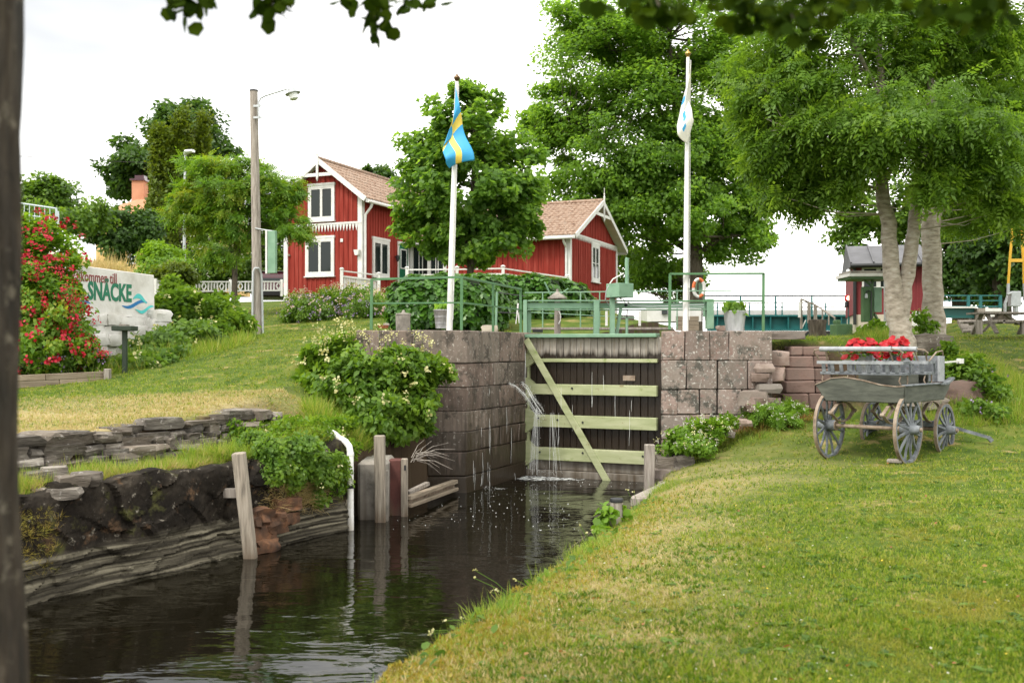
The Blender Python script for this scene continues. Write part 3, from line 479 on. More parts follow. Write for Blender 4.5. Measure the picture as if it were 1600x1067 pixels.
# ------------------------------------------------------------------ lock walls, one object per stone
def vdir(a, b): return (a[0]+b[0], a[1]+b[1])
def stone_prism(poly, z0, z1, mat, root, q, gap=.008):
    cx = sum(p[0] for p in poly)/len(poly); cy = sum(p[1] for p in poly)/len(poly)
    pol = []
    for x, y in poly:
        l = math.hypot(x-cx, y-cy); k = (l-gap*1.3)/l; pol.append((cx+(x-cx)*k+q.uniform(-.007, .007), cy+(y-cy)*k+q.uniform(-.007, .007)))
    b = MB(); b.prism(pol, lambda a, d, z: (a, z, d), z0+gap*.6, z1-gap*.6)
    b.v = [(x+q.uniform(-.012, .012), y+q.uniform(-.012, .012), z+q.uniform(-.006, .006)) for x, y, z in b.v]
    return b.build('stone', mat, root, world=True, smooth=30, bevel=.013)
def lock_wall(name, label, C, fdir, flen, sdir, slen, inner, courses, mat, seed, core, joints=None):
    q = random.Random(seed); t = thing(name, label, 'lock wall', (C[0], C[1], 0))
    fi = (0, .45)
    si = (-.914*.45, .404*.45) if fdir[0] < 0 else (.914*.45, -.404*.45)
    P = lambda d, l: (C[0]+d[0]*l, C[1]+d[1]*l)
    zs = [0 if False else -.5]+courses
    for k in range(len(courses)):
        z0, z1 = zs[k], zs[k+1]; al = k % 2
        a, b = (q.uniform(.55, .7), q.uniform(.85, 1.1)) if al else (q.uniform(.85, 1.05), q.uniform(.55, .7))
        if joints and k in joints: a = joints[k][0]
        A, B = P(fdir, a), P(sdir, b)
        stone_prism([A, C, B, vdir(B, si), inner, vdir(A, fi)], z0, z1, mat, t, q)
        l = a; js = list(joints[k][1:]) if joints and k in joints else []
        while l < flen-.05:
            n = js.pop(0) if js else min(flen, l+q.uniform(.5, .95)); n = flen if flen-n < .25 else n
            stone_prism([P(fdir, l), P(fdir, n), vdir(P(fdir, n), fi), vdir(P(fdir, l), fi)], z0, z1, mat, t, q); l = n
        l = b
        while l < slen-.05:
            n = min(slen, l+q.uniform(.55, .95)); n = slen if slen-n < .25 else n
            stone_prism([P(sdir, l), P(sdir, n), vdir(P(sdir, n), si), vdir(P(sdir, l), si)], z0, z1, mat, t, q); l = n
    b = MB(); b.prism(core, lambda a, d, z: (a, z, d), -.5, courses[-1]-.03); b.build('core', mat, t, world=True, smooth=0)
    return t
S0 = (.404, .914)
lock_wall('lock_wall', 'dark wet stone block wall on the left of the lock gate, under the blue and yellow flag', (-.716, 15.9), (-1, 0), 1.78, S0, 4.2, (-1.009, 16.35), [.26, .65, .97, 1.30, 1.68, 2.07, 2.60], M['wetstone'], 4,
          [(-2.45, 16.3), (-1.02, 16.3), (.55, 20.0), (-.6, 20.4), (-2.3, 17.4)])
lock_wall('lock_wall', 'lichen spotted granite block wall on the right of the lock gate', (2.55, 17.1), (1, 0), 1.93, S0, 3.2, (3.24, 17.55), [.30, .74, 1.17, 1.60, 2.10, 2.61], M['lichenstone'], 9,
          [(3.2, 17.5), (4.4, 17.5), (5.0, 19.6), (4.3, 20.2)], {5: (.42, .86, 1.17, 1.93), 4: (.45, .98, 1.5), 3: (.30, .68, .98, 1.4), 2: (.5, 1.1)})
# rubble and broken stones where the right wall meets the slope
t = thing('rubble_heap', 'broken stones heaped at the right end of the lichen spotted lock wall', 'rubble', (4.3, 17, 1.1)); q = random.Random(3)
for px, py, d, sx, sz in ((1190, 575, 17.2, .34, .13), (1186, 590, 17.1, .3, .12), (1200, 607, 17.0, .42, .13), (1178, 622, 16.9, .5, .2), (1190, 632, 16.85, .55, .2), (1215, 560, 17.6, .4, .2), (1210, 585, 17.5, .35, .2), (1140, 678, 16.4, .14, .08), (1162, 660, 16.5, .2, .08)):
    MB().blob(at(px, py, d), (sx, .4, sz*1.25), q.randint(0, 999), .13, q.uniform(-.4, .4)).build('stone', M['stone'], t, world=True, smooth=22)
# stepped wall of long red blocks behind the wagon
t = thing('block_wall', 'wall of long red sandstone blocks behind the grey wagon', 'stone wall', on(1255, 18.1)); q = random.Random(8)
for k, (y0, y1, x0, x1) in enumerate(((541, 556, 1236, 1292), (556, 575, 1234, 1296), (575, 595, 1230, 1300), (595, 615, 1227, 1304), (615, 640, 1224, 1306))):
    d = 18.3-.06*k; cut = q.choice((.35, .5, .62)); xm = x0+(x1-x0)*cut
    for a, b in ((x0, xm), (xm, x1)):
        p0, p1 = at(a, y1, d), at(b, y0, d); m = MB(); m.box((p0+p1)/2+Vector((0, .3, 0)), (p1.x-p0.x-.012, .6, p1.z-p0.z-.01)); m.v = [(x+q.uniform(-.012, .012), y+q.uniform(-.015, .015), z+q.uniform(-.008, .008)) for x, y, z in m.v]
        m.build('stone', M['brick_red'], t, world=True, smooth=0, bevel=.02)
# boulders in the slope
for (px, py, d, sx, sz, s, lab) in ((1448, 540, 18.9, .85, .42, 1, 'mossy stump mound beneath the two pale trunks'), (1490, 612, 17.6, 1.1, .42, 2, 'long brown rock in the slope right of the wagon'), (1432, 625, 17.3, .8, .3, 5, 'brown rock behind the wagon front wheels')):
    o = MB().blob(at(px, py, d), (sx, .7, sz), s, .12, .2, lvl=4).build('boulder', M['slate'] if s != 2 else M['brick_red'], smooth=30); tag(o, lab, 'rock')
# stones and log beam at the foot of the gate, right side
t = thing('quay_remains', 'broken stone and log quay end by the grey square post right of the gate', 'quay end', (2.3, 15.6, 0)); q = random.Random(14)
for px, py, d, sx, sy, sz, mt in ((1040, 722, 15.9, .34, .4, .22, 'slate'), (1066, 720, 15.8, .3, .4, .2, 'slate'), (1036, 745, 15.7, .36, .4, .26, 'stone'), (1062, 742, 15.6, .22, .4, .2, 'slate'), (1050, 758, 15.2, .4, .4, .1, 'slate')):
    MB().blob(at(px, py, d), (sx, sy, sz), q.randint(0, 999), .12, q.uniform(-.3, .3)).build('stone', M[mt], t, world=True, smooth=22)
a, b = at(998, 785, 13.4), at(1068, 752, 15.0); MB().bar(a, b, .26, .16).build('log_beam', M['greywood'], t, world=True, bevel=.03)
MB().bar(at(1004, 800, 13.2), at(1030, 785, 13.9), .2, .12).build('log_beam', M['greywood'], t, world=True, bevel=.03)

# ------------------------------------------------------------------ lock gate
GA = Vector((.30, 18.2, 0)); GD = Vector((.914, -.404, 0)); GN = Vector((-.404, -.914, 0))     # along the gate; towards the camera
gm = lambda a, d, z: GA+GD*a+GN*d+Vector((0, 0, z))
gate = thing('lock_gate', 'closed wooden lock gate with pale green crossbeams and a diagonal brace', 'lock gate', GA)
q = random.Random(31); npl = 20; wpl = 2.62/npl
for i in range(npl):
    a0 = .02+i*wpl; dd = q.uniform(-.012, .012)
    MB().mbox(gm, a0+.004, a0+wpl-.004, -.08+dd, -.012+dd, .32, 2.50).build('plank', M['gateplank'], gate, world=True, smooth=0, bevel=.006)
for z0, z1, dp in ((2.06, 2.125, .09), (1.48, 1.665, .13), (.895, 1.11, .13), (.30, .525, .13)):
    MB().mbox(gm, .0, 2.44, .0, dp, z0, z1).build('crossbeam', M['gategreen'], gate, world=True, smooth=0, bevel=.008)
    g = MB(); e = .11 if z1-z0 > .1 else .09; g.prism([(-.02, z0-e), (.02, z0-e), (.15, z0-.002), (.15, z1+.002), (.02, z1+e), (-.02, z1+e)], gm, dp+.004, -.01); g.build('gusset', M['gategreen'], gate, world=True, smooth=0)
MB().mbox(gm, -.06, .03, -.1, .05, .1, 2.5).build('heel_post', M['gategreen'], gate, world=True, smooth=0, bevel=.01)
MB().bar(gm(.02, .155, 2.47), gm(1.60, .155, -.08), .12, .045, up=GN).build('diagonal_brace', M['gategreen'], gate, world=True, smooth=0, bevel=.006)
MB().mbox(gm, -.06, 2.44, -.10, .16, 2.50, 2.565).build('top_beam', M['framegreen'], gate, world=True, smooth=0, bevel=.008)
MB().mbox(gm, -.02, 2.45, -.05, .03, .12, .31).build('bottom_beam', M['concrete'], gate, world=True, smooth=0, bevel=.01)
MB().mbox(gm, -.02, 2.45, -.10, .10, -.2, .118).build('sill', M['concrete'], gate, world=True, smooth=0, bevel=.01)
MB().box(gm(1.92, .02, 1.79), (.22, .02, .09), rz=-.416).build('rusty_plate', M['rust'], gate, world=True, smooth=0)
for a, z in ((.25, 1.05), (.62, 1.03), (.28, .44), (1.1, 1.0), (2.2, .45), (.9, 1.6), (1.1, .46)):
    MB().tube([gm(a, .12, z), gm(a, .145, z)], .018, 8).build('bolt', M['black'], gate, world=True)
# the balance beam and winding gear that stand above the gate
gear = thing('balance_beam', 'mint green steel beam frame with winding gear above the lock gate', 'gate gear', (.3, 18.7, 2.56)); D = 18.7
def fb(x0, x1, y0, y1, th=.10, d=D, nm='post', mt='framegreen', bev=.006):
    p0, p1 = at(x0, y1, d), at(x1, y0, d); m = MB(); m.span(p0.x, p1.x, d-th/2, d+th/2, p0.z, p1.z); return m.build(nm, M[mt], gear, world=True, smooth=0, bevel=bev)
fb(817.5, 823.5, 469, 522, .18); fb(823.7, 830, 485, 522, .05, 18.74, 'post_web')
o = fb(824, 1103, 473, 482, .03, 18.7, 'beam_web'); fb(824, 1103, 469.4, 471.2, .17, 18.7, 'beam_flange'); fb(824, 1103, 483.4, 485, .17, 18.7, 'beam_flange')
o.scale = (1, 1, 1)
fb(927.5, 936, 469, 522, .2, 18.62); fb(953, 960.5, 466, 522, .16, 18.45); fb(1103.2, 1114, 467, 514, .2, 18.7)
m = MB(); m.bar(at(970, 482, 18.5), at(963.5, 522, 18.5), .06, .06); m.build('brace', M['framegreen'], gear, world=True, smooth=0)
m = MB(); m.tube([at(980, 483, 18.4), at(979.5, 497, 18.4)], .012, 8); m.build('screw_rod', M['black'], gear, world=True)
m = MB(); m.tube([at(979.5, 497, 18.4), at(979.5, 522, 18.4)], .026, 8); m.build('rod_sleeve', M['framegreen'], gear, world=True)
m = MB(); a = at(949, 465, 18.3); b = at(989, 443, 18.3); m.box(((a.x+b.x)/2, 18.35, (a.z+b.z)/2), (.36, .36, b.z-a.z), rz=.62); m.build('gear_box', M['framegreen'], gear, world=True, smooth=0, bevel=.008)
m = MB(); m.tube([at(979.5, 443, 18.3), at(979.5, 406, 18.3), at(980.5, 403, 18.3)], .037, 10); m.build('screw_cover', M['framegreen'], gear, world=True)
m = MB(); m.tube([at(953, 443, 18.25), at(958, 436, 18.25), at(975, 427, 18.25)], .012, 8); m.build('crank_handle', M['white'], gear, world=True)
m = MB(); m.tube([at(951, 446, 18.2), at(947, 455, 18.2), at(946, 468, 18.25), at(952, 478, 18.4)], .009, 6); m.tube([at(968, 466, 18.4), at(976, 469, 18.45), at(990, 477, 18.5), at(1040, 478, 18.55), at(1100, 476, 18.58)], .008, 6); m.tube([at(968, 467, 18.42), at(985, 478, 18.5), at(1040, 481.5, 18.55), at(1100, 480, 18.58)], .006, 6); m.build('cable', M['steel'], gear, world=True)
m = MB(); m.lathe([(.001, .03), (.028, .022), (.036, 0), (.028, -.022), (.001, -.03)], at(978, 477, 18.5), 12); m.build('gauge', M['glass'], gear, world=True)
# capstan: a weathered hood with hand levers on a post
p = at(871, 512, 19.6); cap = thing('capstan', 'weathered pyramid topped winding post with two levers left of the green gear box', 'winding gear', (p.x, p.y, p.z))
m = MB(); a = at(868, 485, 19.6); m.tube([(p.x, p.y, p.z-.15), (p.x, p.y, a.z+.2)], [.065, .055], 8); m.build('post', M['greywood'], cap, world=True)
z0 = at(870, 467, 19.6).z; m = MB(); m.lathe([(.19, 0), (.19, .03), (.155, .04), (.14, .06), (.04, .13), (.025, .14), (.025, .19), (0.001, .195)], (p.x, p.y, z0), 8); m.build('hood', M['concrete'], cap, world=True, smooth=0)
m = MB(); m.tube([at(860, 460, 19.55), at(851, 441, 19.5)], .016, 6); m.build('lever', M['framegreen'], cap, world=True)
m = MB(); m.tube([at(876, 459, 19.55), at(888, 451, 19.5)], .013, 6); m.build('lever', M['framegreen'], cap, world=True)
m = MB(); m.tube([at(873, 486, 19.5), at(876, 492, 19.5), at(876, 500, 19.5), at(873, 506, 19.5)], .008, 6); m.build('rope', M['white'], cap, world=True)
# footbridge plank and the thin rail behind the gate
t = thing('gate_walkway', 'grey plank walkway with thin mint rail behind the lock gate', 'walkway', at(930, 517, 20.5))
for x0, x1 in ((829, 868), (868.5, 928), (936, 1000), (1000.5, 1050)):
    p0, p1 = at(x0, 515.5, 20.4), at(x1, 511.8, 20.4); m = MB(); m.span(p0.x, p1.x, 20.2, 20.6, p0.z, p1.z); m.build('plank', M['greywood'], t, world=True, smooth=0, bevel=.005)
m = MB(); m.tube([at(820, 457.5, 20.9), at(1058, 454.5, 20.9), at(1143, 455, 20.9)], .014, 6); m.build('rail', M['framegreen'], t, world=True)
m = MB(); m.tube([at(830, 488, 20.9), at(1000, 497, 20.9)], .010, 6); m.build('rail', M['framegreen'], t, world=True)
for px in (848, 907, 937, 1058): m = MB(); m.tube([at(px, 456, 20.9), at(px, 514, 20.9)], .014, 6); m.build('rail_post', M['framegreen'], t, world=True)
m = MB(); m.bar(at(832, 517, 20.3), at(848, 517, 20.3), .2, .06); m.build('bracket', M['black'], t, world=True)

# ------------------------------------------------------------------ green railings on the lock walls
def railing(label, pts, mids, posts, r=.024, mat='railgreen'):
    t = thing('railing', label, 'railing', posts[0][1], group=None)
    for a, b in zip(pts[:-1], pts[1:]): MB().bar(a, b, .045, .035).build('top_rail', M[mat], t, world=True, smooth=0)
    for a, b in zip(mids[:-1], mids[1:]): MB().bar(a, b, .035, .025).build('mid_rail', M[mat], t, world=True, smooth=0)
    for a, b in posts: MB().bar(a, b, .045, .045, up=(0, 1, 0)).build('post', M[mat], t, world=True, smooth=0, bevel=.004)
    return t
railing('dark green railing along the left lock wall beside the blue and yellow flag pole', [at(581, 436.5, 16.25), at(721.5, 433, 16.2), at(770.5, 443, 17.1), at(814, 452, 18.2)], [at(581, 474, 16.25), at(721.5, 473, 16.2), at(770.5, 478.5, 17.1), at(814, 484, 18.2)],
        [(at(581, 436, 16.25), at(580, 515, 16.25)), (at(721.5, 433, 16.2), at(721, 516, 16.2)), (at(770.5, 443, 17.1), at(770.5, 519, 17.1)), (at(813.5, 452, 18.2), at(813.5, 521, 18.2))])
railing('green pipe railing around the white flag pole on the right lock wall', [at(1046.5, 428, 17.4), at(1193.5, 427.5, 17.4)], [at(1046.5, 470.5, 17.4), at(1193.5, 470, 17.4)],
        [(at(1047, 428, 17.4), at(1046, 515, 17.4)), (at(1193, 427, 17.4), at(1192.5, 518, 17.4))])
t = thing('railing', 'light green rail with white posts behind the left lock wall railing', 'railing', at(776, 515, 19))
m = MB(); m.tube([at(776.5, 456, 19), at(775, 513, 19)], .022, 6); m.build('post', M['framegreen'], t, world=True)
for y0, y1 in ((457, 463), (488, 490)): m = MB(); m.tube([at(776, y0, 19), at(820, y1, 20)], .011, 6); m.build('rail', M['black'], t, world=True)
m = MB(); m.bar(at(809.5, 474, 19.4), at(808, 490, 19.4), .05, .03); m.bar(at(808, 490, 19.4), at(806, 506, 19.4), .06, .02); m.bar(at(809.5, 488, 19.4), at(812, 505, 19.4), .03, .03); m.build('white_post', M['white'], t, world=True)
# ------------------------------------------------------------------ the red houses
def house(root, W, L, hw, slope, oe, og, front=(), right=(), left=(), trim_z=None, nb_f=14, toothed=True, zig=.3, cross=True):
    """gable front at b=0; a runs along the gable, b along the ridge; hw wall height at the eaves, oe/og overhang at eaves/gable"""
    T_ = lambda a, b, z: (a, b, z)
    rz = hw+W/2*slope
    mf = lambda s, d, z: (s, -d, z); mr = lambda s, d, z: (W+d, s, z); ml = lambda s, d, z: (-d, s, z)
    m = MB(); m.prism([(0, .0), (W, .0), (W, hw), (W/2, rz), (0, hw)], lambda a, d, z: (a, d, z), 0, L); wall = m.build('wall', M['red'], root, smooth=0)
    m = MB(); m.span(-.04, W+.04, -.04, L+.04, -.7, -.001); m.build('plinth', M['whitewash'], root, smooth=0)
    # battens over the board joints
    m = MB(); n = nb_f
    for i in range(1, n):
        a = W*i/n; top = hw+min(a, W-a)*slope-.03; m.mbox(mf, a-.027, a+.027, -.004, .026, .02, top)
    nb = int(L/(W/n))
    for i in range(1, nb):
        b = L*i/nb; m.mbox(mr, b-.027, b+.027, -.004, .026, .02, hw-.02); m.mbox(ml, b-.027, b+.027, -.004, .026, .02, hw-.02)
    m.build('board_batten', M['red'], root, smooth=0, kind='stuff')
    for mm, c in ((mf, 0), (mf, 1)):
        pass
    cw = .17
    for nm, mm, s0, s1 in (('f', mf, -.035, cw), ('f', mf, W-cw, W+.035), ('r', mr, -.03, cw), ('l', ml, -.03, cw), ('r', mr, L-cw, L), ('l', ml, L-cw, L)):
        m = MB(); m.mbox(mm, s0, s1, -.003, .045 if nm == 'f' else .04, -.05, hw+(.1 if nm == 'f' else 0)); m.build('corner_board', M['white'], root, smooth=0)
    # roof
    sl = math.sqrt(1+slope*slope)
    for sd in (-1, 1):
        e = lambda u, b, h: ((W/2+sd*(W/2+oe)*u), b, rz-(W/2+oe)*u*slope+h)
        m = MB(); v = [e(u, b, h) for h in (.04, .10) for u, b in ((0, -og), (1, -og), (1, L+.1), (0, L+.1))]
        m.add(v, [(3, 2, 1, 0), (4, 5, 6, 7), (0, 1, 5, 4), (1, 2, 6, 5), (2, 3, 7, 6), (3, 0, 4, 7)]); m.build('roof', M['white'], root, smooth=0)
        # pantiles: rows that overlap, each row a run of waves
        runl = (W/2+oe)*sl; nr = max(5, int(runl/.30)); nc = int((L+og)/.22); V = []; Fq = []
        q = random.Random(int(W*100)+sd)
        for r in range(nr):
            u0, u1 = r/nr, min(1.01, (r+1.12)/nr)
            b0 = len(V); k = nc*4
            for row, (u, h) in enumerate(((u0, .125), (u1, .165), (u1, .115))):
                for i in range(k+1):
                    wv = .028*math.sin(i/4*2*math.pi)+.5*.028*math.sin(i/2*2*math.pi+1)
                    V.append(e(u, -og-.02+(L+og+.1)*i/k, h+(wv if row < 2 else wv)+ (q.uniform(-.006, .006))))
            for row in range(2):
                for i in range(k): Fq.append((b0+row*(k+1)+i, b0+row*(k+1)+i+1, b0+(row+1)*(k+1)+i+1, b0+(row+1)*(k+1)+i))
        o = npmesh('roof_tiles', np.array(V), np.array(Fq), None, M['tile'], root, smooth=False, kind='stuff')
        # barge boards on the gable, fascia and gutter at the eaves
        m = MB(); a = e(0, -og-.03, .06); b_ = e(1.0, -og-.03, .05); m.bar((a[0], a[1], a[2]), b_, .05, .20, up=(0, 0, 1)); m.build('barge_board', M['white'], root, smooth=0)
        m = MB(); a = e(1.01, -og, .02); b_ = e(1.01, L+.1, .02); m.bar(a, b_, .03, .14); m.build('fascia', M['white'], root, smooth=0)
        m = MB(); g0 = e(1.035, -og+.05, .04); g1_ = e(1.035, L, .04); m.tube([g0, g1_], .065, 8); m.build('gutter', M['white'], root)
    m = MB(); m.tube([(W/2, -og, rz+.15), (W/2, L+.1, rz+.15)], .10, 8); m.build('ridge_tiles', M['tile'], root)
    # finial, king post and cross piece
    m = MB(); m.box((W/2, -og-.065, rz-.18), (.10, .05, .95)); m.lathe([(.05, 0), (.02, .08), (.035, .14), (.012, .2), (.012, .42), (0.001, .44)], (W/2, -og-.065, rz+.295), 8); m.lathe([(.001, -.2), (.04, -.1), (.05, 0)], (W/2, -og-.065, rz-.655), 8); m.build('finial', M['white'], root, smooth=0)
    if cross:
        cz = rz-.55; hwid = .55/slope+.1; m = MB(); m.mbox(lambda s, d, z: (s, -d, z), W/2-hwid, W/2+hwid, og+.005, og+.04, cz-.07, cz+.07)
        m.build('collar_board', M['white'], root, smooth=0)
    if trim_z:                                              # white band with a toothed lower edge
        m = MB(); m.mbox(mf, -.03, W+.03, .02, .065, trim_z-.08, trim_z)
        n = int(W/.155)
        for i in range(n):
            a = W*i/n; b = W*(i+1)/n; m.prism([(a+.01, trim_z-.081), ((a+b)/2, trim_z-zig), (b-.01, trim_z-.081)], mf, .03, .05)
        m.build('toothed_trim', M['white'], root, smooth=0)
    def window(mm, c, z, w_, h_, panes=2, sub=0, sash=True):
        f = MB(); t_ = .10
        x0, x1, z0, z1 = c-w_/2, c+w_/2, z-h_/2, z+h_/2
        f.mbox(mm, x0, x0+t_, -.01, .07, z0, z1); f.mbox(mm, x1-t_, x1, -.01, .07, z0, z1); f.mbox(mm, x0-.03, x1+.03, -.012, .085, z1-.001, z1+.10); f.mbox(mm, x0+t_, x1-t_, -.01, .07, z0, z0+t_); f.mbox(mm, x0+t_, x1-t_, -.01, .068, z1-t_, z1-.002)
        f.mbox(mm, x0-.04, x1+.04, -.012, .12, z0-.045, z0-.001)
        fo = f.build('window', M['white'], root, smooth=0)
        g = MB(); g.mbox(mm, x0+t_, x1-t_, .027, .034, z0+t_, z1-t_); g.build('pane', M['glass'], fo, smooth=0)
        s = MB(); iw = (x1-x0-2*t_)/panes
        for i in range(panes):
            a0 = x0+t_+iw*i; a1 = a0+iw; k = .055
            s.mbox(mm, a0+.004, a0+k, .0345, .062, z0+t_+.004, z1-t_-.004); s.mbox(mm, a1-k, a1-.004, .0345, .062, z0+t_+.004, z1-t_-.004); s.mbox(mm, a0+k, a1-k, .0345, .060, z0+t_+.004, z0+t_+k+.03); s.mbox(mm, a0+k, a1-k, .0345, .060, z1-t_-k, z1-t_-.004)
            for j in range(sub):
                zz = z0+t_+(z1-z0-2*t_)*(j+1)/(sub+1); s.mbox(mm, a0+k, a1-k, .0345, .05, zz-.014, zz+.014)
        s.build('sash', M['white'], fo, smooth=0)
    for c in front: window(mf, *c)
    for c in right: window(mr, *c)
    for c in left: window(ml, *c)
    return mf, mr, ml
HR_ = -R(22.7); GZ = 4.42
cot = thing('red_cottage', 'tall red board cottage with white trim and toothed band, gable towards the lawn', 'house', (-9.92, 43.5, GZ), HR_)
mf, mr, ml = house(cot, 3.88, 9, 4.37, .757, .40, .35,
    front=((3.88-1.98, 8.54-GZ, 1.33, 1.52, 2), (3.88-2.06, 6.23-GZ, 1.45, 1.62, 2)), right=((1.55, 6.22-GZ, 1.40, 1.62, 2),), trim_z=7.68-GZ, nb_f=17, zig=.38)
d0 = MB(); d0.mbox(mr, 3.02, 3.12, 0, .07, .25, 2.6); d0.mbox(mr, 3.96, 4.06, 0, .07, .25, 2.6); d0.mbox(mr, 3.0, 4.08, 0, .08, 2.6, 2.72); do = d0.build('door', M['white'], cot, smooth=0)
m = MB(); m.mbox(mr, 3.121, 3.959, .004, .045, .4, 2.59); m.build('door_leaf', M['doorgreen'], do, smooth=0)
m = MB(); m.mbox(mr, 3.3, 3.78, .046, .056, 1.55, 2.35); m.build('door_pane', M['glass'], do, smooth=0)
m = MB(); m.mbox(mr, 3.25, 3.30, .046, .07, 1.5, 2.4); m.mbox(mr, 3.78, 3.83, .046, .07, 1.5, 2.4); m.mbox(mr, 3.3, 3.78, .046, .07, 2.35, 2.4); m.mbox(mr, 3.3, 3.78, .046, .07, 1.5, 1.55); m.build('door_pane_frame', M['white'], do, smooth=0)
m = MB(); m.tube([mr(2.80, .02, 2.0), mr(2.80, .14, 2.0)], .03, 8); m.lathe([(.001, .12), (.07, .10), (.09, 0), (.05, -.16), (.001, -.18)], mr(2.80, .16, 1.95), 10); m.build('wall_lamp', M['black'], cot)
m = MB(); p = lambda b, d, z: mr(b, d, z); m.tube([p(.10, .45, 4.0), p(.10, .40, 3.85), p(.12, .12, 3.55), p(.12, .10, 3.3), p(.12, .10, .3), p(.12, .22, .15)], .055, 8); m.build('downpipe', M['white'], cot)
m = MB(); m.lathe([(.001, .05), (.05, .04), (.055, -.03), (.001, -.05)], mf(.25, .05, 1.95), 10); m.build('wall_light', M['rust'], cot)
m = MB(); m.mbox(mf, 2.86, 2.98, .027, .05, 2.42, 2.56); m.build('number_plate', M['white'], cot, smooth=0)
m = MB(); m.prism([(3.60, 2.05), (3.86, 2.05), (3.80, 1.82), (3.66, 1.82)], mf, .046, .2); m.build('bracket', M['white'], cot, smooth=0)
wing = thing('red_annex', 'long low red board annex with clay tiled roof and white toothed gable band', 'house', (2.48, 42.9, GZ), HR_+R(90))
wf, wr, wl = house(wing, 7.0, 7.8, 2.85, .49, .42, .40, front=((3.5, 6.25-GZ, 1.15, 1.72, 2, 1),), trim_z=2.93, nb_f=29, zig=.26)
# glazed veranda bay at the left end of the annex front
m = MB(); m.mbox(wl, 5.95, 7.75, .0, .05, .45, 2.6); vo = m.build('veranda_window', M['glass'], wing, smooth=0)
m = MB()
for s in (5.95, 6.75, 7.65): m.mbox(wl, s-.08, s+.08, .03, .11, .2, 2.7)
m.mbox(wl, 5.95, 7.65, .03, .10, .35, .5); m.mbox(wl, 5.95, 7.65, .03, .10, 2.58, 2.7)
for s in (6.3, 6.42, 7.1, 7.28): m.mbox(wl, s-.015, s+.015, .052, .075, .5, 2.58)
m.build('veranda_frame', M['white'], vo, smooth=0)
m = MB(); m.tube([wl(.12, .48, 2.6), wl(.12, .40, 2.45), wl(.12, .12, 2.25), wl(.12, .10, 2.0), wl(.12, .10, .2)], .05, 8); m.build('downpipe', M['white'], wing)
# white terrace fences in front of the houses
def slat_fence(label, pts, h=.95, panel=True, posts=True, gap=.105):
    t = thing('terrace_fence', label, 'fence', pts[0])
    for a, b in zip(pts[:-1], pts[1:]):
        a, b = Vector(a), Vector(b); up = Vector((0, 0, 1)); d = (b-a); n = max(2, int(d.length/gap)); nrm = d.cross(up).normalized()
        MB().bar(a+up*h, b+up*h, .09, .05).build('rail', M['white'], t, world=True, smooth=0)
        MB().bar(a+up*(h-.22), b+up*(h-.22), .05, .07).build('rail', M['white'], t, world=True, smooth=0)
        if panel:
            m = MB()
            for i in range(n): c = a+d*((i+.5)/n)-nrm*.035; m.bar(c+up*.02, c+up*(h-.19), gap*.82, .02, up=nrm)
            m.build('slats', M['white'], t, world=True, smooth=0, kind='stuff')
    for a in pts: a = Vector(a); m = MB(); m.bar(a, a+Vector((0, 0, h+.06)), .12, .12, up=(0, 1, 0)); m.lathe([(.09, 0), (.10, .03), (.05, .07), (.001, .08)], a+Vector((0, 0, h+.06)), 8); m.build('post', M['white'], t, world=True, smooth=0)
    return t
slat_fence('white slatted terrace fence before the corner of the tall red cottage', [at(534, 462, 41), at(592, 468, 42)], 1.02)
slat_fence('white terrace rail before the long front of the red annex', [at(636, 460, 40.5), at(714, 460, 40), at(786, 459, 39.5), at(886, 472, 41)], 1.0)

# ------------------------------------------------------------------ bridge, signal, hut on the right
t = thing('swing_bridge', 'dark teal steel girder bridge with thin dark railing', 'bridge', at(1225, 514, 34))
D = 34; m = MB(); a, b = at(1105, 514, D), at(1352, 495, D); m.span(a.x, b.x, D-.1, D+.1, a.z, b.z); m.build('girder', M['teal'], t, world=True, smooth=0)
m = MB(); m.span(a.x, b.x, D-.28, D+.05, b.z-.002, b.z+.06); m.span(a.x, b.x, D-.28, D+.05, a.z-.06, a.z); m.build('flange', M['teal'], t, world=True, smooth=0)
m = MB()
for i in range(9): x = a.x+(b.x-a.x)*(i+.5)/9; m.span(x-.02, x+.02, D-.26, D-.101, a.z, b.z)
m.build('stiffener', M['teal'], t, world=True, smooth=0)
m = MB(); m.span(a.x, b.x, D+.4, D+.5, b.z-.1, at(0, 483.5, D).z); m.build('deck_parapet', M['white'], t, world=True, smooth=0)
m = MB(); c = at(1100, 521, D); m.span(c.x, b.x, D-.3, D+.3, c.z-.3, a.z-.07); m.build('track_beam', M['black'], t, world=True, smooth=0)
for py in (462.5, 473, 480.5): MB().tube([at(1095, py, D), at(1352, py-.5, D)], .028 if py < 465 else .02, 6).build('rail', M['black'], t, world=True)
for px in (1157, 1212, 1268.5, 1324): MB().bar(at(px, 463, D), at(px, 496, D), .05, .05, up=(0, 1, 0)).build('rail_post', M['teal'], t, world=True, smooth=0)
for px in (1121, 1171, 1222, 1290): MB().bar(at(px, 474, D), at(px, 497, D), .035, .05, up=(0, 1, 0)).build('rail_post', M['teal'], t, world=True, smooth=0)
t = thing('bridge_abutment', 'teal bridge girder and railing right of the pale twin trunk', 'bridge', at(1510, 505, 30)); D = 30
m = MB(); a, b = at(1461, 497, D), at(1520, 482, D); m.span(a.x, b.x, D-.1, D+.1, a.z, b.z); m.build('girder', M['teal'], t, world=True, smooth=0)
m = MB(); m.span(a.x, b.x, D-.25, D+.1, b.z, b.z+.05); m.build('flange', M['white'], t, world=True, smooth=0)
m = MB(); a, b = at(1521, 500, D), at(1532, 482, D); m.span(a.x, b.x, D-.3, D+.3, a.z, b.z); m.build('pillar', M['greywood'], t, world=True, smooth=0)
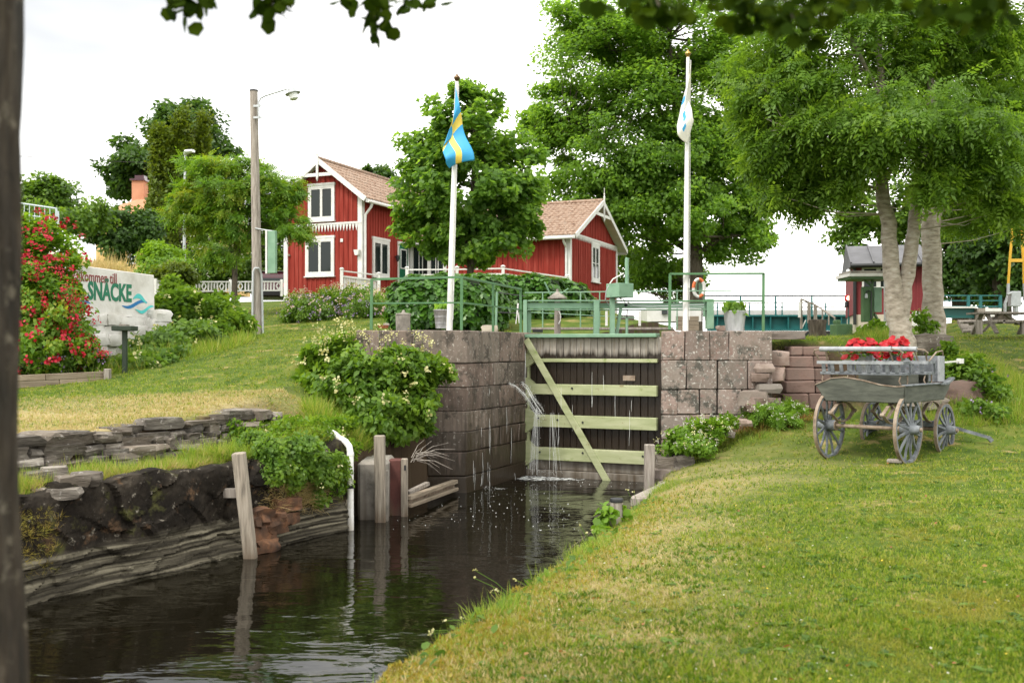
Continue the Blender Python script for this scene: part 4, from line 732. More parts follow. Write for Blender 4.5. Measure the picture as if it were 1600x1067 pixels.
for y0, y1, x0, x1 in ((482, 487, 1533, 1560), (489, 495, 1531, 1549)): m = MB(); a, b = at(x0, y1, D), at(x1, y0, D); m.span(a.x, b.x, D-.2, D+.2, a.z, b.z); m.build('end_block', M['white'], t, world=True, smooth=0)
for px in (1470, 1513, 1532, 1563): MB().bar(at(px, 461, D), at(px, 482, D), .08, .06, up=(0, 1, 0)).build('rail_post', M['teal'], t, world=True, smooth=0)
for py in (462, 470, 479): MB().tube([at(1461, py, D), at(1565, py, D)], .02, 6).build('rail', M['teal'], t, world=True)
t = thing('signal_light', 'small signal with a lit lamp in a red and black housing by the bridge', 'signal', at(1325, 490, 29)); D = 29
m = MB(); a, b = at(1320.5, 471, D), at(1329.5, 461, D); m.span(a.x, b.x, D-.08, D+.08, a.z, b.z); m.build('red_housing', M['redplastic'], t, world=True, smooth=0, bevel=.03)
m = MB(); a, b = at(1321, 480, D), at(1329, 471.2, D); m.span(a.x, b.x, D-.08, D+.08, a.z, b.z); m.build('black_housing', M['black'], t, world=True, smooth=0, bevel=.02)
c = at(1325, 466, D); m = MB(); m.tube([(c.x, D-.09, c.z), (c.x, D-.075, c.z)], .065, 14); m.build('lamp', M['lamp'], t, world=True)
m = MB(); m.bar(at(1326, 480, D), at(1326, 512, D), .04, .04, up=(0, 1, 0)); m.build('post', M['teal'], t, world=True, smooth=0)
# hut
hut = thing('red_hut', 'small red sided hut with dark sheet roof on a beige plinth behind the pale trunks', 'hut', at(1390, 515, 27)); D = 27
def hb(x0, x1, y0, y1, d0, d1, nm, mt, root=hut, dref=27, bev=0):
    p0, p1 = at(x0, y1, dref), at(x1, y0, dref); m = MB(); m.span(p0.x, p1.x, d0, d1, p0.z, p1.z); return m.build(nm, M[mt], root, world=True, smooth=0, bevel=bev)
hb(1336, 1444, 410, 491, D, D+3.2, 'wall', 'hutred'); hb(1338, 1444, 491.2, 520, D-.03, D+3.2, 'plinth', 'beige')
m = MB()
for i in range(22): x = at(1338+i*4.9, 0, D).x; p = at(0, 490, D).z; m.span(x-.012, x+.012, D-.02, D-.001, p, at(0, 412, D).z)
m.build('siding_ribs', M['hutred'], hut, world=True, smooth=0, kind='stuff')
a, b, c = at(1330.5, 412, D), at(1447, 412, D), at(1331, 394, D)
m = MB(); m.add([(a.x, D-.25, a.z), (b.x, D-.25, a.z), (b.x, D+1.7, c.z+.35), (a.x, D+1.7, c.z+.35), (a.x, D+3.5, a.z), (b.x, D+3.5, a.z), (a.x, D-.25, a.z-.09), (b.x, D-.25, a.z-.09), (b.x, D+3.5, a.z-.09), (a.x, D+3.5, a.z-.09)],
    [(0, 1, 2, 3), (3, 2, 5, 4), (0, 6, 7, 1), (4, 5, 8, 9), (6, 9, 8, 7), (0, 3, 4, 9, 6), (1, 7, 8, 5, 2)]); m.build('roof', M['roofdark'], hut, world=True, smooth=0)
m = MB()
for px in (1332, 1365.5, 1400, 1436): x = at(px, 0, D).x; m.bar((x, D-.25, a.z+.02), (x, D+1.7, c.z+.37), .04, .05)
m.build('roof_seam', M['roofdark'], hut, world=True, smooth=0)
m = MB(); m.tube([(a.x, D-.3, a.z-.06), (b.x, D-.3, a.z-.06)], .06, 8); m.tube([at(1340, 414, D-.3), at(1340, 420, D-.1), at(1340, 507, D-.1)], .045, 8); m.build('gutter', M['black'], hut, world=True)
wo = hb(1349, 1386, 417, 450, D-.05, D-.002, 'window', 'white'); hb(1352, 1370, 420, 448, D-.056, D-.051, 'pane', 'glass', wo); hb(1376.5, 1384, 420, 448, D-.056, D-.051, 'pane', 'glass', wo)
hb(1422.5, 1433.5, 487, 510, D-.1, D-.04, 'notice_board', 'whitewash')
m = MB(); m.lathe([(.001, .05), (.05, .03), (.06, -.04), (.001, -.07)], at(1332, 422, D-.2), 10); m.build('lamp', M['lampglass'], hut, world=True)
m = MB(); m.lathe([(.001, .05), (.03, .03), (.04, -.04), (.001, -.07)], at(1380, 414, D-.3), 10); m.build('lamp', M['black'], hut, world=True)
hut.rotation_euler = (0, 0, -R(15))
# control cabinet under its little roof
cab = thing('control_cabinet', 'green control cabinets on a post under a small flat grey roof', 'cabinet', at(1364, 525, 23)); D = 23
hb(1348.5, 1361.5, 448, 503, D-.02, D+.16, 'cabinet', 'darkgreen', cab, D, .008); hb(1365.5, 1377.5, 449, 488, D-.02, D+.16, 'cabinet', 'framegreen', cab, D, .008)
hb(1362.2, 1365, 436, 528, D, D+.06, 'post', 'darkgreen', cab, D)
p0, p1 = at(1317, 434, D), at(1387, 429.5, D); m = MB(); m.span(p0.x, p1.x, D-.45, D+.55, p0.z, p1.z); m.build('roof_edge', M['whitewash'], cab, world=True, smooth=0)
p0, p1 = at(1320, 437.6, D), at(1387, 434, D); m = MB(); m.span(p0.x, p1.x, D-.4, D+.5, p0.z, p1.z-.003); m.build('roof_board', M['darkgreen'], cab, world=True, smooth=0)
p0, p1 = at(1321, 429.5, D), at(1384, 425, D); m = MB(); m.span(p0.x, p1.x, D-.38, D+.5, p0.z+.003, p1.z); m.build('roof_felt', M['concrete'], cab, world=True, smooth=0)
m = MB(); m.bar(at(1351, 438, D), at(1362.5, 447, D), .04, .04); m.bar(at(1366, 490, D+.05), at(1383, 522, D+.3), .05, .05); m.build('brace', M['darkgreen'], cab, world=True, smooth=0)
m = MB(); m.tube([at(1353.5, 461, D-.05), at(1354.5, 455, D-.06), at(1358, 454, D-.06), at(1361.5, 457, D-.05), at(1361, 500, D-.05)], .014, 6); m.build('cable', M['black'], cab, world=True)
m = MB(); m.lathe([(.02, .05), (.03, .02), (.035, -.05), (.001, -.06)], at(1353.5, 462, D-.06), 8); m.build('lock', M['steel'], cab, world=True)
bm_ = thing('barrier_boom', 'upright white and red barrier boom beside the green cabinets', 'barrier', at(1384, 520, 24))
for y0, y1, mt in ((440, 452, 'redplastic'), (452, 480, 'white'), (480, 487, 'redplastic'), (487, 521, 'white')): m = MB(); m.bar(at(1385, y0, 24), at(1385, y1, 24), .05, .05, up=(0, 1, 0)); m.build('boom', M[mt], bm_, world=True, smooth=0)
m = MB(); m.bar(at(1381.7, 440, 24), at(1381.7, 522, 24), .02, .02, up=(0, 1, 0)); m.build('cable_pipe', M['steel'], bm_, world=True, smooth=0)
m = MB(); a, b = at(1302, 526, 22.5), at(1328, 506.5, 22.5); m.span(a.x, b.x, 22.3, 22.75, a.z-.1, b.z); gbx = thing('green_box', 'low green steel box on the grass by the stump', 'box', (a.x, 22.5, a.z)); m.build('casing', M['darkgreen'], gbx, world=True, smooth=0, bevel=.02)
m = MB(); a, b = at(1303, 506.5, 22.5), at(1312, 500, 22.5); m.span(a.x, b.x, 22.4, 22.6, a.z, b.z); m.build('cap', M['darkgreen'], gbx, world=True, smooth=0, bevel=.02)
# white stair rails descending beyond the terrace
t = thing('stair_rail', 'pale stair railing descending behind the stump towards the green box', 'railing', at(1280, 512, 25)); D = 25
MB().tube([at(1251, 467, D), at(1275, 477, D), at(1305, 497, D-1)], .022, 6).build('handrail', M['greywood'], t, world=True)
for px, y0, y1, w_ in ((1252, 467, 514, .05), (1264, 472, 505, .07), (1274, 477, 505, .07), (1285, 483, 508, .03), (1295, 490, 508, .03), (1304, 496, 512, .03)): MB().bar(at(px, y0, D), at(px, y1, D), w_, w_, up=(0, 1, 0)).build('post', M['greywood'], t, world=True, smooth=0)
MB().bar(at(1250, 472, D-.1), at(1249, 496, D-.1), .06, .03, up=(0, 1, 0)).build('sign_plate', M['white'], t, world=True, smooth=0)
m = MB(); m.tube([at(1253, 513, D), at(1259, 500, D)], .014, 6); m.build('strut', M['white'], t, world=True)
# stumps used as bollards
def stump(label, px0, px1, y0, y1, d, mt, cat='bollard', nm='bollard'):
    a, b = at(px0, y1, d), at(px1, y0, d); r = (b.x-a.x)/2; z0 = min(a.z, g1((a.x+b.x)/2, d))-.02; m = MB(); t = thing(nm, label, cat, ((a.x+b.x)/2, d, z0)); h = b.z-z0
    m.lathe([(r*1.0, 0), (r*.94, h*.3), (r*.97, h*.7), (r*1.02, h*.93), (r*.97, h)], (0, 0, 0), 14); q = random.Random(int(px0)); m.v = [(x+q.uniform(-.012, .012), y+q.uniform(-.012, .012), z) for x, y, z in m.v]; m.build('body', M[mt], t, smooth=50)
    m = MB(); m.lathe([(r*1.08, h), (r*1.02, h+.025), (r*.3, h+.035), (r*.15, h+.08), (.001, h+.085)] if mt == 'concrete' else [(r*.9, h+.002), (r*.5, h+.012), (.001, h+.015)], (0, 0, 0), 14); m.build('top', M[mt], t, smooth=50)
    return t
stump('short round concrete bollard with knob on the left lock wall', 619, 642, 492, 515, 16.9, 'concrete')
stump('dark weathered stump bollard with pale lichen spots on the right terrace', 1263, 1291, 500, 529, 20.0, 'bark')
M['buoyorange'] = plain('faded_orange', (.55, .13, .04), .6)
# life buoy on its board
t = thing('life_buoy', 'orange and white life buoy on a stand behind the white flag pole', 'life buoy', at(1092, 470, 24)); c = at(1092, 450, 24)
for k in range(8):
    a0 = k*math.pi/4; pts = [(c.x+.13*math.cos(a0+i*math.pi/16), c.y, c.z+.21*math.sin(a0+i*math.pi/16)) for i in range(5)]
    MB().tube(pts, .04, 8).build('ring_segment', M['buoyorange'] if k in (1, 3, 6) else M['white'], t, world=True)
m = MB(); m.bar(at(1086, 462, 24.1), at(1087, 440, 24.1), .08, .03, up=(0, 1, 0)); m.bar(at(1095, 465, 24.1), at(1095, 442, 24.1), .10, .03, up=(0, 1, 0)); m.bar(at(1100, 495, 24.1), at(1100, 440, 24.1), .05, .03, up=(0, 1, 0)); m.build('stand', M['framegreen'], t, world=True, smooth=0)
# white van-like hut and stones seen between the beams
t = thing('white_kiosk', 'white low kiosk glimpsed under the balance beam right of the gear box', 'kiosk', at(1030, 495, 30)); a, b = at(1011, 492, 30), at(1096, 482, 30); m = MB(); m.span(a.x, b.x, 30, 31.5, a.z-.2, b.z); m.build('body', M['white'], t, world=True, smooth=0)
m = MB(); a, b = at(1034, 491, 29.95), at(1043, 485, 29.95); m.span(a.x, b.x, 29.93, 29.99, a.z, b.z); m.build('window', M['glass'], t, world=True, smooth=0)
t = thing('stone_heap', 'loose grey stones lying behind the gate rods', 'rubble', at(985, 510, 27)); q = random.Random(4)
for i in range(16): px = q.uniform(968, 1000); MB().blob(at(px, q.uniform(495, 513), q.uniform(26.5, 27.5)), (q.uniform(.15, .3), .2, q.uniform(.08, .16)), i, .14).build('stone', M['slate'], t, world=True, smooth=20)
t = thing('timber_box', 'low weathered timber box behind the flag pole on the right lock wall', 'timber', at(1078, 510, 25)); 
for k, (y0, y1) in enumerate(((494, 501), (501.5, 508), (508.5, 516))): a, b = at(1060, y1, 25), at(1092, y0, 25); m = MB(); m.span(a.x, b.x, 25, 25.4, a.z, b.z); m.build('plank', M['plankwood'], t, world=True, smooth=0)
for px in (952, 1004, 1075): 
    o = MB().bar(at(px-4.5, 486, 20.3), at(px-4.5, 509, 20.3), .045, .05, up=(0, 1, 0)).build('white_stake', M['white'], smooth=0); tag(o, {952: 'white stake between the middle beam posts over the gate', 1004: 'white stake right of the winding gear rod', 1075: 'white stake beside the white flag pole'}[px], 'stake')
# picnic table, log steps, yellow mast, grey meter box
D = 24; t = thing('picnic_table', 'weathered wooden picnic table with crossed legs under the dark trees', 'picnic table', at(1570, 520, D))
def tb(x0, x1, y, d0, d1, th, nm):
    a, b = at(x0, y, D), at(x1, y, D); m = MB(); m.span(a.x, b.x, D+d0, D+d1, a.z-th, a.z); m.build(nm, M['greywood'], t, world=True, smooth=0)
for i in range(5): tb(1521, 1640, 488, -.38+i*.155, -.38+i*.155+.145, .045, 'table_plank')
for s in (-.85, -.70, .62, .77): tb(1524, 1640, 501.5, s, s+.14, .045, 'seat_plank')
for px in (1538, 1612):
    for s in (-1, 1): m = MB(); m.bar(at(px, 490, D)+Vector((0, s*.12, 0)), at(px, 521, D)+Vector((0, s*.62, 0)), .09, .05); m.build('leg', M['greywood'], t, world=True, smooth=0)
    m = MB(); m.bar(at(px, 503.5, D)+Vector((.06, -.85, 0)), at(px, 503.5, D)+Vector((.06, .9, 0)), .05, .09); m.build('cross_beam', M['greywood'], t, world=True, smooth=0)
for a, b in (((1536, 518), (1562, 491)), ((1612, 518), (1570, 491))): m = MB(); m.bar(at(*a, D-.1), at(*b, D), .05, .07, up=(0, 1, 0)); m.build('brace', M['greywood'], t, world=True, smooth=0)
for px in (1530, 1599): m = MB(); m.bar(at(px, 500, D-.75), at(px, 522, D-.75), .12, .10, up=(0, 1, 0)); m.build('leg', M['greywood'], t, world=True, smooth=0)
t = thing('log_steps', 'grey log steps set in the bank left of the picnic table', 'steps', at(1515, 515, 27))
for k in range(5): m = MB(); m.tube([at(1496+k*2, 503+k*3.6, 27-.35*k), at(1530, 503+k*3.2, 27-.35*k)], .05, 8); m.build('log', M['greywood'], t, world=True)
D = 27; t = thing('lifting_mast', 'tapering yellow steel mast with grey feet at the right edge', 'mast', at(1590, 500, D))
ml_, mr_ = [at(1574, 460, D), at(1575.5, 443, D), at(1578, 405, D), at(1581.5, 366, D), at(1583, 300, D)], [at(1602, 460, D), at(1601, 443, D), at(1600, 405, D), at(1596.5, 366, D), at(1594, 300, D)]
MB().tube(ml_[1:], .035, 8).build('mast_leg', M['yellowpaint'], t, world=True); MB().tube(mr_[1:], .05, 8).build('mast_leg', M['yellowpaint'], t, world=True)
MB().tube([at(1570, 490, D), at(1570.5, 474, D), at(1575, 462, D), ml_[1]], .04, 8).build('foot', M['steel'], t, world=True); MB().tube([at(1603, 490, D), mr_[1]], .05, 8).build('foot', M['steel'], t, world=True)
for y, x0, x1 in ((407, 1578, 1600), (368, 1581, 1597), (440, 1575.5, 1601)): 
    if y < 430: MB().bar(at(x0, y, D), at(x1, y, D), .06, .09).build('crossbar', M['yellowpaint'], t, world=True, smooth=0)
t = thing('meter_box', 'grey steel cabinet on a pipe foot before the yellow mast', 'cabinet', at(1587, 493, 26)); a, b = at(1580, 479, 26), at(1596, 455, 26); m = MB(); m.span(a.x, b.x, 26, 26.2, a.z, b.z); m.build('casing', M['steel'], t, world=True, smooth=0, bevel=.015)
m = MB(); c = at(1587, 494, 26.1); m.tube([(c.x, 26.1, c.z), (c.x, 26.1, a.z)], .07, 10); m.build('foot', M['steel'], t, world=True)
m = MB(); m.tube([at(1574, 460, 26), at(1580, 458, 26)], .03, 6); m.build('conduit', M['steel'], t, world=True)
M['palerail'] = plain('pale_blue_rail', (.42, .48, .52), .5)
# ------------------------------------------------------------------ welcome sign wall
def wl_(s, d, z): return (WP[0]-WU[0]*s+WR_[0]*d, WP[1]-WU[1]*s+WR_[1]*d, z)          # s from the right end towards the camera, d out of the wall
sw = thing('sign_wall', 'whitewashed wall painted with a welcome text, green letters and blue waves', 'wall', wl_(0, 0, 2.4))
m = MB(); m.prism([(-.02, 2.95), (4.4, 2.95), (4.4, 3.97), (0, 3.85)], wl_, -.3, .02); m.build('plaster_panel', M['whitewash'], sw, world=True, smooth=0, bevel=.012)
q = random.Random(12); rws = [(1.75, 1.95), (1.95, 2.17), (2.17, 2.36), (2.36, 2.57), (2.57, 2.76), (2.76, 2.95)]; k = 0
for z0, z1 in rws:
    s = -.15-q.uniform(0, .25)
    while s < 3.6:
        l = q.uniform(.18, .52); c = wl_(s+l/2, -.10+q.uniform(-.05, .05), (z0+z1)/2+q.uniform(-.03, .03))
        MB().blob(c, (l*1.04, .34, (z1-z0)*1.16), 700+k, .12, math.atan2(WU[1], WU[0]), lvl=3).build('stone', M['whitewash'], sw, world=True, smooth=30); k += 1; s += l*.93
for (px, py) in ((246, 508), (240, 522), (250, 494)):
    MB().blob(at(px, py, 20.9), (.42, .3, .26), 800+px, .12, 1.0, lvl=3).build('stone', M['whitewash'], sw, world=True, smooth=30)
def text(body, s0, z0, width, height, mat, name, bold=0.):
    cu = bpy.data.curves.new(name, 'FONT'); cu.body = body; cu.size = 1; cu.offset = bold; cu.extrude = .004; cu.resolution_u = 3
    o = bpy.data.objects.new(name, cu); COL.objects.link(o); bpy.context.view_layer.update()
    me = bpy.data.meshes.new_from_object(o.evaluated_get(bpy.context.evaluated_depsgraph_get())); bpy.data.objects.remove(o); me.name = name
    n = len(me.vertices); co = np.zeros(n*3); me.vertices.foreach_get('co', co); co = co.reshape(n, 3)
    lo, hi = co.min(0), co.max(0); base = 0
    a = (co[:, 0]-lo[0])/(hi[0]-lo[0])*width; z = (co[:, 1]-max(lo[1], -.02 if lo[1] > -.1 else lo[1]))/(hi[1]-lo[1])*height
    P = np.array([wl_(s0-a_, .0215+d_+.004, z0+z_) for a_, d_, z_ in zip(a, co[:, 2], z)]); inv = np.array(world_of(sw).inverted())
    P = P @ inv[:3, :3].T+inv[:3, 3]; me.vertices.foreach_set('co', P.astype(np.float32).ravel()); me.materials.clear(); me.materials.append(mat); me.update(); return link(name, me, sw)
text('Välkommen till', 2.22, 3.60, 1.16, .21, M['textred'], 'welcome_text', .004)
text('SNÄCKE', 1.80, 3.26, 1.15, .45, M['textgreen'], 'name_text', .035)
def wave(s0, s1, zf, thick, mat, d=.026):
    n = 18; up = []; dn = []
    for i in range(n+1):
        u = i/n; s = s0+(s1-s0)*u; z = zf(u); h = thick*math.sin(math.pi*u)**.7*.5+.002; up.append((s, z+h)); dn.append((s, z-h))
    m = MB(); m.prism(up+dn[::-1], wl_, d-.003, d); m.build('wave_mark', M[mat], sw, world=True, smooth=0)
wave(.92, .20, lambda u: 3.19+.055*math.sin(u*5.6+3.4)+.05*u, .075, 'waveblue', .0265)
wave(.62, .22, lambda u: 3.30+.09*math.sin(u*3.6+.2), .10, 'waveteal', .0285)
wave(.55, .02, lambda u: 3.09+.05*math.sin(u*6+2.6)+.06*u, .07, 'waveteal', .0305)
wave(2.5, 1.72, lambda u: 3.14+.05*math.sin(u*5.6+3.4)+.02*u, .08, 'waveblue', .0265); wave(2.4, 1.95, lambda u: 3.22+.05*math.sin(u*4+1), .06, 'waveteal', .0285)
# planter of the rose bed
t = thing('planter', 'low plank planter edge with a square post beneath the red rose bush', 'planter', on(150, 16.8)); q = random.Random(2)
A = at(165, 0, 16.9); B = at(10, 0, 15.9)
for k in range(3):
    z0 = 1.60+k*.105; sg = ((0, .48), (.485, 1.)) if k % 2 else ((0, .62), (.625, 1.))
    for u0, u1 in sg:
        a = A.lerp(B, u0); b = A.lerp(B, u1); a.z = z0+.06-.05*u0; b.z = z0+.06-.05*u1; MB().bar(a, b, .045, .10).build('plank', M['plankwood'], t, world=True, smooth=0, bevel=.006)
a = at(168, 611, 16.85); MB().bar((a.x, a.y, 1.5), (a.x, a.y, at(0, 576, 16.85).z), .10, .10, up=(0, 1, 0)).build('post', M['greywood'], t, world=True, smooth=0, bevel=.01)
t = thing('tee_post', 'dark green tee shaped post before the white wall', 'post', on(195, 17.4)); b = on(195, 17.4)
m = MB(); m.bar((b.x, b.y, b.z-.1), (b.x, b.y, at(0, 516, 17.4).z), .075, .075, up=(0, 1, 0)); m.build('post', M['teepost'], t, world=True, smooth=0, bevel=.005)
p0, p1 = at(179, 517, 17.4), at(211, 509.5, 17.4); m = MB(); m.span(p0.x, p1.x, 17.25, 17.55, p0.z, p1.z); m.build('top', M['teepost'], t, world=True, smooth=0, bevel=.01)
p0, p1 = at(189, 509.3, 17.4), at(199, 507, 17.4); m = MB(); m.span(p0.x, p1.x, 17.3, 17.5, p0.z, p1.z); m.build('fitting', M['greywood'], t, world=True, smooth=0)
# lamp pole with box
b = on(403, 24.5); t = thing('lamp_pole', 'tall grey wooden pole with a curved arm lamp, leaning a little', 'street lamp', b); tp = at(396.5, 143, 24.5); lo = b+Vector((0, 0, -.3))
m = MB(); m.tube([lo, b.lerp(tp, .5), tp], [.135, .11, .095], 14); m.build('pole', M['greywood'], t, world=True)
m = MB(); m.lathe([(.105, 0), (.105, .03), (.001, .05)], tp, 12); m.build('pole_cap', M['black'], t, world=True)
m = MB(); m.tube([at(404.5, 186, 24.35), at(404, 160, 24.35), at(407, 154, 24.35), at(414, 150, 24.35), at(449, 139, 24.35)], .024, 8); m.build('arm', M['steel'], t, world=True)
for y in (166, 184): m = MB(); m.bar(at(396, y, 24.36), at(409, y-.3, 24.36), .03, .05); m.build('clamp', M['steel'], t, world=True, smooth=0)
c = at(458, 149, 24.35); h = thing('lamp_head', None, None); h.parent = t; h.location = c-b
m = MB(); m.lathe([(.03, .20), (.09, .17), (.10, .08), (.19, .05), (.19, .035), (.12, .03)], (0, 0, 0), 16); m.v = [((Matrix.Rotation(-.25, 3, 'Y') @ Vector(p))) for p in m.v]; m.build('lamp_hood', M['steel'], h)
m = MB(); m.lathe([(.115, .03), (.11, -.09), (.07, -.12), (.001, -.125)], (0, 0, 0), 16); m.v = [((Matrix.Rotation(-.25, 3, 'Y') @ Vector(p))) for p in m.v]; m.build('lamp_glass', M['lampglass'], h)
m = MB(); m.tube([at(394, 522, 24.33), at(395.5, 425, 24.33), at(398, 419, 24.33), at(404, 419, 24.34), at(408.5, 428, 24.4), at(411, 521, 24.4)], .028, 8); m.build('conduit', M['steel'], t, world=True)
t = thing('hanging_sign', 'narrow green sign box hung from the grey lamp pole', 'sign', at(424, 392, 24.4))
m = MB(); m.tube([at(399, 357, 24.38), at(416, 360, 24.4), at(430, 362, 24.4)], .018, 8); m.build('bracket', M['steel'], t, world=True)
p0, p1 = at(418.5, 427, 24.4), at(432.5, 361, 24.4); m = MB(); m.box(((p0.x+p1.x)/2, 24.4, (p0.z+p1.z)/2), (.21, .10, p1.z-p0.z), rz=-.25); m.build('face', M['framegreen'], t, world=True, smooth=0, bevel=.006)
m = MB(); m.box(((p0.x+p1.x)/2-.128, 24.43, (p0.z+p1.z)/2), (.045, .13, p1.z-p0.z+.02), rz=-.25); m.build('frame', M['white'], t, world=True, smooth=0)
# steel street lamp, far
b = on(288, 42); t = thing('street_lamp', 'slim grey steel street lamp with white head before the thujas', 'street lamp', b); m = MB(); m.tube([b, at(288, 330, 42), at(289.5, 240, 42)], [.075, .06, .045], 10); m.build('pole', M['steel'], t, world=True)
m = MB(); m.tube([at(289, 242, 42), at(292, 237.5, 41.8), at(302, 236, 41.5)], [.06, .13, .10], 10, squash=.6); m.build('lamp_head', M['lampglass'], t, world=True)
# picket fence far left of the cottage
t = thing('picket_fence', 'low white ornamental fence with diamond openings left of the red cottage', 'fence', at(340, 458, 37)); D = 37
pts = [at(243, 459, 33), at(275, 459, 35), at(360, 458, 37), at(440, 457, 38.5)]
for a, b in zip(pts[:-1], pts[1:]):
    for h in (.08, .42): MB().bar(a+Vector((0, 0, h)), b+Vector((0, 0, h)), .05, .05).build('rail', M['white'], t, world=True, smooth=0)
    d = b-a; n = int(d.length/.13); m = MB()
    for i in range(n):
        c = a+d*((i+.5)/n)
        if i % 6 in (2, 3): 
            if i % 6 == 2:
                e = c+d*(.5/n); k = d.normalized()*.10
                for s0, s1 in ((e+Vector((0, 0, .40)), e+k+Vector((0, 0, .25))), (e+k+Vector((0, 0, .25)), e+Vector((0, 0, .10))), (e+Vector((0, 0, .10)), e-k+Vector((0, 0, .25))), (e-k+Vector((0, 0, .25)), e+Vector((0, 0, .40)))): m.bar(s0, s1, .02, .045)
        else: m.bar(c+Vector((0, 0, .1)), c+Vector((0, 0, .4)), .055, .02, up=(0, 1, 0))
    m.build('pickets', M['white'], t, world=True, smooth=0, kind='stuff')
for a in pts: MB().bar(a+Vector((0, 0, -.15)), a+Vector((0, 0, .5)), .09, .09, up=(0, 1, 0)).build('post', M['white'], t, world=True, smooth=0)
# car parked behind the cottage corner, seen from behind
b = on(424, 46.5); t = thing('parked_car', 'dark red car parked behind the left corner of the red cottage', 'car', b, R(12))
prof = [(-.0, .30), (.0, .62), (.12, .95), (.35, 1.38), (.6, 1.5), (2.1, 1.5), (2.75, 1.05), (3.8, .92), (4.0, .6), (4.0, .3)]
m = MB(); m.prism(prof, lambda a, d, z: (d, a, z), -.85, .85); m.build('body', M['carred'], t, smooth=30, bevel=.08)
m = MB(); m.prism([(.17, 1.0), (.36, 1.33), (.37, 1.33), (.18, 1.0)], lambda a, d, z: (d, a-.03, z), -.68, .68); m.build('rear_window', M['glass'], t, smooth=0)
m = MB(); m.span(-.8, .8, -.09, .1, .32, .55); m.build('bumper', M['rubber'], t, smooth=0, bevel=.03)
for s in (-1, 1):
    m = MB(); m.span(s*.62-.12, s*.62+.12, -.02, .12, .72, .92); m.build('tail_light', M['redplastic'], t, smooth=0)
    for y in (.75, 3.2): m = MB(); m.tube([(s*.72, y, .32), (s*.87, y, .32)], .32, 16); m.build('wheel', M['rubber'], t)
m = MB(); m.prism([(.42, 1.505), (.65, 1.515), (1.9, 1.515), (1.9, 1.53), (.4, 1.53)], lambda a, d, z: (d, a, z), -.7, .7); m.build('roof_panel', M['lampglass'], t, smooth=0)
# yellow house behind the shrubs
yh = thing('yellow_house', 'yellow rendered house with orange tiled roof and brick chimney behind the shrubs', 'house', at(235, 420, 62)); D = 62
X0, X1 = at(150, 0, D).x, at(345, 0, D).x; ZB, ZE, ZR = at(0, 430, D).z, at(0, 336, D).z, at(0, 303, D+3.2).z
m = MB(); m.span(X0, X1, D, D+7, ZB-1, ZE); m.build('wall', M['yellow'], yh, world=True, smooth=0)
m = MB(); ex = .4; v = [(X0-ex, D-ex, ZE-.1), (X1+ex, D-ex, ZE-.1), (X1+ex, D+7+ex, ZE-.1), (X0-ex, D+7+ex, ZE-.1), (X0+2.2, D+3.5, ZR), (X1-2.2, D+3.5, ZR)]; m.add(v, [(0, 1, 5, 4), (1, 2, 5), (2, 3, 4, 5), (3, 0, 4), (3, 2, 1, 0)]); rf = m.build('roof', M['tileorange'], yh, world=True, smooth=0)
a, b = at(209.5, 309, D+3), at(228, 284, D+3); m = MB(); m.span(a.x, b.x, D+2.6, D+3.4, a.z-.4, b.z); m.build('chimney', M['tileorange'], yh, world=True, smooth=0)
m = MB(); m.span(a.x-.1, b.x+.1, D+2.5, D+3.5, b.z, b.z+.12); m.span(a.x+.15, b.x-.02, D+2.7, D+3.3, b.z+.13, b.z+.36); m.build('chimney_cap', M['carred'], yh, world=True, smooth=0)
for px, py in ((206, 402), (236, 381), (330, 350), (180, 395)):
    a, b = at(px-5.5, py+9, D), at(px+5.5, py-9, D); m = MB(); m.span(a.x-.06, b.x+.06, D-.06, D-.001, a.z-.06, b.z+.06); wo = m.build('window', M['white'], yh, world=True, smooth=0); m = MB(); m.span(a.x+.05, a.x+.2, D-.07, D-.061, a.z+.06, b.z-.06); m.span(a.x+.26, b.x-.05, D-.07, D-.061, a.z+.06, b.z-.06); m.build('pane', M['glass'], wo, world=True, smooth=0)
# pale railing on the hill at the far left and overhead wire
t = thing('balcony_rail', 'pale blue grey railing on the slope above the roses', 'railing', at(60, 345, 34)); D = 34
MB().tube([at(20, 316, D), at(88, 326, D)], .03, 6).build('rail', M['palerail'], t, world=True); 
MB().tube([at(20, 334, D), at(88, 342, D)], .02, 6).build('rail', M['palerail'], t, world=True)
for px in (30, 38, 46, 54, 62, 70, 78): MB().bar(at(px, 317+(px-20)*.147, D), at(px, 352, D), .02, .02, up=(0, 1, 0)).build('baluster', M['palerail'], t, world=True, smooth=0)
for px, y0 in ((88, 325), (91, 330)): MB().bar(at(px, y0, D), at(px, 366, D), .05, .05, up=(0, 1, 0)).build('post', M['palerail'], t, world=True, smooth=0)
a = at(20, 243.5, 60); b = at(330, 256, 60); t = MB().tube([a, a.lerp(b, .33)-Vector((0, 0, .1)), a.lerp(b, .66)-Vector((0, 0, .1)), b], .018, 5).build('overhead_wire', M['rubber']); tag(t, 'thin overhead wire sagging across the pale sky on the left', 'wire')

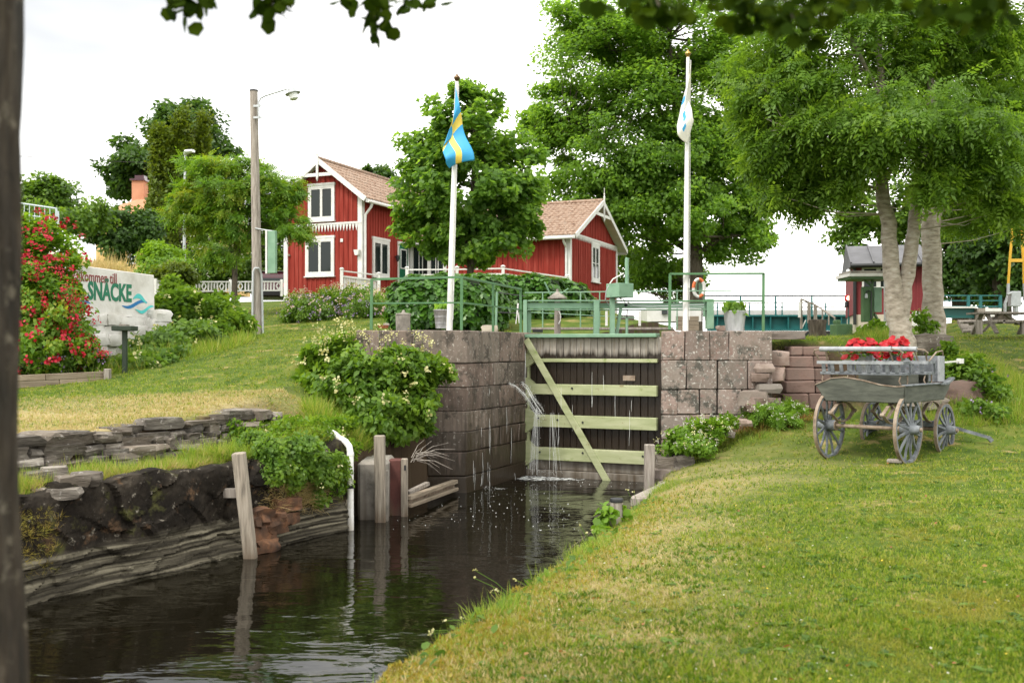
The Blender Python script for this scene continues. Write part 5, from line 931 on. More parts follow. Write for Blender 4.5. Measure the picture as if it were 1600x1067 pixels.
# ------------------------------------------------------------------ flag poles, flags, pots
def flagpole(label, base, top, fin):
    t = thing('flag_pole', label, 'flag pole', base); m = MB(); m.tube([base+Vector((0, 0, -.05)), base.lerp(top, .5), top], [.052, .045, .030], 14); m.build('pole', M['polewhite'], t, world=True)
    m = MB(); m.lathe([(.026, -.02), (.03, 0), (.02, .015), (.042, .035), (.054, .062), (.044, .09), (.024, .102), (.012, .125), (.001, .145)], top, 14); m.build('finial', M[fin], t, world=True); 
    m = MB(); r0 = base.lerp(top, .04)+Vector((.06, -.05, 0)); m.tube([r0, base.lerp(top, .5)+Vector((.05, -.05, 0)), top+Vector((.033, -.03, -.05))], .004, 5); m.build('halyard', M['white'], t, world=True)
    c = base.lerp(top, .17); m = MB(); m.bar(c+Vector((.05, -.03, -.06)), c+Vector((.055, -.03, .10)), .02, .02, up=(0, 1, 0)); m.build('cleat', M['polewhite'], t, world=True, smooth=0); return t
def flag(name, label, pole_top, pos, ns, nt_, colour, mats):
    V = []; Fc = []; MI = []
    for i in range(ns+1):
        for j in range(nt_+1): V.append(pole_top+pos(i/ns, j/nt_))
    for i in range(ns):
        for j in range(nt_): Fc.append((i*(nt_+1)+j, i*(nt_+1)+j+1, (i+1)*(nt_+1)+j+1, (i+1)*(nt_+1)+j)); MI.append(colour((i+.5)/ns, (j+.5)/nt_))
    t = thing(name, label, 'flag', pole_top); m = MB(); m.add(V, Fc); me = m
    o = m.build('cloth', [M[k] for k in mats], t, world=True, smooth=60)
    o.data.polygons.foreach_set('material_index', MI); a = o.data.attributes.new('rnd', 'FLOAT', 'POINT'); a.data.foreach_set('value', np.full(len(o.data.vertices), .5, dtype=np.float32))
    md = o.modifiers.new('cloth_thickness', 'SOLIDIFY'); md.thickness = .004; return t
b1, t1 = at(702, 515, 16.45), at(714, 128, 16.45); flagpole('white flag pole carrying the blue and yellow flag', b1, t1, 'brass')
ax = (b1-t1).normalized()
def fp1(s, t):
    p = ax*(.08+s*.82); fall = t**.85*1.26*(1-.50*s)
    x = -.02-.34*math.sin(min(1, t*1.35)*math.pi*.62)*s**.8*(1-t*.25)+t*.30*(1-s*.35)+.045*math.sin(9*t+3*s)*t
    y = -.05-.10*min(1, t*5)-.07*math.sin(7.5*t+1.0+1.5*s)*min(1, t*3)
    return p+Vector((x, y, -fall*(1-.12*s)))
flag('national_flag', 'limp blue flag with a yellow cross hanging from the left pole', t1, fp1, 26, 40, lambda s, t: 1 if (abs(s-.5) < .11 or .31 < t < .45) else 0, ['flagblue', 'flagyellow'])
b2, t2 = at(1071, 517, 17.5), at(1075, 90, 17.5); flagpole('white flag pole carrying the white flag with blue marks', b2, t2, 'gold')
ax2 = (b2-t2).normalized()
def fp2(s, t):
    p = ax2*(.06+s*.88); fall = t**.9*1.10*(1-.42*s)
    x = .045-.36*math.sin(t*math.pi*.8)*(.45+.55*s)+.15*t+.03*math.sin(11*t+2*s)*t
    y = -.04-.10*min(1, t*5)-.07*math.sin(8*t+.6+1.5*s)*min(1, t*3)
    return p+Vector((x, y, -fall*(1-.05*s)))
def c2(s, t):
    if .30 < s < .72:
        u = t*9; k = int(u) % 3
        if .22 < t < .38 and abs(s-.5+.6*(t-.3)) < .09: return 1
        if .42 < t < .50 and s < .55: return 2
        if .55 < t < .74 and abs(s-.45-.5*(t-.65)) < .10: return 1
        if .80 < t < .88 and s > .5: return 1
    return 0
flag('white_flag', 'limp white flag with light blue and green marks hanging from the right pole', t2, fp2, 26, 40, c2, ['flagwhite', 'flagblue', 'flaggreen'])
def bucket(label, c, r0, r1, h, mt='zinc', bands=2):
    t = thing('zinc_bucket', label, 'bucket', c); m = MB(); prof = [(r0, 0), (r0*1.0, .01), (r1, h), (r1*1.045, h+.004), (r1*1.045, h+.018), (r1*.97, h+.018), (r1*.95, h-.03), (.001, h-.04)]; m.lathe(prof, (0, 0, 0), 26); m.build('pail', M[mt], t, smooth=50)
    for i in range(bands): z = h*(.3+.35*i); r = r0+(r1-r0)*z/h; m = MB(); m.lathe([(r+.001, z-.006), (r+.005, z), (r+.001, z+.006)], (0, 0, 0), 26); m.build('band', M[mt], t, smooth=60)
    return t
def upright_leaves(label, c, r, h, n, mat, seed, name='potted_plant', cat='plant', size=.10):
    g = np.random.default_rng(seed); a = g.uniform(0, 6.283, n); rr = r*np.sqrt(g.random(n)); T = np.stack([rr*np.cos(a), rr*np.sin(a), g.uniform(-.02, h*.55, n)], -1)
    up = np.stack([np.cos(a)*rr/r*1.0, np.sin(a)*rr/r*1.0, np.ones(n)*1.1], -1)+g.normal(size=(n, 3))*.35
    nm = np.stack([np.cos(a), np.sin(a), np.full(n, .5)], -1)+g.normal(size=(n, 3))*.4
    t = thing(name, label, cat, c); scatter('foliage', LEAF, T, frames(nm, g, up), g.uniform(.7, 1.3, n)*size, mat, t, rv=g.random(n), kind='stuff'); return t
c = at(690, 513, 16.9); bucket('zinc bucket with lettuce green plant left of the flag pole on the left wall', c, .10, .135, .30); upright_leaves('pale green leafy plant in the bucket on the left wall', c+Vector((0, 0, .28)), .11, .16, 90, M['lettuce'], 1)
c = at(1148, 519, 17.6); bucket('large zinc bucket on the right lock wall inside the pipe railing', c, .155, .195, .36, bands=0); upright_leaves('bright green leafy plant in the large bucket on the right wall', c+Vector((0, 0, .34)), .18, .20, 150, M['bright'], 2, size=.12)
p = at(599, 513, 16.7); t = thing('terracotta_dish', 'flat terracotta dish with stones by the left railing post', 'dish', p); m = MB(); m.lathe([(.07, 0), (.10, .05), (.092, .05), (.06, .01), (.001, .01)], (0, 0, 0), 18); m.build('dish', M['terracotta'], t); m = MB(); m.blob((.05, 0, .06), (.10, .08, .05), 3); m.build('stone', M['concrete'], t)
o = MB().blob(at(765, 514, 17.4), (.28, .2, .13), 9, .1, lvl=3).build('boulder', M['beige'], smooth=40); tag(o, 'small pale stone on the left lock wall by the railing', 'rock')
o = MB().blob(at(1140, 513, 18.6), (.5, .3, .10), 10, .1, lvl=3).build('boulder', M['stone'], smooth=40); tag(o, 'flat stone on the turf behind the right lock wall bucket', 'rock')
o = MB().blob(at(1225, 524, 18.6), (.75, .5, .16), 12, .1, lvl=3).build('boulder', M['stone'], smooth=40); tag(o, 'flat lichen grey stone at the right end of the right lock wall', 'rock')

# ------------------------------------------------------------------ posts, pipe and beams on the left bank
def wpost(label, pts, w_, d_, mt='postwood', cat='mooring post'):
    t = thing('mooring_post', label, cat, pts[0]); m = MB(); m.bar(pts[0], pts[1], w_, d_, up=(0, 1, 0)); m.build('shaft', M[mt], t, world=True, smooth=0, bevel=.012); return t
a = at(391, 862, 10.98); wpost('grey wooden post leaning left out of the water before the dark rock', (a+Vector((.03, 0, -.3)), at(373, 707, 10.9)), .135, .12)
MB().bar(at(345, 770, 11.0), at(378, 770, 10.95), .05, .10).build('bracket_beam', M['greywood'], bpy.data.objects['mooring_post'], world=True, smooth=0)
t = wpost('upright grey post standing before the brown concrete block', (at(595, 812, 13.25)+Vector((0, 0, -.3)), at(593, 680, 13.25)), .14, .12)
t = thing('concrete_block', 'weathered concrete block behind the upright grey post by the white pipe', 'block', at(578, 812, 13.5)); p0, p1 = at(560, 835, 13.5), at(600, 720, 13.5)
m = MB(); m.span(p0.x, p1.x+.05, 13.4, 14.3, -.4, p1.z); m.build('block', M['concrete'], t, world=True, smooth=0, bevel=.04)
t = wpost('narrow post with a dark slot beside the red brown steel pile', (at(632, 806, 13.7)+Vector((0, 0, -.3)), at(632, 716, 13.7)), .09, .10)
m = MB(); p = at(633, 731, 13.64); m.span(p.x-.012, p.x+.012, p.y-.02, p.y+.0, p.z-.03, p.z+.04); m.build('slot', M['black'], t, world=True, smooth=0)
t = thing('steel_pile', 'dark red brown steel pile between the two grey posts', 'pile', at(617, 808, 13.75)); p0, p1 = at(607, 808, 13.75), at(627, 718, 13.75); m = MB(); m.span(p0.x, p1.x, 13.75, 13.95, -.4, p1.z)
mt_ = pmat('red_brown_pile', [(.07, .025, .02), (.12, .04, .032)], scale=4, bump=.4, zfade=(-.1, .25, (.10, .065, .04))); m.build('pile', mt_, t, world=True, smooth=0, bevel=.015)
a = at(603, 812, 13.35); MB().bar((a.x+.01, 13.35, -.4), (a.x+.01, 13.35, at(0, 735, 13.35).z), .05, .1, up=(0, 1, 0)).build('flange', M['concrete'], t, world=True, smooth=0)
t = thing('waling_beam', 'pair of grooved timber beams running from the slotted post to the lock wall', 'beam', at(672, 775, 14.8)); a0, a1, b0, b1 = at(637, 778, 13.8), at(637, 790, 13.8), at(711, 752, 15.75), at(711, 763.5, 15.75)
MB().bar(a0, b0, .10, .06).build('upper_beam', M['plankwood'], t, world=True, smooth=0, bevel=.006); MB().bar(a1, b1, .12, .05).build('lower_beam', M['plankwood'], t, world=True, smooth=0, bevel=.006)
MB().bar(a0.lerp(a1, .5)+Vector((-.03, .03, 0)), b0.lerp(b1, .5)+Vector((-.03, .03, 0)), .04, .10).build('groove_board', M['rust'], t, world=True, smooth=0)
MB().bar(at(637, 770, 14.3), at(668, 755, 14.7), .08, .05).build('loose_board', M['greywood'], t, world=True, smooth=0)
dp = thing('drain_pipe', 'white plastic drain pipe bent out of the bank and down into the water', 'pipe', at(548, 822, 12.65)); 
m = MB(); m.tube([at(516, 676, 13.2)+Vector((-.1, .3, .06)), at(519, 677, 13.05), at(530, 684, 12.85), at(540, 690, 12.7), at(545.5, 697, 12.65), at(547.5, 708, 12.65), at(547.5, 760, 12.65), at(548, 838, 12.65)], .041, 14); m.build('pipe', M['pvc'], dp, world=True, smooth=60)
for y in (709, 760): m = MB(); m.tube([at(547.5, y-2, 12.65), at(547.5, y+2.5, 12.65)], .046, 14); m.build('collar', M['pvc'] if y == 709 else M['black'], dp, world=True)
m = MB(); m.tube([at(513, 674.5, 13.12), at(524, 681, 12.94)], .055, 14); m.build('sleeve', M['pvc'], dp, world=True)
# right bank posts
t = wpost('pale grey square post at the right foot of the lock gate', (at(1014, 768, 15.4)+Vector((0, 0, -.3)), at(1015, 694, 15.4)), .155, .13, 'greywood')
b = on(963, 10.9); b.z -= .1; t = thing('bank_bollard', 'round grey wooden bollard with black metal cap at the grassy water edge', 'bollard', b); tp = at(963.5, 781, 10.9)
m = MB(); m.tube([b, tp], [.072, .068], 16); m.build('shaft', M['greywood'], t, world=True); m = MB(); m.lathe([(.074, -.02), (.077, 0), (.070, .018), (.045, .012), (.001, .012)], tp, 18); m.v = [(x, y, z) for x, y, z in m.v]; m.build('cap', M['black'], t, world=True)

# ------------------------------------------------------------------ wagon
WG = Vector((5.18, 14.5, g1(5.18, 14.5)-.005)); wg = thing('horse_wagon', 'old grey horse wagon with wooden spoked wheels and two slatted benches on the lawn', 'wagon', WG, -R(42.6))
def wheel(x, y, r, hubd):

    zc = r-.01; c = Vector((x, y, zc)); n = 40
    def ring(r0, r1, w_, nm, mat, par):
        m = MB(); V = []; Fc = []
        for i in range(n):
            a = 2*math.pi*i/n
            for rr, xx in ((r0, -w_/2), (r1, -w_/2), (r1, w_/2), (r0, w_/2)): V.append((x+xx, y+rr*math.cos(a), zc+rr*math.sin(a)))
        for i in range(n):
            j = (i+1) % n
            for k in range(4): Fc.append((i*4+k, i*4+(k+1) % 4, j*4+(k+1) % 4, j*4+k))
        m.add(V, Fc); return m.build(nm, mat, par)
    wo = ring(r-.055, r-.012, .042, 'wheel', M['wagongrey'], wg); ring(r-.0125, r, .046, 'tyre', M['rust'], wo)
    m = MB(); m.tube([(x-hubd*.11, y, zc), (x-hubd*.03, y, zc), (x+hubd*.03, y, zc), (x+hubd*.08, y, zc), (x+hubd*.17, y, zc)], [.075, .085, .088, .07, .058], 16); m.build('hub', M['wagongrey'], wo)
    m = MB(); m.tube([(x+hubd*.171, y, zc), (x+hubd*.20, y, zc)], .03, 10); m.build('hub_cap', M['rust'], wo)
    m = MB(); m.tube([(x-hubd*.10, y, zc), (x-hubd*.112, y, zc)], .078, 16); m.build('hub_band', M['rust'], wo)
    for k in range(12):
        a = 2*math.pi*(k+.5)/12; d = Vector((0, math.cos(a), math.sin(a))); m = MB(); m.bar(c+d*.07+Vector((hubd*.035, 0, 0)), c+d*(r*.62), .034, .026, up=(1, 0, 0)); m.bar(c+d*(r*.62), c+d*(r-.05), .026, .026, up=(1, 0, 0)); m.build('spoke', M['wagongrey'], wo, smooth=0)
for sx in (-1, 1): wheel(sx*.585, 0, .50, sx); wheel(sx*.57, 1.49, .405, sx)
def wb(nm, mt, *boxes, bev=.006):
    m = MB()
    for b in boxes: m.span(*b)
    return m.build(nm, M[mt], wg, smooth=0, bevel=bev)
m = MB(); m.tube([(-.5, 0, .49), (.5, 0, .49)], .028, 8); m.build('rear_axle', M['rust'], wg); m = MB(); m.tube([(-.5, 1.49, .395), (.5, 1.49, .395)], .028, 8); m.build('front_axle', M['rust'], wg)
wb('bolster', 'wagongrey', (-.42, .42, 1.43, 1.55, .43, .52)); m = MB(); m.bar((0, 0, .49), (0, 1.49, .46), .06, .06); m.build('reach_pole', M['wagongrey'], wg, smooth=0)
m = MB(); m.bar((.10, 1.50, .42), (.62, 1.86, .40), .045, .05); m.bar((.62, 1.86, .40), (1.0, 2.15, .26), .045, .05); m.bar((1.0, 2.15, .26), (1.04, 2.18, .20), .05, .06); m.build('drawbar', M['wagongrey'], wg, smooth=0)
m = MB(); m.bar((-.35, 1.6, .42), (.12, 1.9, .38), .045, .05); m.bar((.5, 1.62, .42), (.14, 1.95, .38), .045, .05); m.build('hounds', M['wagongrey'], wg, smooth=0)
for y, zc, ht in ((0, .70, .15), (1.49, .66, .17)):          # elliptic springs across and along
    for sx in (-.38, .38):
        for s in (-1, 1): m = MB(); m.bar((sx, y-.40, zc), (sx, y-.2, zc+s*ht*.75), .05, .016); m.bar((sx, y-.2, zc+s*ht*.75), (sx, y, zc+s*ht), .05, .016); m.bar((sx, y, zc+s*ht), (sx, y+.2, zc+s*ht*.75), .05, .016); m.bar((sx, y+.2, zc+s*ht*.75), (sx, y+.40, zc), .05, .016); m.build('leaf_spring', M['rust'], wg, smooth=0)
        m = MB(); m.tube([(sx-.03, y-.40, zc), (sx+.03, y-.40, zc)], .026, 8); m.tube([(sx-.03, y+.40, zc), (sx+.03, y+.40, zc)], .026, 8); m.build('spring_eye', M['rust'], wg)
wb('floor', 'wagongrey', (-.60, .60, -.20, 1.40, .86, .90))
rear = [(-.70, 1.09), (-.66, 1.05), (-.54, .87), (.60, .87), (.62, 1.10), (.5, 1.09), (.28, 1.11), (.02, 1.17), (-.25, 1.21), (-.45, 1.19), (-.6, 1.13)]
m = MB(); m.prism(rear, lambda a, d, z: (a, d, z), -.235, -.203); m.build('rear_panel', M['wagongreen'], wg, smooth=0, bevel=.005)
m = MB(); m.prism([(a, z+.001) for a, z in rear[4:]+[(-.7, 1.09)]]+[(-.7, 1.105), (-.6, 1.145), (-.45, 1.205), (-.25, 1.225), (.02, 1.185), (.28, 1.125), (.5, 1.105), (.62, 1.115)], lambda a, d, z: (a, d, z), -.245, -.195); m.build('top_edge', M['rust'], wg, smooth=0)
for sx, nm in ((1, 'side_panel'), (-1, 'side_panel')):
    m = MB(); m.prism([(-.203, .87), (1.30, .87), (1.52, 1.02), (1.62, 1.16), (1.50, 1.13), (1.34, 1.08), (1.1, 1.10), (.3, 1.10), (-.203, 1.10)], lambda a, d, z: (d, a, z), sx*.61-.015, sx*.61+.015); m.build(nm, M['wagongreen'], wg, smooth=0, bevel=.005)
    wb('side_sill', 'wagongrey', (sx*.61-.045, sx*.61+.045, -.195, 1.10, 1.101, 1.125))
    m = MB(); m.bar((sx*.62, 1.08, 1.11), (sx*.62, 1.36, 1.10), .09, .03); m.bar((sx*.62, 1.36, 1.10), (sx*.62, 1.66, 1.18), .09, .03); m.build('side_sill', M['wagongrey'], wg, smooth=0)
wb('dash_board', 'wagongrey', (-.55, .58, 1.43, 1.47, 1.12, 1.52)); wb('box_side', 'wagonlight', (.55, .585, 1.24, 1.44, 1.13, 1.52)); wb('box_side', 'wagongrey', (-.585, -.55, 1.24, 1.44, 1.13, 1.52))
m = MB(); m.bar((.56, 1.44, 1.42), (.66, 1.85, 1.44), .025, .025); m.box((.67, 1.88, 1.44), (.07, .09, .075), rz=-.2); m.build('brake_lever', M['white'], wg, smooth=0)
def bench(y0, w0, w1, first):
    bo = wb('bench', 'wagongrey', (w0, w1, y0, y0+.34, 1.25, 1.29)); 
    def sub(nm, mt, mm, sm=0): return mm.build(nm, M[mt], bo, smooth=sm)
    m = MB(); m.bar((w0-.03, y0-.03, 1.43), (w1+.03, y0-.03, 1.43), .03, .045); sub('back_rail', 'wagonlight', m)
    n = 9
    for i in range(n): a = w0+(w1-w0)*(i+.5)/n; m = MB(); m.bar((a, y0-.005, 1.29), (a, y0-.03, 1.41), .055, .014, up=(0, 1, 0)); sub('slat', 'wagongrey', m)
    for s, a in ((-1, w0), (1, w1)):
        m = MB(); m.bar((a, y0-.02, 1.43), (a, y0+.30, 1.43), .03, .04); m.bar((a, y0+.30, 1.43), (a, y0+.32, 1.28), .03, .03); sub('arm_rail', 'wagongrey', m)
        m = MB(); m.tube([(a*.94, y0+.28, 1.25), (a*.94, y0+.29, 1.18), (a*.94, y0+.28, 1.12)], .011, 6); sub('bracket', 'rust', m, 40); m = MB(); m.tube([(a*.94, y0+.04, 1.25), (a*.94-.015, y0+.02, 1.17), (a*.94, y0+.04, 1.12)], .011, 6); sub('bracket', 'rust', m, 40)
        m = MB(); m.tube([(a, y0+.02, 1.43), (a+s*.01, y0-.06, 1.52), (a+s*.05, y0-.10, 1.57), (a+s*.02, y0-.14, 1.61), (a-s*.10, y0-.12, 1.625)], .012, 6); sub('iron_stay', 'rust', m, 40); m = MB(); m.tube([(a-s*.12, y0, 1.43), (a-s*.14, y0-.10, 1.60)], .012, 6); sub('iron_stay', 'rust', m, 40)
    m = MB(); m.tube([(w0+.06, y0-.12, 1.625), (w1-.10, y0-.12, 1.625)], .037, 12); sub('back_bar', 'wagonlight', m, 50)
bench(-.16, -.66, .56, 1); bench(.62, -.62, .62, 0)
wb('bench_riser', 'wagongreen', (-.40, .50, .60, .63, .90, 1.25)); wb('bench_riser', 'wagongreen', (-.40, .50, 1.0, 1.03, .90, 1.25))
m = MB(); m.tube([(.62, .66, 1.43), (.62, 1.0, 1.58), (.6, 1.30, 1.60), (.57, 1.44, 1.50)], .012, 6); m.build('hand_iron', M['rust'], wg)
o = MB().box(at(1398, 720.5, 14.0)+Vector((0, 0, .005)), (.20, .12, .05), rz=-.5).build('wheel_chock', M['greywood'], smooth=0, bevel=.01); tag(o, 'small wooden block under the near rear wagon wheel', 'block')
WM = Matrix.Translation(WG) @ Matrix.Rotation(-R(42.6), 4, 'Z')
c = WM @ Vector((-.08, .06, 1.292)); bucket('zinc bucket of red petunias on the near wagon bench', c, .085, .12, .25); b1c = c
c = WM @ Vector((.10, .82, 1.292)); bucket('ribbed zinc bucket of red petunias on the far wagon bench', c, .10, .12, .22, bands=3); b2c = c
for c, lab, sd, n in ((b1c, 'red petunias spilling from the bucket on the near wagon bench', 1, 80), (b2c, 'red petunias spilling from the bucket on the far wagon bench', 2, 85)):
    g = np.random.default_rng(sd); t = thing('red_petunias', lab, 'flowers', c+Vector((0, 0, .30)))
    a = g.uniform(0, 6.283, n); rr = .27*np.sqrt(g.random(n)); T = np.stack([rr*np.cos(a)-.03, rr*np.sin(a), .14*(1-(rr/.27)**2)+g.uniform(-.06, .07, n)-.07*(rr > .22)], -1)
    FL = (np.array([(0, 0, -.25)]+[(math.cos(k*math.pi/5)*(.55 if k % 2 else .48), math.sin(k*math.pi/5)*(.55 if k % 2 else .48), .06 if k % 2 else -.0) for k in range(10)]), np.array([(0, 1+2*k, 2+2*k, 1+(2*k+2) % 10) for k in range(5)]))
    nn = np.stack([np.cos(a)*rr*3, np.sin(a)*rr*3-.5, np.ones(n)], -1)+g.normal(size=(n, 3))*.35
    scatter('blossoms', FL, T, frames(nn, g), g.uniform(.075, .115, n), M['petunia'], t, rv=g.random(n), kind='stuff')
    n2 = 160; a = g.uniform(0, 6.283, n2); rr = .24*np.sqrt(g.random(n2)); T = np.stack([rr*np.cos(a), rr*np.sin(a), .08*(1-(rr/.25)**2)+g.uniform(-.12, .02, n2)], -1); scatter('foliage', LEAF, T, frames(g.normal(size=(n2, 3))+(0, 0, .6), g), g.uniform(.04, .07, n2), M['shrub'], t, kind='stuff')

# ------------------------------------------------------------------ white water
g = np.random.default_rng(5); t = thing('leaking_water', 'white jets of water spraying from the left wall beside the gate', 'water jet', at(830, 640, 17.6))
def strands(pts, n, spread, r):
    pts = [np.array(tuple(p)) for p in pts]
    for _ in range(n):
        o = g.normal(size=3)*spread; k0 = g.integers(0, 2) if len(pts) > 3 else 0; path = [Vector(p+o*(.25+.9*i/len(pts))+g.normal(size=3)*spread*.12) for i, p in enumerate(pts)][k0:]
        wm.tube(path, [r*g.uniform(.4, 1.3)*(.5+.5*math.sin(2.9*(i+.3)/len(path)+.2)) for i in range(len(path))], 5)
def drip(px, y0, y1, d, n, w_):
    for _ in range(int(n*.3+.6)):
        x = px+g.normal()*w_; a = g.uniform(y0, y1-10); b = min(y1, a+g.uniform(12, 60)); wm.tube([at(x, a, d), at(x+g.normal()*.4, (a+b)/2, d), at(x+g.normal()*.5, b, d)], [.0015, .0028, .0012], 4)
wm = MB()
pa = [at(796, 600, 17.3), at(806, 603, 17.35), at(818, 614, 17.4), at(830, 630, 17.5), at(842, 650, 17.55)]; pb = [at(815, 598, 17.7), at(824, 606, 17.65), at(832, 622, 17.6), at(848, 645, 17.6)]
strands(pa, 7, .036, .0036); strands(pb, 6, .04, .0032); strands([at(840, 640, 17.55), at(838, 680, 17.55), at(836, 740, 17.55)], 10, .075, .0028); strands([at(862, 645, 17.6), at(864, 700, 17.6), at(866, 742, 17.6)], 6, .08, .0024)
drip(927, 570, 690, 17.55, 5, 1.2); drip(985, 570, 745, 17.25, 8, 1.4); drip(872, 540, 735, 17.75, 6, 1.5); drip(890, 560, 700, 17.75, 6, 12); drip(960, 570, 740, 17.4, 6, 12); drip(765, 585, 765, 16.62, 22, 2.5); drip(752, 660, 760, 16.3, 12, 2.2); drip(790, 620, 750, 17.1, 10, 7); drip(822, 520, 600, 17.95, 6, 2); drip(740, 700, 765, 16.05, 6, 3)
wm.build('water_strands', M['foam'], t, world=True, kind='stuff')
DROP = (np.array([(-.16, 0, 0), (0, -.5, .06), (.16, 0, 0), (0, .5, .06)], float), np.array([(0, 1, 2, 3)]))
def streak(pts, n, spread):
    pts = np.array([tuple(p) for p in pts]); u = g.random(n)*(len(pts)-1); i = np.minimum(u.astype(int), len(pts)-2); f = (u-i)[:, None]
    return pts[i]*(1-f)+pts[i+1]*f+g.normal(size=(n, 3))*spread*(.3+u[:, None]/len(pts)), (pts[i+1]-pts[i])
TT = []; DD = []
for pth, n, sp in ((pa, 420, .055), (pb, 360, .06), ([at(846, 640, 17.6), at(838, 690, 17.6), at(836, 740, 17.6)], 160, .09), ([at(840, 735, 17.5), at(870, 742, 17.4)], 60, .05), ([at(757, 760, 16.2), at(768, 765, 16.2)], 40, .04)):
    T, d = streak(pth, n, sp); TT.append(T); DD.append(d)
T = np.concatenate(TT)-np.array(t.location); d = np.concatenate(DD); scatter('droplets', DROP, T, frames(g.normal(size=(len(T), 3)), g, d), g.uniform(.008, .026, len(T)), M['foam'], t, kind='stuff')
# foam: thin broken sheets on the water where the leaks strike, with loose bubbles drifting off
fm = bpy.data.materials.new('foam_sheet'); fm.use_nodes = True; n_ = fm.node_tree; n_.nodes.clear(); L = n_.links.new
out = node(n_, 'ShaderNodeOutputMaterial'); ms = node(n_, 'ShaderNodeMixShader'); tr = node(n_, 'ShaderNodeBsdfTransparent'); df = node(n_, 'ShaderNodeBsdfDiffuse'); df.inputs[0].default_value = (.72, .74, .73, 1)
gg_ = node(n_, 'ShaderNodeNewGeometry'); mp_ = node(n_, 'ShaderNodeMapping'); mp_.inputs['Rotation'].default_value = (0, 0, R(24)); mp_.inputs['Scale'].default_value = (.8, 1.9, 1); ns = node(n_, 'ShaderNodeTexNoise'); ns.inputs['Scale'].default_value = 11; ns.inputs['Detail'].default_value = 7; ns.inputs['Roughness'].default_value = .72
at2 = node(n_, 'ShaderNodeAttribute', attribute_name='rnd'); ad = node(n_, 'ShaderNodeMath', operation='ADD'); mr_n = node(n_, 'ShaderNodeMapRange'); mr_n.inputs[1].default_value = .96; mr_n.inputs[2].default_value = 1.10
L(gg_.outputs['Position'], mp_.inputs[0]); L(mp_.outputs[0], ns.inputs['Vector']); L(ns.outputs['Fac'], ad.inputs[0]); L(at2.outputs['Fac'], ad.inputs[1]); L(ad.outputs[0], mr_n.inputs[0]); L(mr_n.outputs[0], ms.inputs[0]); L(tr.outputs[0], ms.inputs[1]); L(df.outputs[0], ms.inputs[2]); L(ms.outputs[0], out.inputs[0])
gx2 = np.arange(-1.2, 2.75, .05); gy2 = np.arange(15.6, 18.3, .05); XX, YY = np.meshgrid(gx2, gy2)
u = (XX-.30)*.914+(YY-18.2)*-.404; v = -((XX-.30)*.404+(YY-18.2)*.914)                       # along the gate, out from it
den = .66*np.exp(-((v-.38-.08*np.sin(u*5))/.25)**2)*(.55+.45*np.exp(-((u-.5)/.6)**2))*(u < 2.35)*(u > .0)+.62*np.exp(-(((u-.25)/.38)**2+((v-.45)/.30)**2))+.55*np.exp(-(((XX+.22)/.26)**2+((YY-16.35)/.16)**2))
den = np.where(np.interp(YY, LY, LX) < XX-.03, den, 0)
ii = np.arange(XX.size).reshape(XX.shape); Fq = np.stack([ii[:-1, :-1], ii[:-1, 1:], ii[1:, 1:], ii[1:, :-1]], -1).reshape(-1, 4); keep = den.ravel()[Fq].max(1) > .06
npmesh('foam', np.stack([XX, YY, .006+.02*den*np.abs(np.sin(XX*37)*np.sin(YY*41))], -1).reshape(-1, 3), Fq[keep], np.clip(den, 0, .52).ravel(), fm, kind='stuff')
k3 = 170; P = np.concatenate([np.stack([g.uniform(-1.6, .9, k3), g.uniform(12.6, 16.4, k3)], -1), np.array((.9, 17.3))+g.normal(size=(70, 2))*(.8, .35)]); kk = len(P); ok = (np.interp(P[:, 1], LY, LX) < P[:, 0]-.08) & (P[:, 1] < 17.9-.44*P[:, 0]); S = g.uniform(.005, .014, kk)
BUB = (np.array([(-.5, 0, 0), (0, -.5, 0), (.5, 0, 0), (0, .5, 0), (0, 0, .35)], float), np.array([(0, 1, 4), (1, 2, 4), (2, 3, 4), (3, 0, 4)]))
scatter('bubbles', BUB, np.concatenate([P, np.full((kk, 1), .004)], 1)[ok], zrot(kk, g, .2)[ok], np.stack([S*1.5, S, S], -1)[ok], M['foam'], kind='stuff')
# ------------------------------------------------------------------ trees
def ball(n, g, lo=0.):
    d = g.normal(size=(n, 3)); d /= np.linalg.norm(d, axis=1, keepdims=True); return d*(lo+(1-lo)*g.random(n)[:, None]**(1/2.2))
def crown_clusters(lobes, g):
    """lobes: (centre, radii, count, cluster radius) -> cluster centres spread through each lobe, denser near its skin"""
    C = []; RR = []
    for c, r, n, cr_ in lobes:
        d = ball(n, g, .35); k = 1+.13*np.sin(d[:, 0]*7+c[0])*np.sin(d[:, 2]*6+1)
        C.append(np.array(c)+d*np.array(r)*k[:, None]); RR.append(cr_*g.uniform(.65, 1.25, n))
    return np.concatenate(C), np.concatenate(RR)
def leafy(C, RR, per, g, outc, flat=.62, up=.7):
    n = len(C)*per; i = np.repeat(np.arange(len(C)), per); d = ball(n, g, .15); T = C[i]+d*RR[i][:, None]*np.array((1, 1, flat))
    o = T-outc; o /= np.linalg.norm(o, axis=1, keepdims=True)+1e-6
    return T, o, i
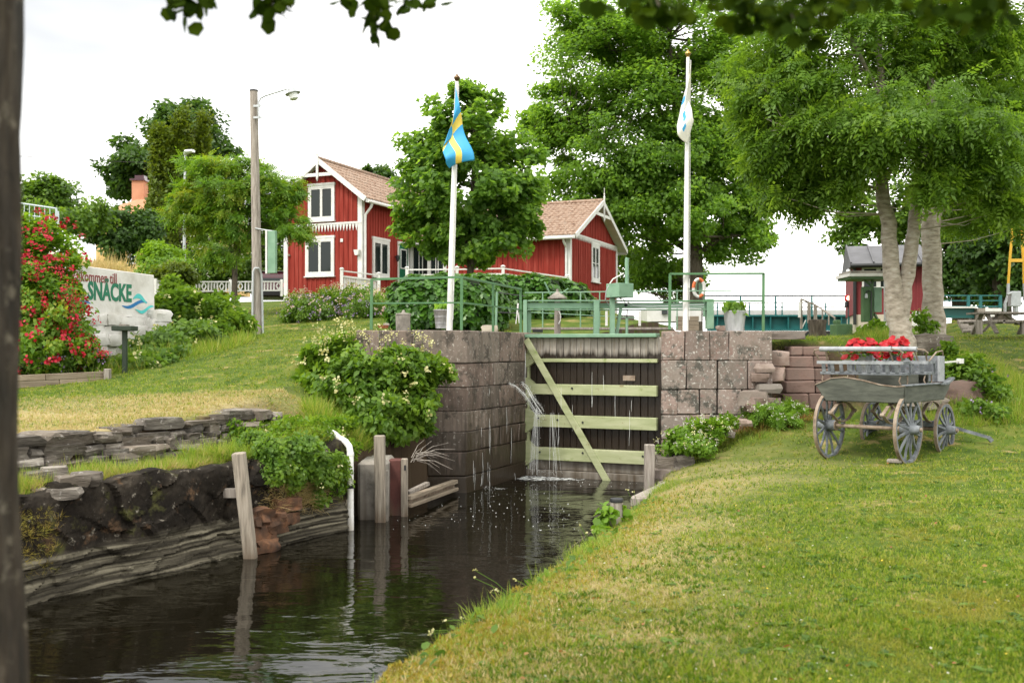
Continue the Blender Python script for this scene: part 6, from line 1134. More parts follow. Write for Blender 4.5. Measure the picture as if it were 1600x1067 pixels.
def tree(name, label, base, paths, lobes, leaf, proto, size, per, seed, bark='bark', group=None, branch_r=.045, up=.75, droop=0., flat=.62, cat='tree', twigs=True, rvb=0.):
    """paths: list of (points, radii) for trunk and main limbs; a thin branch runs from the nearest limb to each leaf cluster"""
    g = np.random.default_rng(seed); t = thing(name, label, cat, base, group=group); bl = np.array(base)
    m = MB(); anchors = []
    for pts, rr in paths:
        P = [Vector(p) for p in pts]; q = []; r_ = []
        for k in range(len(P)-1):
            for s in range(4):
                f = s/4; p = P[k].lerp(P[k+1], f); q.append(p+Vector(g.normal(size=3)*rr[k]*.06)); r_.append((rr[k]*(1-f)+rr[k+1]*f)*g.uniform(.985, 1.02))
        q.append(P[-1]); r_.append(rr[-1]); m.tube(q, r_, 10); anchors += [(p, r) for p, r in zip(q, r_)]
    m.build('trunk', M[bark], t, world=True, smooth=60)
    C, RR = crown_clusters(lobes, g)
    if twigs:
        b = MB(); A = np.array([tuple(p) for p, r in anchors]); Ar = np.array([r for p, r in anchors]); zmin = C[:, 2].min()
        for c in C[g.random(len(C)) < (1 if twigs is True else twigs)]:
            dv = c-A; cost = np.linalg.norm(dv, axis=1)+np.where(dv[:, 2] < np.linalg.norm(dv[:, :2], axis=1)*.1, 1.0, 0)+np.where(A[:, 2] < zmin-1.2, 3, 0)
            k = int(np.argmin(cost)); a = Vector(A[k]); e = Vector(c); mid = a.lerp(e, .5)+Vector(g.normal(size=3)*.07*(e-a).length)-Vector((0, 0, .05*(e-a).length))
            r = min(Ar[k]*.6, branch_r*(.4+.25*(e-a).length)); b.tube([a, mid, e], [r, r*.6, r*.18], 5, cap=False)
        b.build('branches', M[bark], t, world=True, smooth=60, kind='stuff')
    outc = C.mean(0); T, o, i = leafy(C, RR, per, g, outc, flat)
    n = len(T); nm = o*.5+np.array((0, 0, up))+g.normal(size=(n, 3))*.55
    tip = o*.6+g.normal(size=(n, 3))*.6-np.array((0, 0, droop))
    cl = g.random(len(C)); rv = np.clip(.55*cl[i]+.45*g.random(n)+rvb, 0, 1)
    scatter('crown', proto, T-bl, frames(nm, g, tip), g.uniform(.65, 1.3, n)*size, M[leaf], t, rv=rv, kind='stuff'); return t
V3 = lambda *a: Vector(a)
def lob(px, py, d, rx, ry, n, cr_, rd=None):                # lobe from photo pixels: centre, radii in pixels
    c = at(px, py, d); k = d/F; return (tuple(c), (rx*k, (rd or rx)*k, ry*k), n, cr_)
# great oak-like tree behind the gate
D = 55; b = on(1083, D)
tree('broadleaf_tree', 'great spreading green tree behind the lock gate and the red annex', b,
     [([b-V3(0, 0, .3), at(1083, 400, D), at(1076, 300, D), at(1060, 190, D), at(1045, 60, D)], [.64, .49, .42, .29, .1]),
      ([at(1082, 380, D), at(1030, 300, D), at(960, 235, D-1), at(890, 180, D)], [.28, .2, .13, .05]), ([at(1080, 350, D), at(1120, 270, D+1), at(1165, 210, D), at(1190, 150, D)], [.24, .17, .11, .04]),
      ([at(1080, 395, D), at(1010, 345, D+1), at(940, 325, D+2), at(880, 320, D)], [.2, .14, .09, .04]), ([at(1083, 400, D), at(1130, 370, D-1), at(1185, 365, D)], [.18, .11, .04]), ([at(1070, 260, D), at(1020, 150, D+1), at(970, 60, D)], [.2, .13, .05])],
     [(c, r, n, q*1.3) for c, r, n, q in [lob(1010, 150, D-1, 60, 60, 26, .75), lob(960, 310, D-1, 70, 45, 26, .7), lob(1075, 330, D-2, 60, 45, 24, .7), lob(940, 100, D, 95, 95, 60, .85), lob(1055, 40, D, 100, 85, 60, .85), lob(875, 180, D, 55, 50, 26, .75), lob(960, 225, D, 110, 65, 60, .8), lob(1110, 160, D, 85, 90, 52, .85), lob(905, 300, D, 75, 42, 34, .7), lob(1010, 330, D, 85, 60, 44, .75), lob(1130, 290, D, 60, 50, 30, .75), lob(1150, 375, D, 58, 32, 26, .65), lob(1020, 420, D+3, 80, 42, 42, .7), lob(1180, 90, D, 60, 70, 26, .8), lob(990, 60, D, 70, 60, 34, .8), lob(1165, 345, D, 40, 24, 12, .55), lob(905, 40, D, 50, 50, 22, .7), lob(1135, 230, D-1, 60, 60, 30, .75), lob(1170, 250, D, 38, 50, 18, .65), lob(1125, 90, D-1, 60, 60, 26, .75), lob(1185, 310, D, 28, 26, 9, .55), lob(1040, 240, D-2, 60, 60, 30, .75), lob(850, 215, D, 34, 40, 14, .6), lob(1060, 435, D+3, 40, 30, 16, .6)]],
     'oak', KITE, .225, 205, 41, group=None, branch_r=.05, twigs=.6)
# maple before the annex
D = 31; b = on(735, D)
tree('maple_tree', 'round young maple tree in front of the red annex behind the hedge', b,
     [([b-V3(0, 0, .3), at(735, 400, D), at(738, 330, D), at(740, 240, D), at(738, 170, D)], [.12, .105, .08, .05, .02]), ([at(735, 390, D), at(690, 310, D), at(660, 250, D)], [.06, .04, .015]), ([at(736, 385, D), at(790, 310, D), at(820, 260, D)], [.06, .04, .015])],
     [lob(735, 290, D, 112, 105, 130, .40, 95), lob(740, 195, D, 70, 62, 40, .40), lob(672, 270, D, 55, 70, 36, .42), lob(800, 280, D, 58, 80, 40, .42), lob(680, 355, D, 62, 36, 34, .36), lob(745, 375, D, 75, 34, 40, .36), lob(815, 340, D, 40, 35, 18, .34), lob(730, 155, D, 30, 24, 12, .32)],
     'maple', MAPLE, .150, 76, 42, branch_r=.03, droop=.5, flat=.75)
# the pale twin-stemmed ash and its neighbour
D = 18.6; b = on(1413, D)
tree('ash_tree', 'tall tree with pale forked twin trunk behind the wagon', b,
     [([b-V3(0, 0, .3), at(1414, 545, D), at(1404, 500, D), at(1398, 470, D)], [.27, .22, .20, .185]), ([at(1399, 480, D), at(1393, 430, D), at(1388, 350, D), at(1378, 295, D), at(1376, 220, D), at(1379, 150, D), at(1372, 60, D), at(1366, -60, D)], [.19, .155, .14, .12, .085, .075, .06, .04]),
      ([at(1405, 500, D), at(1418, 430, D), at(1428, 360, D), at(1435, 290, D), at(1447, 240, D-.2), at(1455, 150, D), at(1450, 40, D), at(1455, -60, D)], [.17, .14, .12, .11, .085, .07, .05, .03]),
      ([at(1378, 295, D), at(1398, 250, D-.2), at(1410, 190, D-.3)], [.06, .04, .02]), ([at(1379, 160, D), at(1330, 60, D), at(1290, -10, D)], [.05, .035, .015]), ([at(1376, 200, D), at(1300, 190, D-.8), at(1230, 200, D-1)], [.05, .03, .012]), ([at(1450, 100, D), at(1500, 50, D-.5), at(1550, 20, D)], [.05, .03, .015]), ([at(1440, 270, D), at(1490, 240, D-.6), at(1540, 230, D-1)], [.05, .03, .012])],
     [lob(1330, 90, D, 120, 75, 44, .50), lob(1230, 150, D-.4, 70, 60, 26, .42), lob(1200, 70, D, 70, 60, 22, .45), lob(1230, 210, D-.4, 55, 42, 20, .36), lob(1270, 270, D, 42, 34, 13, .3), lob(1440, 60, D+.5, 110, 70, 40, .5), lob(1540, 100, D, 90, 80, 34, .5), lob(1330, 195, D-1, 70, 42, 22, .38), lob(1420, 185, D-1.5, 75, 50, 30, .38), lob(1520, 215, D-1.2, 85, 50, 32, .42), lob(1300, -60, D, 150, 70, 36, .5), lob(1480, -80, D, 150, 80, 40, .5), lob(1240, 300, D, 32, 18, 7, .22), lob(1268, 325, D, 16, 14, 4, .2), lob(1210, 310, D-.3, 14, 12, 3, .2), lob(1300, 280, D-.4, 26, 26, 7, .24), lob(1340, 275, D-.6, 20, 18, 5, .2), lob(1460, 280, D-1.4, 24, 22, 6, .24), lob(1570, 300, D-1, 30, 36, 10, .28), lob(1205, 250, D-.3, 34, 22, 8, .26), lob(1180, 170, D-.2, 38, 40, 12, .3), lob(1290, 230, D-.6, 34, 20, 8, .28), lob(1350, 245, D-.8, 40, 20, 9, .3), lob(1500, 265, D-1.2, 60, 26, 14, .32), lob(1590, 170, D-.5, 50, 90, 18, .45)],
     'ash', FROND, .32, 35, 43, bark='ashbark', branch_r=.022, twigs=.35, up=.7, droop=.3, flat=.75)
D = 21.5; b = on(1461, D)
tree('ash_tree', 'tall tree with single pale trunk and ivy stump foot, right of the forked twin trunk', b,
     [([b-V3(0, 0, .3), at(1461, 520, D), at(1456, 440, D), at(1455, 350, D), at(1453, 290, D), at(1462, 200, D), at(1470, 80, D), at(1470, -40, D)], [.29, .24, .21, .19, .18, .11, .08, .04]), ([at(1458, 400, D), at(1467, 330, D), at(1484, 290, D), at(1500, 250, D)], [.09, .07, .06, .03]), ([at(1453, 310, D), at(1444, 270, D), at(1440, 200, D)], [.08, .06, .03])],
     [lob(1500, 150, D+.5, 110, 90, 44, .5), lob(1560, 254, D+.5, 60, 60, 26, .45), lob(1490, 304, D+1, 55, 40, 18, .35), lob(1545, 329, D+.5, 60, 40, 18, .38), lob(1595, 314, D, 40, 60, 14, .4), lob(1530, 20, D+1, 110, 90, 36, .55)],
     'ash', FROND, .32, 34, 44, bark='ashbark', branch_r=.02, twigs=.15, up=.7, droop=.3, flat=.75)
# dark trees at the right edge, far
for k, (px, d, lobes, lab) in enumerate(((1500, 46, [(1500, 300, 70, 80, 44), (1475, 390, 40, 60, 28), (1530, 400, 50, 50, 30), (1500, 450, 60, 30, 26)], 'dark leaved tree just right of the pale single trunk, far behind'), (1565, 42, [(1570, 300, 60, 80, 40), (1545, 380, 40, 50, 24), (1600, 390, 50, 60, 26), (1570, 440, 50, 30, 16)], 'dark leaved tree behind the yellow mast'), (1640, 40, [(1640, 280, 60, 110, 44), (1620, 400, 40, 60, 26)], 'dark leaved tree cut by the right edge'))):
    b = on(px, d); tree('dark_tree', lab, b, [([b-V3(0, 0, .3), at(px, 400, d), at(px-6, 300, d), at(px, 200, d)], [.42, .32, .25, .1]), ([at(px, 430, d), at(px-22, 385, d), at(px-34, 340, d)], [.22, .16, .08])], [lob(x, y, d, rx, ry, n, .75) for x, y, rx, ry, n in lobes], 'dark', KITE, .25, 80, 50+k, group='dark trees beyond the bridge')
D = 38; b = on(1400, D); tree('broadleaf_tree', 'green tree standing behind the dark roof of the red hut', b, [([b-V3(0, 0, .3), at(1400, 420, D), at(1395, 320, D)], [.3, .25, .1])], [lob(1375, 330, D, 62, 52, 44, .6), lob(1330, 365, D, 26, 28, 12, .5), lob(1430, 350, D, 50, 60, 34, .6), lob(1318, 330, D, 14, 18, 5, .35)], 'shrub', KITE, .2, 80, 58, twigs=False)
# left: far big tree, thujas, rowan, bushes, pine
D = 78; b = on(262, D); tree('broadleaf_tree', 'large dark tree far behind the thujas and the yellow house', b, [([b, at(262, 330, D), at(262, 220, D)], [.5, .4, .15])], [lob(290, 210, D, 62, 42, 44, 1.2), lob(265, 250, D, 80, 50, 48, 1.2), lob(205, 265, D, 38, 36, 24, 1.0), lob(320, 250, D, 42, 42, 24, 1.1), lob(188, 290, D, 26, 16, 9, .8), lob(300, 185, D, 40, 22, 16, .9)], 'dark', KITE, .42, 90, 61, branch_r=.07)
for k, (px, top, w_, lab) in enumerate(((250, 206, 20, 'narrow columnar thuja, leftmost of the three'), (283, 186, 25, 'tall columnar thuja in the middle of the three'), (315, 192, 18, 'columnar thuja behind the crown of the rowan'))):
    d = 57+k; b = on(px, d); n = 6; lb = []
    for i in range(9):
        u = i/8; y = top+14+(440-top-14)*u; ww = w_*(.42+.75*math.sin(min(1, u*1.3)*math.pi*.5)); lb.append(lob(px+2*math.sin(i*2+k), y, d, ww, 22, 14, .42))
    tree('thuja', lab, b, [([b, at(px, 300, d), at(px, top+10, d)], [.2, .12, .03])], lb, 'thuja', KITE, .20, 90, 70+k, group='columnar thujas by the yellow house', flat=1.5, up=.2, droop=-.9)
D = 30; b = on(366, D); tree('rowan_tree', 'small round topped rowan tree behind the grey lamp pole', b, [([b-V3(0, 0, .2), at(367, 430, D), at(366, 400, D)], [.10, .085, .08]), ([at(366, 405, D), at(350, 360, D), at(325, 300, D)], [.06, .045, .02]), ([at(366, 405, D), at(372, 350, D), at(376, 280, D)], [.06, .045, .02]), ([at(367, 405, D), at(390, 365, D), at(425, 320, D), at(455, 330, D)], [.06, .045, .03, .012])],
     [lob(350, 290, D, 72, 48, 56, .36), lob(310, 320, D, 42, 40, 24, .32), lob(400, 290, D, 48, 42, 30, .34), lob(370, 350, D, 60, 36, 34, .32), lob(435, 320, D, 42, 36, 22, .32), lob(465, 350, D-.4, 26, 22, 9, .28), lob(345, 395, D, 28, 20, 8, .26), lob(455, 290, D, 22, 18, 6, .24)], 'rowan', FROND, .27, 46, 45, branch_r=.02, up=.8, droop=.6, flat=.5)
def bush(name, label, c, lobes, leaf, proto, size, per, seed, blossoms=(), cat='bush', group=None, up=.5, droop=.2, flat=.8, stems=0, bl_front=True):
    g = np.random.default_rng(seed); t = thing(name, label, cat, c, group=group); bl = np.array(c); C, RR = crown_clusters(lobes, g); outc = C.mean(0); T, o, i = leafy(C, RR, per, g, outc, flat); n = len(T)
    nm = o*.6+np.array((0, 0, up))+g.normal(size=(n, 3))*.5; tip = o*.5+g.normal(size=(n, 3))*.6-np.array((0, 0, droop)); cl = g.random(len(C))
    scatter('foliage', proto, T-bl, frames(nm, g, tip), g.uniform(.65, 1.3, n)*size, M[leaf], t, rv=np.clip(.5*cl[i]+.5*g.random(n), 0, 1), kind='stuff')
    if stems:
        m = MB()
        for c_ in C[:stems]: a = Vector((bl[0]+g.normal()*.15, bl[1]+g.normal()*.15, bl[2]-.05)); e = Vector(c_); m.tube([a, a.lerp(e, .5)+Vector(g.normal(size=3)*.04), e], [.012, .009, .005], 5, cap=False)
        m.build('stems', M['bark'], t, world=True, kind='stuff')
    for mt, cnt, sz, nper, zone in blossoms:                # blossoms sit on the skin of the lobes
        wts = np.array([l[2] for l in lobes], float); li = g.choice(len(lobes), cnt, p=wts/wts.sum()); d = ball(cnt, g, .98); d[:, 2] = np.abs(d[:, 2])*np.where(g.random(cnt) < zone, 1, -.5); d[:, 1] -= .35; d /= np.linalg.norm(d, axis=1, keepdims=True)
        CC = np.array([lobes[k][0] for k in li])+d*np.array([lobes[k][1] for k in li])*1.06+d*np.array([lobes[k][3] for k in li])[:, None]*.55
        k = np.repeat(np.arange(cnt), nper); T = CC[k]+g.normal(size=(len(k), 3))*sz*.42; nn = d[k]+g.normal(size=(len(k), 3))*.7+np.array((0, 0, .3))
        scatter('blossoms', ROUND, T-bl, frames(nn, g), g.uniform(.7, 1.2, len(k))*sz*.62, M[mt], t, rv=g.random(len(k)), kind='stuff')
    return t
c = on(195, 46); bush('lilac_bush', 'rounded dark green bush under the orange roof of the yellow house', c, [lob(195, 354, 46, 52, 28, 46, .45), lob(230, 362, 46, 32, 30, 26, .45), lob(190, 378, 46, 34, 26, 22, .45), lob(150, 358, 46, 24, 22, 14, .4)], 'dark', KITE, .20, 80, 80)
c = on(110, 40); bush('shrub', 'light green shrub beyond the dry grass at the left edge of the slope', c, [lob(140, 340, 40, 34, 28, 22, .45), lob(60, 345, 40, 40, 26, 26, .45)], 'shrub', KITE, .18, 70, 81)
c = on(255, 38); bush('shrub', 'bright yellow green bush left of the steel street lamp', c, [lob(250, 405, 38, 32, 22, 26, .36), lob(275, 415, 37, 22, 20, 16, .32), lob(240, 425, 37, 22, 16, 12, .32)], 'bright', KITE, .15, 80, 82)
c = on(270, 33); bush('shrub', 'olive green low bush behind the right end of the sign wall', c, [lob(265, 432, 34, 28, 18, 22, .32), lob(290, 428, 34, 14, 12, 9, .28)], 'thuja', KITE, .14, 80, 83)
for k, (px, py, d, rx, ry, lab) in enumerate(((330, 405, 48, 38, 38, 'tall mid green shrub between thujas and the rowan trunk'), (392, 410, 50, 30, 40, 'mid green shrub between the rowan trunk and the lamp pole'), (432, 395, 52, 24, 50, 'green shrub glimpsed between the lamp pole and the red cottage'))):
    bush('shrub', lab, on(px, d), [lob(px, py, d, rx, ry, 40, .5), lob(px+8, py+22, d, rx*.9, ry*.5, 20, .45)], 'shrub', KITE, .19, 80, 84+k, blossoms=(('whiteblossom', 60, .12, 3, .8),) if k == 0 else ())
D = 52; b = on(55, D); tree('broadleaf_tree', 'grey green tree at the far left beside the foreground trunk', b, [([b, at(58, 300, D)], [.25, .1])], [lob(55, 310, D, 38, 38, 36, .6), lob(95, 320, D, 26, 40, 22, .55), lob(85, 292, D, 24, 16, 12, .5), lob(105, 350, D, 22, 22, 12, .45)], 'shrub', KITE, .24, 75, 62)
D = 70; b = on(592, D); tree('pine_tree', 'pine tree top showing above the cottage roof ridge', b, [([b, at(592, 300, D), at(594, 265, D)], [.3, .2, .08])], [lob(593, 272, D, 22, 10, 12, .6), lob(605, 285, D, 20, 10, 10, .6), lob(578, 268, D, 9, 5, 3, .4)], 'dark', KITE, .3, 70, 63)
# low dark wood behind everything on the left and along the horizon
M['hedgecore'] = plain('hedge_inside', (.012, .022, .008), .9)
# ------------------------------------------------------------------ hedges and flower borders
def hedge(label, c, lobes, n, leaf, size, seed, name='hedge'):
    """ivy leaves that overlap like shingles over rounded forms"""
    g = np.random.default_rng(seed); t = thing(name, label, 'hedge', c); bl = np.array(c); wts = np.array([l[1][0]*l[1][2] for l in lobes]); li = g.choice(len(lobes), n, p=wts/wts.sum())
    d = g.normal(size=(n, 3)); d /= np.linalg.norm(d, axis=1, keepdims=True); p = 3.2                                       # superellipsoid skin
    s = (np.abs(d)**p).sum(1)**(-1/p); rad = np.array([lobes[k][1] for k in li]); cen = np.array([lobes[k][0] for k in li])
    q = d*s[:, None]; T = cen+q*rad*(1+.05*np.sin(q[:, :1]*9+q[:, 2:]*7))*g.uniform(.88, 1.03, n)[:, None]
    nm = np.sign(q)*np.abs(q)**(p-1)/rad; nm /= np.linalg.norm(nm, axis=1, keepdims=True); nm = nm+np.array((0, 0, .55))+g.normal(size=(n, 3))*.33
    tip = np.tile((0, 0, -1.), (n, 1))+nm*.3+g.normal(size=(n, 3))*.35; keep = T[:, 2] > np.array([g1(x, y) for x, y in zip(T[:, 0], T[:, 1])])-.05 if n < 2000 else T[:, 2] > gz(T[:, 0], T[:, 1])-.05
    scatter('foliage', MAPLE if leaf == 'ivy' else LEAF, (T-bl)[keep], frames(nm, g, tip)[keep], (g.uniform(.6, 1.3, n)*size)[keep], M[leaf], t, rv=g.random(n)[keep], kind='stuff')
    m = MB()
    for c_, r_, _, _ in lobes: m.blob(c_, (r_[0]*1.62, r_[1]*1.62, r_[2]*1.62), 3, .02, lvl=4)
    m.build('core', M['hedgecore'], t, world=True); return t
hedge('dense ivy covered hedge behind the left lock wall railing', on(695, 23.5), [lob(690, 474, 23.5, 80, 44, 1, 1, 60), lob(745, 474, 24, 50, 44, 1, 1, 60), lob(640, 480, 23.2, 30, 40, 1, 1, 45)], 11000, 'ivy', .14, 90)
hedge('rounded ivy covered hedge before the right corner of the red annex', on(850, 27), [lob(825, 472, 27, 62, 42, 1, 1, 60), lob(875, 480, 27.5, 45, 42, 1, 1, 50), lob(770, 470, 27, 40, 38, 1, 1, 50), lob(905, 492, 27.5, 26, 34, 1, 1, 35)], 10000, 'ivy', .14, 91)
c = on(525, 29); bush('flower_border', 'lavender and catmint border along the lawn before the red cottage', c, [lob(482, 489, 28, 38, 20, 44, .24), lob(530, 478, 29, 45, 20, 40, .24), lob(575, 488, 28, 34, 22, 34, .24), lob(610, 495, 27.5, 16, 18, 12, .2)], 'shrub', KITE, .085, 110, 92, blossoms=(('purple', 220, .06, 4, .6), ('pink', 90, .07, 3, 1.)), cat='flowers')
c = on(560, 31); bush('flower_border', 'tall pale pink flowers against the red cottage wall', c, [lob(470, 466, 32, 24, 8, 14, .2), lob(530, 460, 32, 30, 12, 20, .22), lob(570, 462, 31, 24, 14, 14, .22), lob(605, 470, 30, 16, 18, 9, .2)], 'bright', KITE, .085, 70, 93, blossoms=(('cream', 90, .08, 4, 1.), ('pink', 70, .08, 4, 1.)), cat='flowers')
M['meadow'] = leafmat('meadowsweet_leaf', [(.05, .115, .012), (.10, .19, .018), (.18, .28, .03)], trans=.42)
# cream flowered meadowsweet thicket in front of the left lock wall
c = on(600, 15.2); bush('meadowsweet_thicket', 'bushy green meadowsweet with cream blossom in front of the left lock wall', c, [lob(560, 610, 15.2, 80, 62, 80, .20, 50), lob(510, 570, 15.8, 38, 40, 34, .18), lob(630, 600, 15.2, 50, 52, 50, .18, 40), lob(662, 580, 15.3, 34, 24, 18, .15), lob(600, 650, 14.7, 55, 32, 40, .17, 40), lob(650, 650, 14.9, 26, 26, 16, .15), lob(535, 550, 15.9, 40, 22, 16, .15), lob(490, 595, 15.6, 22, 24, 12, .14), lob(560, 670, 14.6, 40, 16, 14, .13), lob(685, 585, 15.4, 20, 14, 7, .12)], 'meadow', LEAF, .105, 90, 94,
     blossoms=(('cream', 40, .06, 14, 1.1),), cat='flowers', stems=30, droop=.1)
g = np.random.default_rng(95)
def sprays(label, places, mat, sz, nper, seed, cat='flowers', name='blossom_sprays', stem_to=None):
    g = np.random.default_rng(seed); base = Vector(places[0]); t = thing(name, label, cat, base); T = []; m = MB()
    for p in places:
        T.append(np.array(p)+g.normal(size=(nper, 3))*np.array((1, 1, .8))*sz); m.tube([Vector(p)+Vector((g.normal()*.05, .03, -(stem_to or .3))), p], [.005, .003], 4, cap=False)
    T = np.concatenate(T); n = len(T); scatter('blossoms', ROUND, T-np.array(base), frames(g.normal(size=(n, 3))+(0, -.3, .8), g), g.uniform(.5, 1.1, n)*sz*.7, M[mat], t, rv=g.random(n), kind='stuff'); m.build('stems', M['shrub'], t, world=True, kind='stuff'); return t
sprays('airy cream blossom sprays standing above the meadowsweet thicket', [at(x, y, 15.3+.02*(i % 9)) for i, (x, y) in enumerate(((500, 515), (512, 527), (527, 500), (536, 508), (548, 505), (552, 515), (520, 520), (565, 522), (575, 528), (602, 530), (612, 522), (628, 548), (637, 555), (645, 545), (655, 552), (662, 548), (672, 572), (680, 566), (690, 575), (600, 555), (620, 560), (660, 528), (672, 534), (505, 535), (495, 528), (540, 525), (558, 545), (592, 512), (650, 520), (640, 610), (655, 590)))], 'cream', .05, 26, 96)
# rose bush and the flowers under it
c = on(80, 17.6); bush('rose_bush', 'large rose bush covered in red blooms before the white sign wall', c, [lob(70, 400, 17.8, 52, 50, 50, .22, 45), lob(62, 470, 17.4, 62, 52, 60, .22, 50), lob(95, 500, 17.2, 40, 38, 34, .2), lob(60, 545, 17.0, 60, 36, 44, .2), lob(120, 545, 17.1, 28, 20, 12, .16), lob(102, 445, 17.6, 14, 18, 6, .15), lob(50, 365, 17.8, 34, 24, 14, .2)], 'rowan', KITE, .09, 100, 97, blossoms=(('rose', 150, .085, 11, .45),), stems=20)
sprays('scattered red rose blooms on the front of the rose bush', [at(x, y, 16.9) for x, y in ((95, 405), (103, 398), (50, 433), (55, 432), (67, 458), (94, 465), (108, 466), (58, 478), (62, 482), (93, 483), (103, 488), (118, 437), (120, 462), (81, 492), (92, 515), (64, 523), (128, 488), (105, 447), (98, 430), (43, 555), (55, 570), (78, 550), (74, 560), (123, 525), (132, 530), (143, 535), (157, 553), (163, 551), (118, 510), (45, 400), (30, 432), (35, 460), (42, 485), (57, 413), (75, 362), (88, 420), (110, 480), (115, 500), (85, 535), (50, 540), (65, 505))], 'rose', .050, 30, 98, name='rose_blooms', stem_to=.1)
c = on(120, 16.6); bush('flower_border', 'purple and white low flowers spilling over the plank planter', c, [lob(85, 566, 17.3, 52, 16, 34, .14), lob(140, 562, 17.3, 24, 14, 16, .13), lob(45, 572, 16.9, 26, 14, 12, .13)], 'shrub', KITE, .07, 100, 99, blossoms=(('purple', 90, .05, 5, .7), ('pink', 60, .05, 4, .7)), cat='flowers')
# wild growth on the slope between sign wall and lamp pole
c = on(300, 20); bush('wild_shrubs', 'wild tangled greenery on the slope right of the sign wall', c, [lob(275, 480, 22, 30, 26, 26, .24), lob(330, 490, 22.5, 44, 26, 34, .24), lob(362, 510, 22, 26, 20, 18, .22), lob(255, 545, 19.5, 46, 26, 34, .2), lob(225, 575, 18.2, 44, 20, 30, .17), lob(305, 528, 20.3, 36, 20, 24, .2), lob(275, 560, 18.9, 34, 12, 16, .15), lob(335, 520, 21.2, 26, 14, 12, .18), lob(270, 455, 23, 14, 22, 9, .2)], 'shrub', KITE, .12, 85, 100, blossoms=(('cream', 22, .10, 6, 1.),))
c = on(380, 22.5); bush('burdock_plants', 'broad leaved green plants left of the foot of the grey lamp pole', c, [lob(372, 508, 23, 18, 18, 12, .2), lob(350, 500, 23, 16, 20, 10, .2)], 'bright', ROUND, .22, 22, 101, cat='plant', stems=8)
# hanging growth on the bank and by the pipe
c = on(470, 13.2); bush('bank_growth', 'tangled bramble hanging over the bank between the leaning post and the white pipe', c, [lob(440, 700, 12.6, 50, 34, 50, .14), lob(490, 690, 12.9, 45, 30, 44, .14), lob(420, 735, 12.2, 28, 26, 22, .12), lob(470, 745, 12.4, 30, 20, 20, .12), lob(520, 735, 12.6, 22, 34, 22, .11), lob(530, 700, 12.9, 22, 22, 16, .11), lob(425, 735, 11.66, 22, 20, 16, .10), lob(455, 742, 11.85, 24, 20, 18, .10), lob(490, 738, 12.12, 26, 26, 22, .11), lob(520, 735, 12.4, 20, 30, 20, .10), lob(465, 705, 12.0, 40, 20, 30, .11), lob(420, 705, 11.75, 24, 18, 16, .10), lob(395, 690, 11.9, 22, 16, 12, .10), lob(375, 672, 12.4, 28, 10, 12, .09), lob(440, 668, 13.0, 40, 12, 18, .10), lob(520, 665, 13.6, 34, 14, 16, .10), lob(500, 775, 12.15, 14, 12, 6, .07), lob(412, 755, 11.58, 10, 16, 6, .07)], 'meadow', KITE, .055, 92, 102, blossoms=(('cream', 16, .04, 5, .8),), stems=40, flat=1.0)
Y_ = NP.uniform(11.3, 12.8, 1500); X_ = np.interp(Y_, LY, LX)-.20-NP.random(1500)*.55; T = np.stack([X_, Y_, np.maximum(gz(X_, Y_), .75)+NP.uniform(0, .12, 1500)], -1); scatter('bank_grass', blades(6, 1, .03, .9, .3, 9), T, zrot(1500, NP, .6), NP.uniform(.08, .24, 1500), M['tallgrass'], kind='stuff')
c = on(1075, 15.7); bush('bank_growth', 'pale flowering weeds at the foot of the right lock wall', c, [lob(1065, 690, 15.8, 34, 16, 24, .12), lob(1105, 672, 16.2, 30, 18, 24, .12), lob(1135, 660, 16.5, 14, 10, 8, .1), lob(1095, 695, 15.7, 22, 12, 12, .1)], 'bright', KITE, .07, 75, 103, blossoms=(('whiteblossom', 60, .035, 6, .9), ('cream', 40, .035, 5, .9)), cat='weeds')
c = on(1210, 16.6); bush('fern_patch', 'low bright fern and weeds before the red block wall', c, [lob(1195, 644, 16.7, 30, 12, 22, .11), lob(1235, 640, 16.9, 22, 9, 12, .1), lob(1225, 655, 16.6, 24, 7, 9, .08)], 'bright', FROND, .13, 42, 104, blossoms=(('whiteblossom', 40, .04, 5, .9),), cat='weeds')
c = on(1500, 17.8); bush('bank_growth', 'wild weeds on the slope right of the wagon', c, [lob(1510, 585, 17.8, 34, 26, 26, .16), lob(1545, 610, 17.5, 30, 24, 22, .16), lob(1480, 560, 18.3, 24, 22, 14, .16), lob(1530, 640, 16.8, 30, 14, 14, .13), lob(1425, 600, 17.6, 40, 18, 14, .13)], 'shrub', KITE, .095, 80, 105, blossoms=(('purple', 10, .05, 4, 1.),), cat='weeds')
c = on(1400, 21); bush('bank_growth', 'tall weeds around the foot of the green control cabinet', c, [lob(1360, 512, 22, 16, 10, 8, .12), lob(1445, 505, 21, 18, 14, 10, .15), lob(1400, 522, 20.5, 24, 7, 8, .1)], 'bright', LEAF, .09, 60, 106, cat='weeds')
c = on(943, 10.7); bush('alder_sapling', 'small bright sapling with round leaves beside the capped bollard', c, [lob(945, 800, 10.7, 13, 16, 9, .06), lob(975, 805, 10.9, 9, 8, 4, .05), lob(942, 825, 10.6, 10, 10, 4, .05)], 'bright', ROUND, .075, 9, 107, cat='sapling', stems=10)
